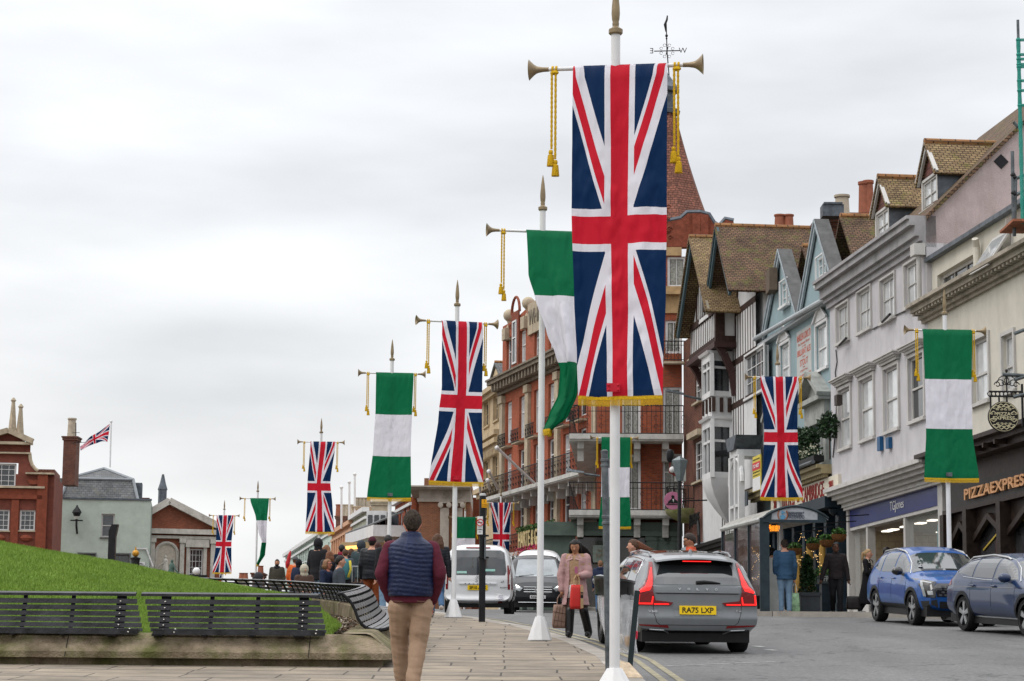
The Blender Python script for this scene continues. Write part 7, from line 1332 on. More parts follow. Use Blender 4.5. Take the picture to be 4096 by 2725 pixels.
pq=at('R5',1310,1120,61.5);t=thing('planter',pq,'grey trough with chalk lettering on a dark stand beside the man in black','planter');a,b=at('R5',1255,1045,61.5),at('R5',1372,1135,61.5);m=MB();m.box((a.x,61.5,b.z),(b.x,62.1,a.z));tr=m.build('trough',mat('trough_grey',(.07,.085,.09),.6),t);m=MB();m.box((a.x+.05,61.55,g(61.5)+.05),(b.x-.05,62.05,b.z));m.build('stand',DKB,t);m=MB();leaves(m,((a.x+b.x)/2,61.8,a.z+.05),.35,160,.07,.5);m.build('plants',LEAF2,t)
text('FRESH','lettering',mat('chalk',(.5,.5,.5),.9),tr,lambda x,y,d:Vector((a.x+.1+x,61.49-d,(a.z+b.z)/2-.06+y)),w=.36,h=.14,depth=.005,center=False)
# ================================================================ buildings on the left and at the end of the street
MINT=brickmat('mint_painted_brick',(.44,.50,.44),(.42,.48,.42),(.36,.42,.37),bump=.5,big=.1);GUILD=brickmat('hall_brick',(.30,.085,.045),(.21,.06,.035),(.20,.13,.09),big=.15)
def door_row(F,wl,L,v=-.12,**k):
 for r in L:F.window(wl,r,**k)
F1=Fac((at('L1',0,1000,150).x,150),d=(1,.12));t=thing('brick_house',(-31,151,g(150)),'ornate red brick house with a curved gable and two stone obelisks at the left edge','house','buildings on the far side of the lawn')
ux=lambda x,y=900:F1.h('L1',x,y)[0];uz_=lambda y,x=150:F1.h('L1',x,y)[1]
ws=[F1.rect('L1',-60,900,72,1055),F1.rect('L1',148,903,262,1055),F1.rect('L1',-40,560,120,730)]
RED2=brickmat('house_red_brick',(.20,.052,.034),(.15,.042,.03),(.15,.07,.05),big=.2)
m=MB();F1.wall(m,ux(-400),ux(350),g(150)-1,uz_(640),ws,0,.25);F1.wall(m,ux(-400),ux(205),uz_(640),uz_(420),[ws[2]],0,.25)if False else F1.box(m,ux(-400),ux(-45),-.2,0,uz_(640),uz_(420));F1.box(m,ux(122),ux(205),-.2,0,uz_(640),uz_(420));F1.box(m,ux(-45),ux(122),-.2,0,uz_(558),uz_(420));F1.prism(m,[(ux(-230),uz_(420)),(ux(205),uz_(420)),(ux(30),uz_(330))],-.2,0)
F1.box(m,ux(-400),ux(390),-8,-.3,g(150)-1,uz_(640));cv=[(ux(205),uz_(490)),(ux(210),uz_(530)),(ux(225),uz_(570)),(ux(250),uz_(600)),(ux(270),uz_(612)),(ux(270),uz_(640)),(ux(205),uz_(640))];F1.prism(m,cv,-.2,0);wl=m.build('wall',RED2,t)
for r in ws:F1.window(wl,r,4 if r[2]-r[0]>2 else 3,4,.1,-.12,WHITE,GLASSD,smat=STN)
m=MB();F1.box(m,ux(-400),ux(215),0,.2,uz_(492),uz_(480));F1.box(m,ux(-400),ux(325),0,.3,uz_(745),uz_(730));F1.slab(m,(ux(-230),uz_(405)),(ux(40),uz_(322)),.35,0,.5);F1.slab(m,(ux(40),uz_(322)),(ux(225),uz_(400)),.35,0,.5);F1.box(m,ux(-200),ux(225),0,.4,uz_(425),uz_(405));F1.box(m,ux(180),ux(390),-.3,.3,uz_(640),uz_(628));m.tube([F1.P(u_,.05,z_)for u_,z_ in cv[:5]],.12,6);m.build('stone_moulding',STN,t)
m=MB();F1.box(m,ux(-400),ux(320),0,.12,uz_(795),uz_(750));F1.box(m,ux(-400),ux(310),0,.2,uz_(825),uz_(795));F1.prism(m,[(ux(190),uz_(680)),(ux(290),uz_(680)),(ux(265),uz_(715)),(ux(215),uz_(715))],0,.15)
for x in(0,200):m.ball(F1.P(ux(x),.05,uz_(1112)),.45,8,1,.4,.5)
F1.box(m,ux(85),ux(140),0,.15,uz_(1190),uz_(830));F1.box(m,ux(270),ux(345),0,.2,uz_(1190),uz_(640));m.build('terracotta_band',mat('terracotta_orange',(.20,.052,.028),.8,.15,4),t)
m=MB();F1.box(m,ux(265),ux(390),-5,-.3,uz_(645),uz_(598));m.build('roof',TILEC,t)
for x,yt,xb,yb in((100,75,90,330),(148,122,145,365)):
 a,b=at('L1',x,yt,153),at('L1',xb,yb,153);q=31*.542/9036*153;m=MB();m.lathe((b.x,153,b.z),[(q*1.35,-1.5),(q*1.35,0),(q,.15),(q*.9,.4),(.12,a.z-b.z-.3),(.2,a.z-b.z-.2),(.05,a.z-b.z)],4);m.build('obelisk',STN,t)
F2=Fac((at('L1',365,1000,165).x,165),d=(1,.14));t=thing('inn_building',(-25,166,g(165)),'pale mint painted brick building with a slate mansard roof and wall lantern','house','buildings on the far side of the lawn')
ux=lambda x,y=1000:F2.h('L1',x,y)[0];uz_=lambda y,x=700:F2.h('L1',x,y)[1];U0,U1=ux(362),ux(1110)
ws=[F2.rect('L1',750,932,848,1105),F2.rect('L1',582,1228,702,1330),F2.rect('L1',848,1232,955,1345)]
m=MB();F2.wall(m,U0,U1,g(165)-1,uz_(825),ws,0,.25);F2.box(m,U0,U1,-8,-.3,g(165)-1,uz_(828));m.add([F2.P(U1,0,g(165)-1),F2.P(U1,-8,g(165)-1),F2.P(U1,-8,uz_(828)),F2.P(U1,0,uz_(828))],[(0,1,2,3)]);wl=m.build('wall',MINT,t);GF=mat('frame_grey',(.12,.125,.125),.5)
for i,r in enumerate(ws):F2.window(wl,r,1 if i==0 else 4,1 if i==0 else 3,.1,-.12,GF if i else SHOPW,GLASSD,mid=.5 if i==0 else None,surround=.1 if i else 0,smat=GF)
m=MB();m.ball(F2.P(ux(793),-.3,uz_(980)),.12,8);m.build('inside_lamp',mat('inside_lamp',(1,.5,.15),.5,0,1,emit=3),t)
m=MB();F2.box(m,U0-.05,U1+.05,-.3,.08,uz_(828),uz_(815));m.build('parapet_coping',LEAD,t)
def ring_(x0,x1,z,v0,v1):return[F2.P(ux(x0),v0,z),F2.P(ux(x1),v0,z),F2.P(ux(x1),v1,z),F2.P(ux(x0),v1,z)]
m=MB();m.rings([ring_(435,1012,uz_(822),-.4,-7.5),ring_(485,970,uz_(665),-1.2,-6.7),ring_(735,745,uz_(565),-3.6,-4.2)]);rf=m.build('roof',SLATE,t)
m=MB()
for a,b in((0,1),):
 for(x0,y0,v0_),(x1,y1,v1_)in(((435,822,-.4),(485,665,-1.2)),((1012,822,-.4),(970,665,-1.2)),((485,665,-1.2),(740,565,-3.6)),((970,665,-1.2),(740,565,-3.6)),((485,665,-1.2),(970,665,-1.2))):m.tube([F2.P(ux(x0),v0_+.05,uz_(y0)),F2.P(ux(x1),v1_+.05,uz_(y1))],.12,6)
m.build('lead_hips',mat('lead_pale',(.26,.28,.30),.5,.1,2),rf)
m=MB();F2.box(m,ux(975),ux(1035),-4,-2,uz_(830),uz_(680));m.build('roof_dormer',LEAD,t);m=MB();F2.box(m,ux(1035),ux(1095),-3,-1.5,uz_(828),uz_(795));m.build('side_stack',DRED,t);m=MB();F2.box(m,ux(370),ux(455),-5,-4,uz_(830),uz_(640));m.build('neighbour_roof',SLATE,t)
p_=F2.P(ux(567),.5,uz_(950));m=MB();t5=thing('wall_lantern',p_,'black wall lantern on the mint painted brick building','wall lantern');m.lathe(p_,[(.12,-.3),(.30,.15),(.36,.2),(.28,.35),(.1,.6),(.04,.75)],6);m.build('lamp_top',IRON,t5);m=MB();m.lathe(p_,[(.15,-.28),(.27,.13)],6);m.build('lamp_glass',mat('lantern_pale',(.5,.5,.46),.3),t5);m=MB();m.tube([p_+Vector((0,0,-.3)),p_+Vector((0,-.0,-.75)),p_+Vector((0,.4,-1.3))],.08,6);m.box((p_.x-.45,p_.y-.05,p_.z-.42),(p_.x+.45,p_.y+.05,p_.z-.33));m.build('bracket',IRON,t5)
r=F2.rect('L1',970,1288,1070,1312);m=MB();F2.box(m,r[0],r[2],.01,.08,r[1],r[3]);ns=m.build('street_nameplate',PL,t);text('CASTLE HILL','lettering',BK_,ns,lambda x,y,d:F2.P((r[0]+r[2])/2+x,.09+d,r[1]+(r[3]-r[1])*.25+y),w=(r[2]-r[0])*.8,h=(r[3]-r[1])*.5,depth=.01,bold=True)
m=MB();F2.box(m,ux(1010),ux(1095),.05,.12,uz_(1190),uz_(1180));F2.slab(m,(ux(1090),uz_(1190)),(ux(1140),uz_(1315)),.1,.05,.12);F2.box(m,ux(1015),ux(1090),.05,.12,uz_(1328),uz_(1320));m.build('white_pipes',WHITE,t)
chimney('L1',470,360,550,720,160,[(.5,1.35,.32,POTB)],'tall lone brick chimney left of the mint building roof',DRED,1.4)
m=MB();a,b=at('L1',560,262,160),at('L1',560,395,160);m.tube([b,a],.035,5);m.bar((a.x-.2,160,a.z-.7),(a.x+.3,160,a.z-.7),.03);m.bar((a.x-.3,160,a.z-1.45),(a.x+.75,160,a.z-1.38),.03);tag(m.build('aerial',IRON,None),'thin television aerial beside the lone brick chimney','aerial')
a,b=at('L1',821,252,170),at('L1',812,590,170);m=MB();m.tube([b,a],.06,8);m.ball(a,.11,8);tag(m.build('roof_flagpole',PWHITE,None),'white flagpole standing on the mint building roof','flagpole')
A,B_,C_,D_=(at('L1',*q,170)for q in((812,268),(788,402),(610,430),(597,465)));m=MB();nu,nv=30,14
tl,bl_,tr_,br_=at('L1',812,268,170),at('L1',788,402,170),at('L1',590,428,170),at('L1',600,465,170);mt_=at('L1',700,345,170);mb_=at('L1',700,410,170)
def ff(u,v):
 q1=tl.lerp(mt_,u*2)if u<.5 else mt_.lerp(tr_,u*2-1);q2=bl_.lerp(mb_,u*2)if u<.5 else mb_.lerp(br_,u*2-1);p_=q1.lerp(q2,v);return(p_.x,p_.y+.25*math.sin(u*9+v*2),p_.z+.06*math.sin(u*11))
m.grid(ff,nu,nv);uv=[]
for j in range(nv):
 for i in range(nu):
  for a_,b_ in((i,j),(i+1,j),(i+1,j+1),(i,j+1)):uv+=[1-b_/nv,a_/nu]
tag(m.build('roof_flag',flagmat('union'),None,2,uv),'union jack flag flying from the roof flagpole of the mint building','flag')
F3=Fac((at('L1',1105,1200,172).x,172),d=(1,.28));t=thing('columned_hall',(-16,174,g(172)),'brick hall with a stone pediment, white columns and an arched statue niche','hall','buildings on the far side of the lawn')
ux=lambda x,y=1200:F3.h('L1',x,y)[0];uz_=lambda y,x=1350:F3.h('L1',x,y)[1];U0,U1=ux(1100),ux(1625);r=F3.rect('L1',1398,1190,1500,1420)
m=MB();F3.wall(m,U0,U1,g(172)-1,uz_(1050),[r],0,.3);ua=F3.h('L1',1245,850)[0];zL_=uz_(905,1110);F3.prism(m,[(U0,uz_(1050)),(U1,uz_(1050)),(ua,F3.h('L1',1245,822)[1]),(U0,zL_-.15)],-.3,0);F3.box(m,U0,U1,-8,-.4,g(172)-1,uz_(1050));wl=m.build('wall',GUILD,t)
LST=mat('pale_limestone',(.52,.49,.44),.8,.12,2.5,dirt=.4);m=MB();za_=F3.h('L1',1245,815)[1]
F3.slab(m,(U0-.1,zL_-.2),(ua,za_-.25),.5,0,.55);F3.slab(m,(ua,za_-.25),(U1+.3,uz_(1040,1610)-.1),.5,0,.55);F3.box(m,U0,U1,0,.5,uz_(1085),uz_(1048));F3.box(m,U0,U1,0,.3,uz_(1118),uz_(1098))
for xa in(1107,1325,1552):F3.box(m,ux(xa),ux(xa+32),0,.35,g(172)-1,uz_(1150));F3.box(m,ux(xa-6),ux(xa+40),0,.45,uz_(1150),uz_(1118))
F3.box(m,ux(1375),ux(1398),0,.2,r[1]-.3,r[3]+.5);F3.box(m,ux(1500),ux(1525),0,.2,r[1]-.3,r[3]+.5);F3.box(m,ux(1365),ux(1540),0,.3,r[3]+.1,r[3]+.7);m.build('stone_order',LST,t);F3.window(wl,r,4,5,.1,-.1,WHITE,GLASSD,sill=False)
m=MB();cxn=ux(1230);zt_=uz_(1230);rad_=ux(1310)-cxn;m.add([F3.P(cxn-rad_,.02,g(172)),F3.P(cxn+rad_,.02,g(172)),F3.P(cxn+rad_,.02,zt_),F3.P(cxn-rad_,.02,zt_)]+[F3.P(cxn+rad_*math.cos(x),.02,zt_+rad_*math.sin(x))for x in np.linspace(0,math.pi,14)],[(0,1,2,3),tuple(range(4,18))]);m.build('niche',mat('niche_cream',(.50,.44,.37),.8),t);m=MB();m.tube([F3.P(cxn+rad_,.05,g(172))]+[F3.P(cxn+rad_*math.cos(x),.05,zt_+rad_*math.sin(x))for x in np.linspace(0,math.pi,14)]+[F3.P(cxn-rad_,.05,g(172))],.13,6);m.build('niche_arch',LST,t)
m=MB();p_=at('L1',1200,755,175);b=at('L1',1198,850,175);q=at('L1',1237,755,175).x-p_.x;m.lathe((p_.x,175,b.z-.8),[(q*.85,0),(q*.85,p_.z-b.z+.75),(q,p_.z-b.z+.8),(q*.6,p_.z-b.z+1.3),(.08,p_.z-b.z+2.0)],6);m.build('cupola',LEAD,t)
def statue(c,x,yt,yb,Y,m_,label,s=1):
 a,b=at(c,x,yt,Y),at(c,x,yb,Y);H=a.z-b.z;m=MB();P_=lambda dx,dz,r_,sy=.8:(b.x+dx*H,Y,b.z+dz*H,r_*H)
 m.rings([[(b.x+dx*H+r_*H*math.cos(k*math.pi/6),Y+r_*H*.8*math.sin(k*math.pi/6),b.z+z_*H)for k in range(12)]for z_,r_,dx in((0,.24,0),(.25,.19,0),(.5,.14,0),(.62,.11,.02),(.75,.13,.02),(.82,.09,.02),(.86,.045,.02),(.9,.065,.03),(.96,.06,.03),(1,.03,.03))])
 m.tube([(b.x+.1*H,Y-.05*H,b.z+.76*H),(b.x+.2*H*s,Y-.1*H,b.z+.55*H),(b.x+.42*H*s,Y-.1*H,b.z+.33*H)],[.045*H,.04*H,.03*H],8);return tag(m.build('statue',m_,None,True),label,'statue')
statue('L1',1260,1270,1440,120,mat('bronze_verdigris',(.07,.12,.10),.6,.3,4),'green bronze robed statue rising behind the grass mound');statue('L1',1213,1240,1400,170,LST,'pale stone statue in the arched niche of the columned hall',-1)
def stand_post(c,x,yt,Y,w,label,nm,cat,m_,head=None):
 a=at(c,x,yt,Y);t=thing(nm,(a.x,Y,g(Y)),label,cat);mm=MB();mm.box((a.x-w/2,Y-w/2,g(Y)),(a.x+w/2,Y+w/2,a.z));mm.build('post',m_,t);return t,a
t5,a=stand_post('L1',832,1060,110,.34,'tall black angular sign post standing on the skyline of the mound','black_sign','sign post',BLACK);m=MB();e=at('L1',875,1012,110);m.hexa([(a.x-.17,109.8,a.z),(e.x-.16,109.8,a.z-.6),(e.x-.16,110.2,a.z-.6),(a.x-.17,110.2,a.z),(e.x-.30,109.8,e.z),(e.x,109.8,e.z),(e.x,110.2,e.z),(e.x-.30,110.2,e.z)]);m.build('head',BLACK,t5)
a=at('L1',1000,1258,115);t5=thing('gold_ball_post',(a.x,115,g(115)),'dark post topped by a large gold ball','post');m=MB();m.tube([(a.x,115,g(115)),(a.x,115,a.z)],.22,10);m.lathe((a.x,115,a.z),[(.24,-.1),(.27,.0),(.1,.05)],12);m.build('post',IRON,t5);q=at('L1',1001,1225,115);r_=at('L1',1027,1225,115).x-q.x;m=MB();m.ball(q,r_,16);m.lathe(q,[(.04,r_*.95),(.05,r_*1.2),(.01,r_*2)],8);m.build('gold_ball',mat('gold_paint',(.50,.25,.03),.4,.2,5,metal=.3),t5,True)
a,b=at('L1',1110,1342,118),at('L1',1185,1385,118);m=MB();m.box((a.x,118,b.z-.6),(b.x,118.1,a.z));bb_=tag(m.build('blue_sign',mat('sign_blue',(.015,.03,.16),.4),None),'small dark blue notice board behind the mound by the statues','notice board')
a=at('L1',1450,1358,112);t5=thing('fingerpost',(a.x,112,g(112)),'black fingerpost with a white globe in front of the columned hall','fingerpost');m=MB();m.tube([(a.x,112,g(112)),(a.x,112,a.z)],.1,8);m.build('post',IRON,t5);m=MB();m.ball(a,.2,12);m.build('globe',WHITE,t5,True);m=MB()
for y_,x0,x1 in((1392,1345,1530),(1408,1460,1535),(1424,1465,1530),(1438,1470,1532)):p_,q_=at('L1',x0,y_,112),at('L1',x1,y_,112);m.box((p_.x,111.9,p_.z-.06),(q_.x,111.95,p_.z+.06))
m.build('arms',IRON,t5)
chimney('L3',100,1400,165,1520,230,[(.35,.6,.3,POT),(.75,.6,.3,POT)],'squat chimney with two pots low on the skyline above the bench end',STN,2);chimney('L3',215,1355,287,1520,150,[(.7,.5,.2,POT)],'brown chimney behind the hooded seated person',DRED,2)
FW=Fac((at('M',1560,400,150).x,150),d=(-.18,1));hh=lambda x,y,v=0:FW.h('M',x,y,v)
def rowhouse(nm,label,x0,yt0,x1,yt1,m_,wins=(),z=None,par=0,dp=9):
 u0,za=hh(x0,yt0);u1,zb_=hh(x1,yt1);zt_=(za+zb_)/2 if z is None else z;t=thing('street_house',FW.P((u0+u1)/2,0,4.5),label,'house','houses closing the street');m=MB()
 W=[]
 for q in wins:r_=FW.rect('M',*q);W.append((min(r_[0],r_[2]),r_[1],max(r_[0],r_[2]),r_[3]))
 a,b=min(u0,u1),max(u0,u1);FW.wall(m,a,b,3,zt_,W,0,.25);FW.box(m,a,b,-dp,-.3,3,zt_);m.add([FW.P(a,0,3),FW.P(a,-dp,3),FW.P(a,-dp,zt_),FW.P(a,0,zt_)],[(0,1,2,3)]);m.add([FW.P(b,0,3),FW.P(b,-dp,3),FW.P(b,-dp,zt_),FW.P(b,0,zt_)],[(0,1,2,3)]);wl=m.build('wall',m_,t)
 for r_ in W:FW.window(wl,r_,1,1,.1,-.1,WHITE,GLASSD,mid=.5)
 m=MB();FW.box(m,a,b,-.2,.35,zt_-.05,zt_+.3);FW.box(m,a,b,0,.15,zt_-.6,zt_-.4);m.build('cornice',WHITE if m_ is not PEACH else PEACH,t);return t,a,b,zt_
PEACH=mat('peach_render',(.56,.33,.21),.8,.05,1.5);MIN2=mat('mint_render',(.46,.56,.50),.8,.05,1.5)
rowhouse('','long pale mint rendered house at the far left end of the street',120,740,648,520,MIN2,[(x,720-int((x-270)*.28),x+18,870-int((x-270)*.28))for x in(275,298,320,345,370)]+[(605,632,622,680)])
t,a,b,z_=rowhouse('','peach rendered house with ribbed parapet above the seated crowd',650,540,885,425,PEACH);m=MB()
for k in range(9):u_=a+(b-a)*(k+.5)/9;FW.box(m,u_-.14,u_+.14,0,.14,z_-3.2,z_-.5)
m.build('ribs',PEACH,t)
GG=mat('grey_green_render',(.34,.36,.28),.85,.1,1.5);rowhouse('','grey-green rendered house between the peach house and the white dormer',880,340,1045,300,GG);rowhouse('','low pale house with a tiled roof under the white dormer',1045,520,1370,440,GG)
t,a,b,z_=rowhouse('','orange brick house with tall white windows left of the pillared bank',1370,190,1560,120,OBR,[(x,330-int((x-1385)*.8),x+26,520)for x in(1385,1425,1480,1525)])
m=MB();q0,q1,q2=at('M',1035,505,158),at('M',1290,280,158),at('M',1370,440,158);m.poly([q0,q1,Vector((q2.x,158,q1.z)),q2],[p_+Vector((0,7,0))for p_ in(q0,q1,Vector((q2.x,158,q1.z)),q2)]);tag(m.build('tiled_roof',TILEB,None),'sloping brown tiled roof behind the fourth banner pole','roof')
m=MB();q0,q1=at('M',1045,265,157),at('M',1265,475,157);m.box((q0.x,157,q1.z),(q0.x+1.4,158,q0.z));w0=tag(m.build('roof_dormer',WHITE,None),'white boxed dormer window on the brown tiled roof','dormer');m=MB()
for k in range(3):m.box((q0.x+.1+.44*k,156.95,q1.z+.3),(q0.x+.42+.44*k,156.99,q0.z-.3))
m.build('pane',GLASSD,w0);m=MB();m.box((q0.x+1.4,157.1,q1.z),(q0.x+3.6,158.5,q0.z-.1));m.build('cheek',LEAD,w0)
chimney('M',1100,158,1285,330,165,[],'broad stone and brick stack above the brown tiled roof',STN,3);chimney('M',890,215,1080,330,190,[(.2,.8,.22,POTB),(.4,.8,.22,POTB),(.6,.8,.22,POTB),(.85,.8,.22,POTB)],'long chimney with four buff pots over the grey-green house',STN,2);chimney('M',695,325,870,520,205,[(.12,1.1,.28,POT),(.4,1.1,.28,POTB),(.65,1.1,.28,POTB),(.9,1.1,.28,POTB)],'tall dark chimney with four pots behind the peach house',DRED,2)
t=thing('shop_canopy',at('M',950,640,150),'white shop canopy with warm lights behind the crowd','shop canopy');m=MB();P0,P1=at('M',800,650,168),at('M',1120,555,150);m.poly([P0,P1,P1+Vector((0,0,.75)),P0+Vector((0,0,.75))],[p_+Vector((2.5,.5,0))for p_ in(P0,P1,P1+Vector((0,0,.75)),P0+Vector((0,0,.75)))]);m.build('fascia',WHITE,t)
m=MB();m.poly([P0+Vector((0,0,.75)),P1+Vector((0,0,.75)),P1+Vector((2,0,1.6)),P0+Vector((2,0,1.6))],[p_+Vector((0,0,.1))for p_ in(P0+Vector((0,0,.75)),P1+Vector((0,0,.75)),P1+Vector((2,0,1.6)),P0+Vector((2,0,1.6)))]);m.build('canopy_roof',SLATE,t)
m=MB();a,b=at('M',808,690,150),at('M',938,682,150);m.tube([a,b],.12,6);m.build('warm_lights',mat('warm_shop_light',(1,.42,.08),.5,0,1,emit=3),t);m=MB();m.box((a.x-.5,152,a.z-3),(b.x+6,153,a.z+.5));m.build('lit_wall',mat('warm_wall',(.45,.33,.18),.8),t)
for i,(x,yt,yb,lb)in enumerate(((758,0,470,'leftmost white flagpole on the peach house roof'),(848,-60,430,'middle white flagpole on the peach house roof'),(910,-150,360,'tallest white flagpole beside the pale chimney pots'))):a,b=at('M',x,yt,190),at('M',x,yb,190);m=MB();m.tube([b,a],.09,8);m.ball(a,.16,8);tag(m.build('roof_flagpole',PWHITE,None),lb,'flagpole','flagpoles on the far roofs')
FB=Fac((at('M',1640,400,142).x,142),d=(1,0));ux=lambda x,y=300:FB.h('M',x,y)[0];uz_=lambda y,x=1800:FB.h('M',x,y)[1];t=thing('pillared_bank',FB.P(3,0,4.8),'brown brick building with stone entablature and ionic pilasters behind the white van','building','houses closing the street')
BKB=brickmat('bank_brick',(.25,.09,.045),(.17,.065,.035),(.22,.15,.10),big=.12);U0,U1=ux(1640),ux(2230);m=MB();FB.box(m,U0,U1,-10,0,3.5,uz_(165));FB.box(m,U0+.3,U1,-9,-.3,uz_(20),uz_(-110));m.build('wall',BKB,t);m=MB()
FB.box(m,U0-.1,U1,-10,.12,uz_(165),uz_(128));FB.box(m,U0,U1,-9.8,.05,uz_(128),uz_(28));FB.box(m,U0-.5,U1,-10,.55,uz_(28),uz_(8));FB.box(m,U0-.7,U1,-10,.75,uz_(8),uz_(-10))
for xa,xb in((1885,1985),(2063,2140)):FB.box(m,ux(xa),ux(xb),0,.25,3.5,uz_(235));FB.box(m,ux(xa-15),ux(xb+15),0,.35,uz_(182),uz_(168))
for xa in(1888,1985,2060,2140):m.lathe(FB.P(ux(xa),.4,uz_(205)),[(.17,-.15),(.17,.0),(.08,.02)],16,axis=(0,-1,0))
for xa in(1937,2088):m.tube([FB.P(ux(xa)+.18*math.cos(x),.14,uz_(85)+.18*math.sin(x))for x in np.linspace(0,6.28,16)],.03,5)
m.build('stone_order',mat('grey_brown_stone',(.36,.315,.27),.8,.12,2,dirt=.4),t)
p0=FH.P(UE,0,0);FS=Fac((p0.x,p0.y),d=(-.183,1));hs_=lambda x,y,v=0:FS.h('L7',x,y,v);u1=hs_(178,900)[0];t=thing('stone_building',FS.P(u1/2,0,4.5),'pale honey stone ornate facade squeezed left of the orange hotel','building','buildings along the street')
HST=mat('honey_stone',(.50,.39,.25),.85,.12,2,dirt=.35);zt_=hs_(250,560)[1];W=[]
for(y0,y1)in((640,780),(970,1100),(1180,1300)):z1_,z0_=hs_(230,y0)[1],hs_(230,y1)[1];W+=[(u1*.15,z0_,u1*.38,z1_),(u1*.6,z0_,u1*.85,z1_)]
m=MB();FS.wall(m,0,u1,3.5,zt_,W,0,.25);FS.box(m,0,u1,-6,-.3,3.5,zt_);m.add([FS.P(u1,0,3.5),FS.P(u1,-6,3.5),FS.P(u1,-6,zt_),FS.P(u1,0,zt_)],[(0,1,2,3)]);ga_=hs_(265,455)[1];FS.prism(m,[(.3,zt_),(u1*.62,zt_),(u1*.31,ga_)],-.4,0);wl=m.build('wall',HST,t)
for r_ in W:FS.window(wl,r_,2,2,.12,-.1,HST,GLASSD,surround=.15,smat=HST)
m=MB()
for y_ in(600,860,905,1145):z_=hs_(230,y_)[1];FS.box(m,0,u1+.2,0,.45,z_-.15,z_+.12);FS.box(m,0,u1+.1,0,.25,z_-.4,z_-.15)
k=.2
while k<u1:z_=hs_(230,905)[1];FS.box(m,k,k+.14,.0,.35,z_-.75,z_-.4);k+=.45
m.build('string_courses',HST,t);gable_roof(FS,t,.1,u1*.31,u1*.65,zt_,ga_+.2,zt_,.1,-4,SLATE,.1,.2)
# ================================================================ people
SK={'pale':mat('skin_pale',(.52,.27,.19),.55,.06,9),'tan':mat('skin_tan',(.36,.17,.10),.55,.06,9),'dark':mat('skin_dark',(.12,.055,.035),.5,.06,9),'ruddy':mat('skin_ruddy',(.55,.22,.15),.55,.06,9)}
def remesh(mb,name,m,parent,vox,fn=None,sm=3,M=None):
 me=bpy.data.meshes.new('tmp');me.from_pydata(mb.v,[],mb.f);o=bpy.data.objects.new('tmp',me);COL.objects.link(o)
 r=o.modifiers.new('r','REMESH');r.mode='VOXEL';r.voxel_size=vox;s=o.modifiers.new('s','SMOOTH');s.factor=.5;s.iterations=sm
 dg=bpy.context.evaluated_depsgraph_get();nm=bpy.data.meshes.new_from_object(o.evaluated_get(dg));bpy.data.objects.remove(o);bpy.data.meshes.remove(me)
 if fn:
  nm.update();co=[v.co+v.normal*fn(v.co)for v in nm.vertices]
  for v,c_ in zip(nm.vertices,co):v.co=c_
 if M is not None:nm.transform(M)
 nm.name=name;return link(nm,name,m,parent,2)
def cap(mb,a,ra,b,rb,n=10):
 a,b=Vector(a),Vector(b);d=b-a;L=max(d.length,1e-4);mb.lathe(a,[(ra*.02,-ra),(ra*.5,-ra*.86),(ra*.87,-ra*.5),(ra,0),(rb,L),(rb*.87,L+rb*.5),(rb*.5,L+rb*.86),(rb*.02,L+rb)],n,axis=tuple(d/L))
def limb(mb,pts,rs,k=1.0,e=0):
 for i in range(len(pts)-1):cap(mb,pts[i],rs[i]*k+e,pts[i+1],rs[i+1]*k+e)
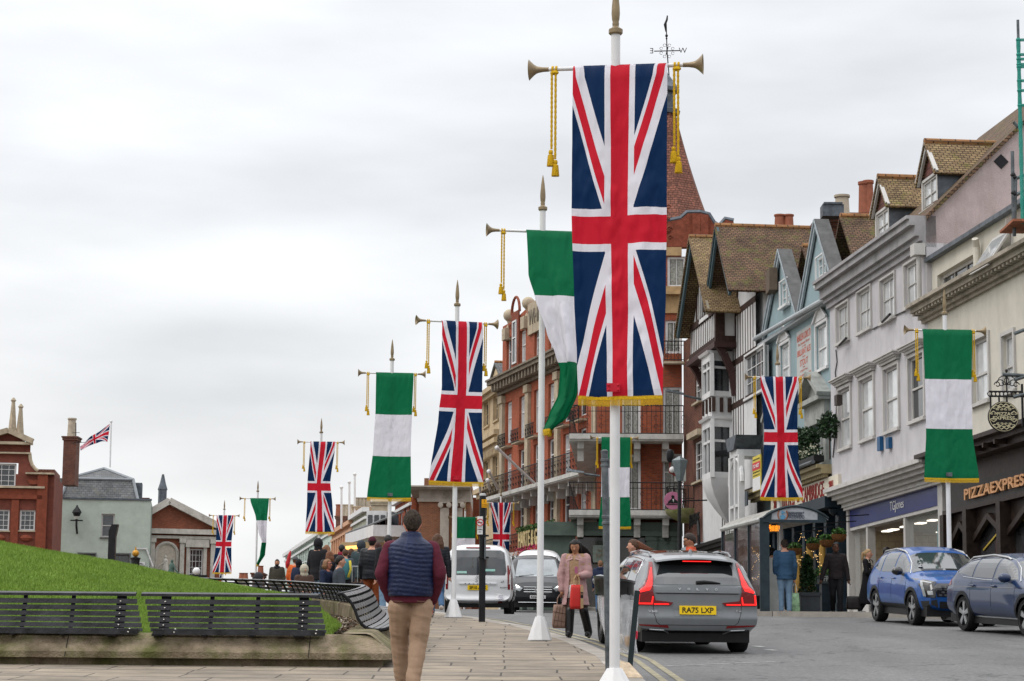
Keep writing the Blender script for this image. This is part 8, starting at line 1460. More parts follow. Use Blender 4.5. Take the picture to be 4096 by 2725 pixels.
def person(X,Y,yaw,H,label,top,legs,shoes,hair,skin='pale',pose=None,z=None,bulk=1.0,vox=.02,hstyle='short',length=.50,sleeve=True,head=(0,0),group=None,topfn=None,legfn=None,legk=1.0,fem=False,root_loc=None,hood=None,collar=None,fine=False):
 P=dict(neck=(0,0,.86),head=(0,.012,.935),shL=(-.108,0,.815),shR=(.108,0,.815),elL=(-.135,-.02,.645),elR=(.135,-.02,.645),wrL=(-.135,.03,.49),wrR=(.135,.03,.49),hipL=(-.052,0,.515),hipR=(.052,0,.515),knL=(-.055,.01,.285),knR=(.055,.01,.285),anL=(-.055,-.01,.05),anR=(.055,-.01,.05),pel=(0,0,.53),toe=(.0,.09))
 P.update(pose or{});J={k_:Vector(v_)*H if len(v_)==3 else v_ for k_,v_ in P.items()}
 z0=g(Y)if z is None else z;M=Matrix.Rotation(R(yaw),4,'Z');M=Matrix.Translation((X,Y,z0))@M;t=thing('person',(X,Y,z0),label,'person',group)
 B=bulk;hc_=J['head'];tilt,turn=head
 HM=Matrix.Translation(hc_)@Matrix.Rotation(R(turn),4,'Z')@Matrix.Rotation(R(tilt),4,'X')
 hp=lambda x,y,z_:HM@Vector((x*H,y*H,z_*H))
 pel,nk=J['pel'],J['neck'];ax=nk-pel
 def torso(mb,e=0,lo=-.06,hi=1.0,flare=1.0):
  rg=[(-.06,.088,.066),(.0,.096,.07),(.14,.088*(.93 if fem else 1.04),.062),(.28,.086*(.93 if fem else 1.04),.062),(.5,.098,.068),(.70,.110,.068),(.84,.108,.058),(.93,.075,.048),(1.0,.036,.038)]
  R_=[]
  for f,a,b in rg:
   if f<lo-.001 or f>hi+.001:continue
   c_=pel+ax*f+Vector((0,-.004*H,0));bx_=B if f<.7 else(1+(B-1)*.45);R_.append([c_+Vector(((a*bx_*H+e)*math.copysign(abs(math.cos(q_))**.85,math.cos(q_)),(b*(bx_*1.05)*H+e)*math.sin(q_),0))for q_ in np.linspace(0,2*math.pi,18,endpoint=False)])
  if lo<-.06:
   f0=R_[0];c0_=sum(f0,Vector())/len(f0);ext=[]
   for s_ in(1.0,.5):ext.append([Vector((c0_.x+(p_.x-c0_.x)*(1+(flare-1)*s_),c0_.y+(p_.y-c0_.y)*(1+(flare-1)*s_),c0_.z+(lo+.06)*ax.length*s_))for p_ in f0])
   R_=ext+R_
  mb.rings(R_)
 def foot(mb,an,e=0):
  a=Vector(an);d=Vector((0,1,0));b=a+Vector((0,.075*H,-.025*H));cap(mb,a+Vector((0,-.015*H,-.018*H)),.026*H+e,b,.02*H+e)
 aR,lR=(.031,.026,.018),(.052,.036,.024)
 mb=MB();torso(mb,-.006);cap(mb,nk-Vector((0,0,.02*H)),.035*H,hc_+Vector((0,-.01*H,-.03*H)),.031*H)
 m2=MB();m2.ball((0,0,0),.058*H,16,.80,.98,1.16);m2.ball((0,.012*H,-.032*H),.040*H,12,.82,.95,.95);m2.ball((0,.030*H,-.048*H),.02*H,8);m2.v=[tuple(HM@Vector(v))for v in m2.v];mb.add(m2.v,m2.f)
 cap(mb,hp(0,.052,.004),.006*H,hp(0,.064,-.014),.0095*H,8)
 for s_ in(-1,1):m3=MB();m3.ball((0,0,0),.015*H,8,.4,.75,1.1);mb.add([tuple(HM@(Vector(v)+Vector((s_*.046*H,-.004*H,-.008*H))))for v in m3.v],m3.f)
 for S in 'LR':
  limb(mb,[J['sh'+S],J['el'+S],J['wr'+S]],[r_*H for r_ in aR]);limb(mb,[J['hip'+S],J['kn'+S],J['an'+S]],[r_*H for r_ in lR]);foot(mb,J['an'+S]);w_=J['wr'+S];d=(w_-J['el'+S]).normalized();hd_=J.get('hand'+S)or(w_+d*.05*H);cap(mb,w_,.016*H,w_.lerp(hd_,.8),.0205*H)
 body=remesh(mb,'body',SK[skin],t,vox*.7,None,3,M)
 fb=MB()
 for S in 'LR':
  w_=J['wr'+S];d=(w_-J['el'+S]).normalized();hd_=J.get('hand'+S)or(w_+d*.05*H);d=(hd_-w_).normalized();fwd=Vector((0,1,0));sd=d.cross(fwd);sd=sd.normalized()if sd.length>.1 else Vector((1,0,0));fwd=sd.cross(d)
  for i,L_ in enumerate((.036,.042,.040,.032)):o_=fwd*((1.5-i)*.0115*H);p1=hd_+o_-d*.012*H;p2=p1+d*L_*.55*H-sd*.006*H*(1 if S=='L' else-1);p3=p2+d*L_*.5*H-sd*.016*H*(1 if S=='L' else-1);fb.tube([p1,p2,p3],[.0055*H,.005*H,.004*H],6)
  p1=w_+d*.02*H+fwd*.016*H;fb.tube([p1,p1+d*.02*H+fwd*.012*H,p1+d*.042*H+fwd*.010*H],[.007*H,.006*H,.0045*H],6)
 fb.v=[tuple(M@Vector(v))for v in fb.v];fb.build('fingers',SK[skin],body,2)
 fc=MB()
 for s_ in(-1,1):fc.cm=0;fc.add([tuple(HM@(Vector(v)+Vector((s_*.019*H,.0515*H,.006*H))))for v in MB().ball((0,0,0),.0045*H,8,1.3,.5,.5).v],MB().ball((0,0,0),1,8).f);fc.bar(hp(s_*.010,.058,.0185),hp(s_*.030,.051,.018),.003*H,.0018*H)
 fc.cm=1;fc.bar(hp(-.009,.056,-.033),hp(.009,.056,-.033),.005*H,.003*H);fc.v=[tuple(M@Vector(v))for v in fc.v];fc.build('face',[mat('eye_dark',(.02,.015,.012),.3),mat('lips',(.30,.09,.08),.5)],body)
 e=.012 if bulk<1.2 else .018;mb=MB();lo=(length-.53)/.33;torso(mb,e,min(-.06,lo),.97,1.25 if lo<-.4 else 1.05)
 if sleeve:
  for S in 'LR':cap(mb,J['neck']-Vector((0,0,.045*H)),.045*H,J['sh'+S],.036*H+e);limb(mb,[J['sh'+S],J['el'+S],J['wr'+S]],[.036*H,.031*H,.024*H],1,e)
 if collar:mb.lathe(nk-Vector((0,0,.03*H)),[(.052*H,0),(.05*H,.045*H),(.04*H,.05*H),(.03*H,.02*H)],14)
 if hood=='down':mb.lathe(nk+Vector((0,-.035*H,-.02*H)),[(.03*H,-.02*H),(.06*H,.0),(.06*H,.03*H),(.035*H,.04*H)],12,1.2,.8)
 fold=lambda c_:.006*noise.noise((c_.x*7,c_.y*7,c_.z*16))+.004*noise.noise((c_.x*16,c_.y*16,c_.z*30))
 remesh(mb,'jacket',top,t,vox,topfn or fold,2,M)
 mb=MB();torso(mb,.002,-.06,.14 if bulk>1.05 else .3)
 for S in 'LR':limb(mb,[J['hip'+S]+Vector((0,0,-.02*H)),J['kn'+S],J['an'+S]+Vector((0,0,.012*H))],[.054*H*(1+(B-1)*.5)*(1+(legk-1)*.5),.040*H*legk,.031*H*legk],1,.008)
 lf=lambda c_:.007*noise.noise((c_.x*9,c_.y*9,c_.z*22+3))
 remesh(mb,'trousers',legs,t,vox,legfn or lf,2,M)
 for S in 'LR':mb=MB();foot(mb,J['an'+S],.008);remesh(mb,'shoe',shoes,t,vox*.7,None,1,M)
 mb=MB()
 if hstyle!='bald':
  def shell(k_=1.08,back=.0):
   m4=MB();m4.ball((0,0,0),.062*H,18,.80*k_,.99*k_,1.14*k_)
   v2=[]
   for v in m4.v:
    x,y,z_=v;
    lim=.018*H if y>.02*H else(-.012*H if y>-.02*H else-.048*H)
    if z_<lim:z_=lim;x*=.9;y=min(y,.02*H)*.92
    v2.append(tuple(HM@Vector((x,y-.004*H,z_+.002*H))))
   mb.add(v2,m4.f)
  shell(1.05)
 if hstyle=='long':
  for i in range(9):x_=(-4+i)*.012;limb(mb,[hp(x_*.9,-.035,.02),hp(x_*1.2,-.06,-.06),hp(x_*1.4,-.055,-.14)],[.02*H,.022*H,.012*H])
  for s_ in(-1,1):limb(mb,[hp(s_*.04,.0,.03),hp(s_*.052,-.01,-.05),hp(s_*.055,-.02,-.13)],[.016*H,.017*H,.01*H])
 if hstyle=='blown':
  for i in range(8):a_=i/7;limb(mb,[hp(.035,-.03+.02*a_,.03-.05*a_),hp(.09,-.05,-.0-.07*a_),hp(.16,-.06,-.03-.11*a_),hp(.20+.02*a_,-.06,-.06-.12*a_)],[.02*H,.018*H,.012*H,.005*H])
  for s_ in(-1,1):limb(mb,[hp(s_*.04,.01,.035),hp(s_*.053,-.0,-.03),hp(s_*.05,-.01,-.09)],[.014*H,.014*H,.008*H])
 if hstyle=='pony':limb(mb,[hp(0,-.055,.03),hp(0,-.09,.0),hp(0,-.095,-.07),hp(0,-.085,-.12)],[.018*H,.022*H,.018*H,.006*H])
 if hstyle=='bob':
  for s_ in(-1,1):
   for q_ in(-.03,-.01,.01):limb(mb,[hp(s_*.042,q_,.03),hp(s_*.055,q_,-.03),hp(s_*.05,q_,-.06)],[.018*H,.02*H,.012*H])
  limb(mb,[hp(-.03,-.045,-.03),hp(.03,-.045,-.03)],[.028*H,.028*H])
 if hood=='up':mb=MB();mb.ball(hp(0,-.012,.003),.074*H,14,.92,1,1.12);limb(mb,[hp(0,-.02,-.05),nk],[.055*H,.06*H])
 if mb.v:remesh(mb,'hood' if hood=='up' else 'hair',hair,t,vox*.6,(lambda c_:.004*noise.noise((c_.x*45,c_.y*45,c_.z*14))+.003*noise.noise((c_.x*110,c_.y*110,c_.z*50))),1,M)
 return dict(t=t,M=M,hp=hp,J=J,H=H,body=body)
C=lambda n_,c_,r_=.85,**k:mat('cloth_'+n_,c_,r_,.05,7,bump=.25,bscale=90,**k)
DENIM=C('denim',(.055,.11,.20));DENL=C('pale_denim',(.16,.25,.36));BLK=C('black',(.012,.012,.015));BLKP=C('black_puffer',(.010,.011,.015),.45);NAVYC=C('navy',(.014,.022,.05));MAROON=C('burgundy',(.085,.012,.025));VEST=mat('navy_quilt',(.010,.017,.055),.42,.2,12,bump=.35,bscale=45);CHINO=C('tan_chino',(.32,.215,.145));OLIVE=C('olive',(.045,.042,.032));ORNG=C('orange',(.50,.10,.02));GREYC=C('grey_blue',(.05,.06,.075));RUST=C('rust',(.20,.05,.015));BRN=mat('hair_brown',(.085,.04,.022),.6,.35,60);BLKH=mat('hair_black',(.012,.009,.008),.45,.3,60);GRYH=mat('hair_grey_brown',(.055,.040,.030),.85,.5,45,bump=1,bscale=120);BLON=mat('hair_blonde',(.36,.24,.12),.6,.25,60);SHW=mat('shoe_white',(.55,.54,.52),.6,.1,9);SHB=mat('shoe_black',(.012,.012,.012),.4,.2,9);SHT=mat('shoe_tan',(.28,.12,.05),.6,.2,9);PINKC=C('dusty_pink',(.37,.225,.22));BEIGE=C('beige_knit',(.33,.21,.125));SUIT=C('dark_suit',(.03,.03,.035));TIGHT=mat('sheer_tights',(.075,.045,.035),.5,.1,9);REDP=mat('red_paper',(.52,.03,.025),.6,.1,4,bump=.5,bscale=6);CAPG=C('cap_grey',(.08,.08,.085));TEAL=C('teal',(.06,.13,.13));STRAP=IRON
quilt=lambda s,a:(lambda c_:a*(abs(math.sin((c_.z+.022*math.sin(c_.x*6+.8)+.006*math.sin(c_.x*15+c_.z*5))*math.pi/s))**.36)-a*.6+.0035*noise.noise((c_.x*26,c_.y*26,c_.z*34)))
Hm=1.78;px=at('D',946,1300,22.0).x
V=person(px,22.0,0,Hm,'large man seen from behind in a navy quilted vest, burgundy sleeves and tan trousers',MAROON,CHINO,SHB,GRYH,'ruddy',dict(neck=(.0,0,.855),head=(.004,.0,.935),shL=(-.116,0,.797),shR=(.116,0,.797),elL=(-.160,-.03,.655),elR=(.160,-.03,.655),wrL=(-.112,.045,.525),wrR=(.118,.045,.52),knR=(.046,.005,.285),anR=(.022,-.06,.06),knL=(-.060,.09,.29),anL=(-.046,.14,.08),hipL=(-.06,0,.5),hipR=(.06,0,.5)),bulk=1.08,legk=1.14,vox=.0135,length=.50,head=(0,2),legfn=lambda c_:.008*noise.noise((c_.x*6+c_.z*5,c_.y*6,c_.z*9+3))+.005*noise.noise((c_.x*12+c_.z*14,c_.y*9,c_.z*24))+.001*max(0,1-abs(c_.z-.5)/.22)*math.sin(c_.z*60+c_.x*30+5*noise.noise((c_.x*5,c_.y*5,c_.z*5))))
J,M_=V['J'],V['M'];mb=MB();pel,nk=J['pel'],J['neck'];ax=nk-pel;rg=[]
for f,a,b in((.02,.194,.150),(.14,.206,.158),(.3,.206,.156),(.5,.209,.156),(.68,.216,.152),(.80,.216,.140),(.88,.198,.12),(.955,.130,.095),(1.0,.092,.08),(1.08,.076,.070),(1.10,.055,.05)):
 c_=pel+ax*f+Vector((0,-.012,0));rg.append([c_+Vector(((a+.018)*math.copysign(abs(math.cos(q_))**.8,math.cos(q_)),(b+.02)*math.sin(q_),0))for q_ in np.linspace(0,2*math.pi,22,endpoint=False)])
mb.rings(rg);remesh(mb,'quilted_vest',VEST,V['t'],.0105,lambda c_:quilt(.043,.013)(c_)if c_.z<1.46 else .002,2,M_)
mb=MB();limb(mb,[V['hp'](-.047,-.0,.006),V['hp'](-.036,.045,.012)],[.004,.003]);limb(mb,[V['hp'](.047,-.0,.006),V['hp'](.036,.045,.012)],[.004,.003]);mb.v=[tuple(M_@Vector(v))for v in mb.v];mb.build('glasses',IRON,V['t'])
mb=MB()
for s_ in(-1,1):mb.bar((s_*.115-.045,-.178,.905),(s_*.115+.045,-.178,.900),.004,.006)
mb.v=[tuple(M_@Vector(v))for v in mb.v];mb.build('pocket_seam',mat('seam_brown',(.12,.08,.05),.8),V['t'])
X_,Y_=at('D',1325,1300,38).x,38;Wm=person(X_,Y_,165,1.63,'woman in a dusty pink coat with long dark hair looking down, carrying two bags',BEIGE,TIGHT,SHB,BLKH,'tan',dict(knL=(-.085,.0,.285),anL=(-.115,-.10,.06),knR=(.045,.05,.285),anR=(.05,.06,.055),elR=(.15,.02,.645),wrR=(.135,.04,.49),elL=(-.145,.02,.645),wrL=(-.075,.115,.625),head=(.0,.03,.93)),vox=.013,hstyle='blown' if False else 'long',length=.56,head=(-22,6),fem=True,bulk=1.05)
J,M_=Wm['J'],Wm['M'];H=1.63;pel,nk=J['pel'],J['neck'];ax=nk-pel;mb=MB();rg=[]
cut=lambda q_,w:q_
for f,a,b,op in((-.62,.150,.13,.52),(-.4,.135,.115,.5),(-.1,.12,.10,.45),(.2,.108,.088,.42),(.5,.112,.086,.45),(.72,.122,.083,.42),(.88,.105,.068,.40),(.98,.056,.05,.55)):
 c_=pel+ax*f if f>0 else pel+Vector((0,0,f*.33*H));ring=[]
 qs=np.linspace(math.pi/2+op,math.pi/2+2*math.pi-op,22);ring=[c_+Vector((a*H*math.cos(q_),b*H*math.sin(q_),0))for q_ in qs]+[c_+Vector(((a*H-.014)*math.cos(q_),(b*H-.014)*math.sin(q_),0))for q_ in qs[::-1]];rg.append(ring)
mb.rings(rg)
for S in 'LR':cap(mb,nk-Vector((0,0,.05*H)),.035*H,J['sh'+S],.042*H);limb(mb,[J['sh'+S],J['el'+S],J['wr'+S]],[.043*H,.037*H,.031*H],1,.008)
remesh(mb,'coat',PINKC,Wm['t'],.0115,lambda c_:.008*noise.noise((c_.x*6,c_.y*6,c_.z*11))+.004*noise.noise((c_.x*18,c_.y*18,c_.z*25)),1,M_)
mb=MB()
for s_ in(-1,1):mb.hexa([Vector((s_*.02,.135,1.30)),Vector((s_*.13,.11,1.27)),Vector((s_*.13,.095,1.28)),Vector((s_*.02,.12,1.31)),Vector((s_*.045,.08,1.38)),Vector((s_*.10,.04,1.36)),Vector((s_*.09,.02,1.37)),Vector((s_*.04,.065,1.385))])
mb.v=[tuple(M_@Vector(v))for v in mb.v];mb.build('collar',PINKC,Wm['t'])
mb=MB();mb.lathe((0,0,.40*H),[(.112*H,0),(.098*H,.13*H),(.085*H,.15*H)],18,1,.86);mb.v=[tuple(M_@Vector(v))for v in mb.v];mb.build('white_skirt',C('white_shirt',(.6,.57,.56)),Wm['t'],2)
for S in 'LR':mb=MB();limb(mb,[J['kn'+S]+Vector((0,0,-.005*H)),J['kn'+S].lerp(J['an'+S],.45),J['an'+S]],[.049*H,.046*H,.042*H]);cap(mb,J['an'+S]+Vector((0,-.02,-.03)),.036*H,J['an'+S]+Vector((0,.13,-.05)),.022*H);mb.box((J['an'+S].x-.025,J['an'+S].y-.055,J['an'+S].z-.10),(J['an'+S].x+.025,J['an'+S].y-.01,J['an'+S].z-.03));remesh(mb,'boot',mat('boot_leather',(.010,.009,.009),.3,.2,9),Wm['t'],.012,None,1,M_)
mb=MB();hp=Wm['hp']
for i in range(10):a_=i/9;limb(mb,[hp(-.02,-.03,.045-.05*a_),hp(-.06,-.06,-.01-.06*a_),hp(-.11,-.07,-.05-.10*a_),hp(-.15-.03*a_,-.07,-.10-.12*a_)],[.02*H,.019*H,.013*H,.005*H])
remesh(mb,'blown_hair',BLKH,Wm['t'],.011,lambda c_:.005*noise.noise((c_.x*50,c_.y*50,c_.z*10)),1,M_)
hR=M_@(J['wrR']+Vector((0,0,-.07*H)));hL=M_@(J['wrL']+(J['wrL']-J['elL']).normalized()*.05*H)
def bag(c,w,d,h_,m_,name,label,handle,yaw=0,quilted=False,hm=None,hh_=.22,cat='bag'):
 Mx=Matrix.Translation(c)@Matrix.Rotation(R(yaw),4,'Z');t=thing(name,Mx@Vector((0,0,-hh_-h_)),label,cat);mb=MB()
 n=20;R_=[]
 for z_,k_ in((-h_,.92),(-h_*.85,1.04),(-h_*.5,1.0),(-h_*.15,.9),(0,.82)):R_.append([Mx@Vector((w/2*k_*math.copysign(abs(math.cos(q_))**.35,math.cos(q_))*(1+.03*math.sin(5*q_+z_*20)),d/2*k_*math.copysign(abs(math.sin(q_))**.5,math.sin(q_))*(1 if z_<0 else .6),z_-hh_))for q_ in np.linspace(0,2*math.pi,n,endpoint=False)])
 mb.rings(R_);mb.build('body',m_,t,2);mb=MB()
 for s_ in(-1,1):mb.tube([Mx@Vector((w*.22*x_,s_*d*.15,-hh_+z_))for x_,z_ in((-1,-.01),(-.9,hh_*.6),(-.3,hh_*.97),(.3,hh_*.97),(.9,hh_*.6),(1,-.01))],.008,6)
 mb.build('handle',hm or m_,t);
 if quilted:
  mb=MB()
  for s_ in(-.5,0,.5,-.25,.25):mb.tube([Mx@Vector((w*s_,-d/2*1.02,-hh_-h_*.95)),Mx@Vector((w*(s_*.7+.12),-d/2*.95,-hh_-h_*.05))],.004,4)
  for s_ in(.3,.65):mb.tube([Mx@Vector((-w*.5,-d/2*1.03,-hh_-h_*s_)),Mx@Vector((w*.5,-d/2*1.03,-hh_-h_*(s_+.12)))],.004,4)
  mb.build('stitching',mat('stitch_brown',(.10,.06,.045),.8),t)
 return t,Mx
bag(hR+Vector((-.02,-.03,.03)),.27,.10,.39,mat('quilted_taupe',(.235,.15,.115),.75,.12,9,bump=.4,bscale=14),'tote_bag','large quilted taupe tote bag hanging from the pink-coated woman',None,8,True,hh_=.17)
tb,Mx=bag(hL+Vector((0,-.04,.02)),.21,.11,.40,REDP,'paper_bag','red paper carrier bag held in front of the pink coat',None,12,hm=mat('raffia',(.45,.30,.16),.8),hh_=.16)
mb=MB();mb.v=[];mb.add([Mx@Vector(q)for q in((.05,-.064,-.17),(.105,-.05,-.17),(.108,-.05,-.54),(.055,-.066,-.55))],[(0,1,2,3)]);kp=mb.build('kraft_panel',mat('kraft_paper',(.42,.28,.15),.8),tb);mb=MB();mb.add([Mx@Vector(q)for q in((.053,-.069,-.28),(.102,-.055,-.28),(.102,-.055,-.38),(.053,-.069,-.38))],[(0,1,2,3)]);mb.build('black_label',BK_,kp);text('SC','lettering',BEIGE,kp,lambda x,y,d:Mx@Vector((.078+x,-.072-d,-.33+y)),h=.035,depth=.002,bold=True)
mb=MB();p_=hL+Vector((-.0,-.03,.05));mb.box((p_.x-.03,p_.y-.02,p_.z),(p_.x+.02,p_.y+.0,p_.z+.11));tag(mb.build('phone',mat('phone_pink',(.35,.10,.18),.4),None),'pink phone held in the hand of the pink-coated woman','phone')
def hat(Pn,m_,nm='beanie',k=1.12,lo=.012):
 mb=MB();H=Pn['H'];mb.ball((0,0,0),.064*H,14,.82*k,1.0*k,1.12*k);mb.v=[tuple(Pn['M']@Pn['hp'](x/H,(y-.004*H)/H,max(z_/H,lo)))for x,y,z_ in mb.v];return mb.build(nm,m_,Pn['t'],2)
def glasses(Pn,m_=None,dark=False):
 mb=MB();hp=Pn['hp']
 for s_ in(-1,1):mb.bar(hp(s_*.008,.060,.007),hp(s_*.032,.054,.007),.004*Pn['H'],(.014 if dark else .010)*Pn['H']);mb.bar(hp(s_*.036,.05,.009),hp(s_*.048,.0,.006),.003*Pn['H'])
 mb.v=[tuple(Pn['M']@Vector(v))for v in mb.v];mb.build('sunglasses' if dark else 'glasses',m_ or IRON,Pn['t'])
def P_(c,x,yt,Y,yaw,label,top,legs,shoes,hair,H=None,**k):
 a=at(c,x,yt,Y);H=H or(a.z-g(Y));k.setdefault('vox',.022);return person(a.x,Y,yaw,H,label,top,legs,shoes,hair,z=a.z-H*k.pop('frac',1.0),**k)
SIT=dict(pel=(0,0,.27),neck=(0,0,.60),head=(0,.012,.675),shL=(-.108,0,.555),shR=(.108,0,.555),elL=(-.13,.02,.39),elR=(.13,.02,.39),wrL=(-.06,.13,.34),wrR=(.06,.13,.34),hipL=(-.052,0,.26),hipR=(.052,0,.26),knL=(-.06,.24,.27),knR=(.06,.24,.27),anL=(-.06,.25,.05),anR=(.06,.25,.05))
WALK=dict(knL=(-.05,.07,.29),anL=(-.05,.08,.06),knR=(.05,.0,.285),anR=(.05,-.12,.08),wrL=(-.14,-.03,.49),wrR=(.14,.08,.50))
grp=None
q=P_('D',1460,1243,38.3,82,'brown-haired woman in profile behind the grey estate car, hair blown back',NAVYC,DENIM,SHB,BRN,H=None,fem=True,hstyle='short',head=(0,0),vox=.015)
mb=MB();hp=q['hp']
for i in range(9):a_=i/8;limb(mb,[hp(-.005,-.04,.045-.06*a_),hp(-.02,-.09,.02-.04*a_),hp(-.01,-.15,-.01-.03*a_),hp(0,-.20-.03*math.sin(i),-.025-.03*a_)],[.034*.8,.03*.8,.018*.8,.006*.8])
remesh(mb,'blown_hair',mat('hair_auburn',(.14,.05,.025),.55,.35,60),q['t'],.012,lambda c_:.004*noise.noise((c_.x*15,c_.y*15,c_.z*60)),1,q['M'])
q=P_('D',1590,1229,38.6,78,'man in an orange polo shirt and glasses looking down behind the grey estate car',C('coral_polo',(.46,.07,.03)),DENIM,SHB,mat('hair_dark_brown',(.03,.02,.016),.6,.3,60),skin='tan',head=(-20,0),vox=.015,collar=True);glasses(q)
P_('D',1382,1291,55.5,-8,'short-haired man in a dark navy hooded jacket walking away by the green corner',NAVYC,DENIM,SHB,mat('hair_ginger',(.16,.08,.04),.7,.2,60),hood='down')
q=P_('D',1007,1230,49.6,3,'long-haired walker in a black padded jacket and jeans lifting one white-edged shoe',BLKP,DENIM,mat('sole_white_brown',(.45,.40,.36),.6,.3,30),BRN,fem=True,hstyle='long',length=.46,pose=dict(anR=(.055,-.17,.13),knR=(.05,.02,.285),wrR=(.15,-.02,.5)),topfn=quilt(.06,.012),vox=.016)
q=P_('R5',882,676,57.6,4,'balding grey-haired man in a blue jacket and jeans standing by the bus shelter',C('airforce_blue',(.03,.075,.14)),DENL,SHT,GRYH,skin='pale',bulk=1.16,length=.47,vox=.017)
q2=person;hb=q['M']@(q['J']['wrR']+Vector((0,0,-.07*q['H'])));bag(hb,.26,.12,.50,mat('green_carrier',(.26,.42,.25),.4,.35,8,bump=.4,bscale=9),'carrier_bag','pale green plastic carrier bag held by the man in the blue jacket',None,0,hm=SHW,hh_=.24)
P_('R5',755,763,60.5,10,'dark-haired person with a white collar sitting inside the bus shelter',C('cream_fleece',(.5,.46,.4)),BLK,SHB,BLKH,H=1.6,frac=.74,pose=SIT,hstyle='bob',fem=True)
q=P_('R5',1418,714,58.8,172,'man in dark sweater and trousers with glasses walking and looking upward',C('charcoal_knit',(.028,.022,.024)),BLK,SHB,BLKH,skin='dark',head=(14,18),pose=dict(WALK,wrR=(.20,.02,.50),elR=(.16,0,.65),wrL=(-.165,.0,.5),elL=(-.145,-.02,.65)),bulk=1.08,vox=.016,collar=True);glasses(q)
hb=q['M']@(q['J']['wrL']+Vector((0,0,-.07*q['H'])));bag(hb+Vector((.12,0,0)),.36,.16,.34,mat('black_leather_bag',(.02,.016,.016),.4,.3,9),'shopping_bag','black shopping bag carried by the man looking upward',None,5,hm=SHW,hh_=.30)
q=P_('R5',1752,780,59.6,-118,'blonde woman in a long black coat and striped top holding a cup',C('cream_stripe',(.50,.46,.38)),BLK,SHW,BLON,fem=True,hstyle='pony',vox=.015,length=.52,pose=dict(WALK,elR=(.13,.03,.65),wrR=(.05,.10,.68)))
Jq,Mq,Hq=q['J'],q['M'],q['H'];mb=MB();rg=[]
for f,a,b,op in((-1.05,.165,.15,.4),(-.6,.14,.12,.4),(-.1,.115,.09,.4),(.3,.098,.08,.4),(.7,.115,.08,.4),(.9,.10,.065,.4),(.98,.055,.05,.5)):
 c_=Jq['pel']+(Jq['neck']-Jq['pel'])*f if f>0 else Jq['pel']+Vector((0,-.02*abs(f)*Hq,f*.33*Hq));qs=np.linspace(math.pi/2+op,math.pi/2+2*math.pi-op,20);rg.append([c_+Vector((a*Hq*math.cos(q_),b*Hq*math.sin(q_),0))for q_ in qs]+[c_+Vector(((a*Hq-.016)*math.cos(q_),(b*Hq-.016)*math.sin(q_),0))for q_ in qs[::-1]])
mb.rings(rg)
for S in 'LR':cap(mb,Jq['neck']-Vector((0,0,.05*Hq)),.035*Hq,Jq['sh'+S],.04*Hq);limb(mb,[Jq['sh'+S],Jq['el'+S],Jq['wr'+S]],[.043*Hq,.037*Hq,.03*Hq],1,.006)
remesh(mb,'long_coat',C('coat_black',(.009,.009,.011)),q['t'],.014,None,1,Mq)
mb=MB()
for k in range(7):z_=Jq['pel'].z+.06+k*.055;mb.lathe((0,0,z_),[(.103*Hq,-.010),(.106*Hq,0),(.103*Hq,.010)],16,1,.75)
mb.v=[tuple(Mq@Vector(v))for v in mb.v];mb.build('stripes',BLK,q['t'])
hb=Mq@(Jq['wrR']+(Jq['wrR']-Jq['elR']).normalized()*.07*Hq);mb=MB();mb.lathe(hb,[(.032,-.06),(.042,.07),(.036,.08)],12);tag(mb.build('coffee_cup',mat('cup_pale',(.5,.42,.4),.5),None,True),'pale takeaway cup held by the blonde woman','cup')
P_('R6',548,650,64,-70,'dark-clothed person in the newsagent doorway behind the blue car',BLK,BLK,SHB,BLKH,skin='tan')
G='people gathered beyond the curved bench'
P_('L3',262,1348,53.6,-95,'hooded person in dark grey sitting at the far left end of the curved bench',GREYC,BLK,SHB,C('hood_grey',(.03,.03,.035)),H=1.65,frac=.76,pose=SIT,hood='up',group=G)
q=P_('L3',410,1252,64,176,'bearded man in an olive jacket and dark scarf facing the camera',OLIVE,BLK,SHB,BLKH,skin='tan',group=G,bulk=1.12);mb=MB();mb.lathe(q['J']['neck']-Vector((0,0,.05)),[(.09,-.03),(.105,.02),(.08,.07),(.05,.05)],12);mb.v=[tuple(q['M']@Vector(v))for v in mb.v];mb.build('scarf',BLK,q['t'],2);mb=MB();mb.ball(q['hp'](0,.035,-.045),.05,8,1.1,.7,.8);mb.v=[tuple(q['M']@Vector(v))for v in mb.v];mb.build('beard',BLKH,q['t'],2)
q=P_('M',232,792,60,-20,'person in a bright orange jacket and grey cap seen from behind',ORNG,BLK,SHB,BRN,group=G,length=.44);hat(q,CAPG,'cap')
P_('M',272,826,56,-30,'child in a black hooded top and navy body beside the orange jacket',NAVYC,BLK,SHB,BLK,hood='up',group=G)
mb=MB();a,b=at('M',177,722,58),at('M',132,925,58);mb.tube([b,b.lerp(a,.25),b.lerp(a,.85),a],[.02,.06,.035,.01],8);tag(mb.build('furled_umbrella',mat('umbrella_red',(.45,.02,.03),.6),None),'furled red umbrella held up beside the orange jacket','umbrella')
P_('M',335,872,52.6,200,'person in a cream furry hood sitting low on the curved bench',BRN if False else C('tan_coat',(.07,.04,.03)),BLK,SHB,C('cream_fur',(.42,.38,.30)),H=1.55,frac=.76,pose=SIT,hood='up',group=G)
P_('M',495,590,55.5,-25,'tall person in a black hooded coat towering over the bench crowd',BLK,DENL,SHB,BLK,hood='up',group=G,length=.42,bulk=1.1)
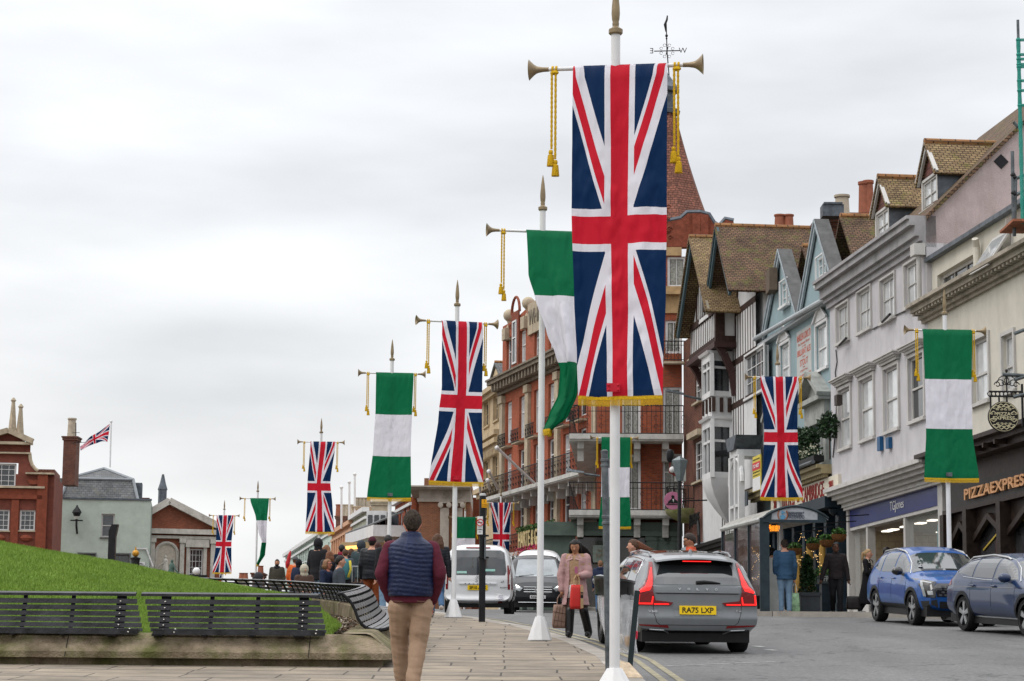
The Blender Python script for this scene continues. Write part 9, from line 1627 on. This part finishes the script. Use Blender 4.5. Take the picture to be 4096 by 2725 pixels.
P_('M',588,660,57,-10,'woman with long wavy brown hair in a black coat behind the bench',BLK,DENIM,SHB,mat('hair_wavy_brown',(.19,.09,.045),.6,.3,40),fem=True,hstyle='long',group=G);P_('M',622,728,54.5,15,'shorter woman with curly chestnut hair in dark coat, right of the wavy-haired woman',BLKP,DENIM,SHB,mat('hair_chestnut',(.15,.06,.03),.6,.3,40),fem=True,hstyle='long',group=G)
q=P_('M',592,822,49.8,-115,'woman in sunglasses and navy coat sitting on the curved bench facing right',NAVYC,BLK,SHB,mat('hair_light_brown',(.22,.11,.055),.6,.3,40),skin='ruddy',H=1.62,frac=.74,pose=SIT,hstyle='bob',group=G,vox=.016,fem=True);glasses(q,GLOSSB,True)
P_('M',738,782,49.6,-80,'dark-haired man in a grey-blue coat sitting on the curved bench facing right',GREYC,BLK,SHB,BLKH,skin='pale',H=1.8,frac=.74,pose=SIT,group=G,vox=.016)
q=P_('M',762,656,57,20,'person in dark clothes with a maroon scarf behind the seated man',BLK,BLK,SHB,BLKH,group=G);mb=MB();mb.lathe(q['J']['neck']-Vector((0,0,.03)),[(.09,-.03),(.11,.02),(.09,.08),(.05,.06)],12);mb.v=[tuple(q['M']@Vector(v))for v in mb.v];mb.build('scarf',C('maroon_scarf',(.20,.012,.03)),q['t'],2)
q=P_('M',802,706,54.5,5,'brown-haired person wearing a teal and yellow backpack',GREYC,BLK,SHB,BRN,group=G);bz=q['M']@(q['J']['neck']+Vector((0,-.17,-.28)));t6=thing('backpack',bz-Vector((0,0,.25)),'teal and yellow backpack on the back of the brown-haired person','backpack');mb=MB();mb.ball(bz,.22,14,.85,.55,1.2);mb.build('pack',C('teal_pack',(.05,.17,.20)),t6,2);mb=MB();mb.tube([bz+Vector((-.12,-.13,.18)),bz+Vector((-.13,-.15,-.0)),bz+Vector((-.08,-.14,-.18))],.035,8);mb.tube([bz+Vector((.12,-.10,.2)),bz+Vector((.15,-.12,-.0)),bz+Vector((.09,-.12,-.2))],.03,8);mb.build('trim',C('yellow_trim',(.50,.42,.05)),t6,2)
P_('M',868,700,60,0,'small dark-haired person behind the backpack wearer',C('brown_coat',(.06,.035,.025)),BLK,SHB,BRN,group=G)
q=P_('M',985,614,55.5,-15,'person in a grey and teal padded jacket with the hood up',C('grey_teal',(.035,.055,.062)),C('plaid',(.09,.06,.05)),SHB,C('hood_slate',(.035,.042,.05)),hood='up',group=G,length=.46)
mb=MB();a,b=at('M',882,900,50.6),at('M',915,1030,50.6)
t6=thing('suitcase',Vector((b.x,50.6,g(50.6))),'dark wheeled suitcase with a raised silver handle beyond the bench','suitcase')
for x_ in(0,.12):mb.tube([(a.x+x_,50.6,b.z-.1),(a.x+x_,50.6,a.z)],.01,6)
mb.bar((a.x-.02,50.6,a.z),(a.x+.14,50.6,a.z),.03);mb.build('handle',RIMD,t6);mb=MB();mb.box((a.x-.12,50.5,g(50.6)+.05),(a.x+.26,50.75,b.z-.12));mb.build('case',BLKP,t6)
q=P_('M',1110,568,50.6,-8,'person in a black puffer jacket, maroon beanie and rust trousers seen from behind',BLKP,RUST,SHB,BLKH,group=G,length=.46,bulk=1.2,topfn=quilt(.085,.007),vox=.016);hat(q,C('maroon_knit',(.055,.010,.02)))
P_('M',1170,625,57,5,'long dark-haired person between the maroon beanie and the man in the vest',BLK,BLK,SHB,mat('hair_dark_red',(.05,.018,.015),.6,.3,40),hstyle='long',group=G)
q=P_('M',1292,548,47.5,20,'dark-haired person with glasses in a black coat mostly hidden by the man in the vest',BLK,DENL,SHB,BLKH,group=G);glasses(q)
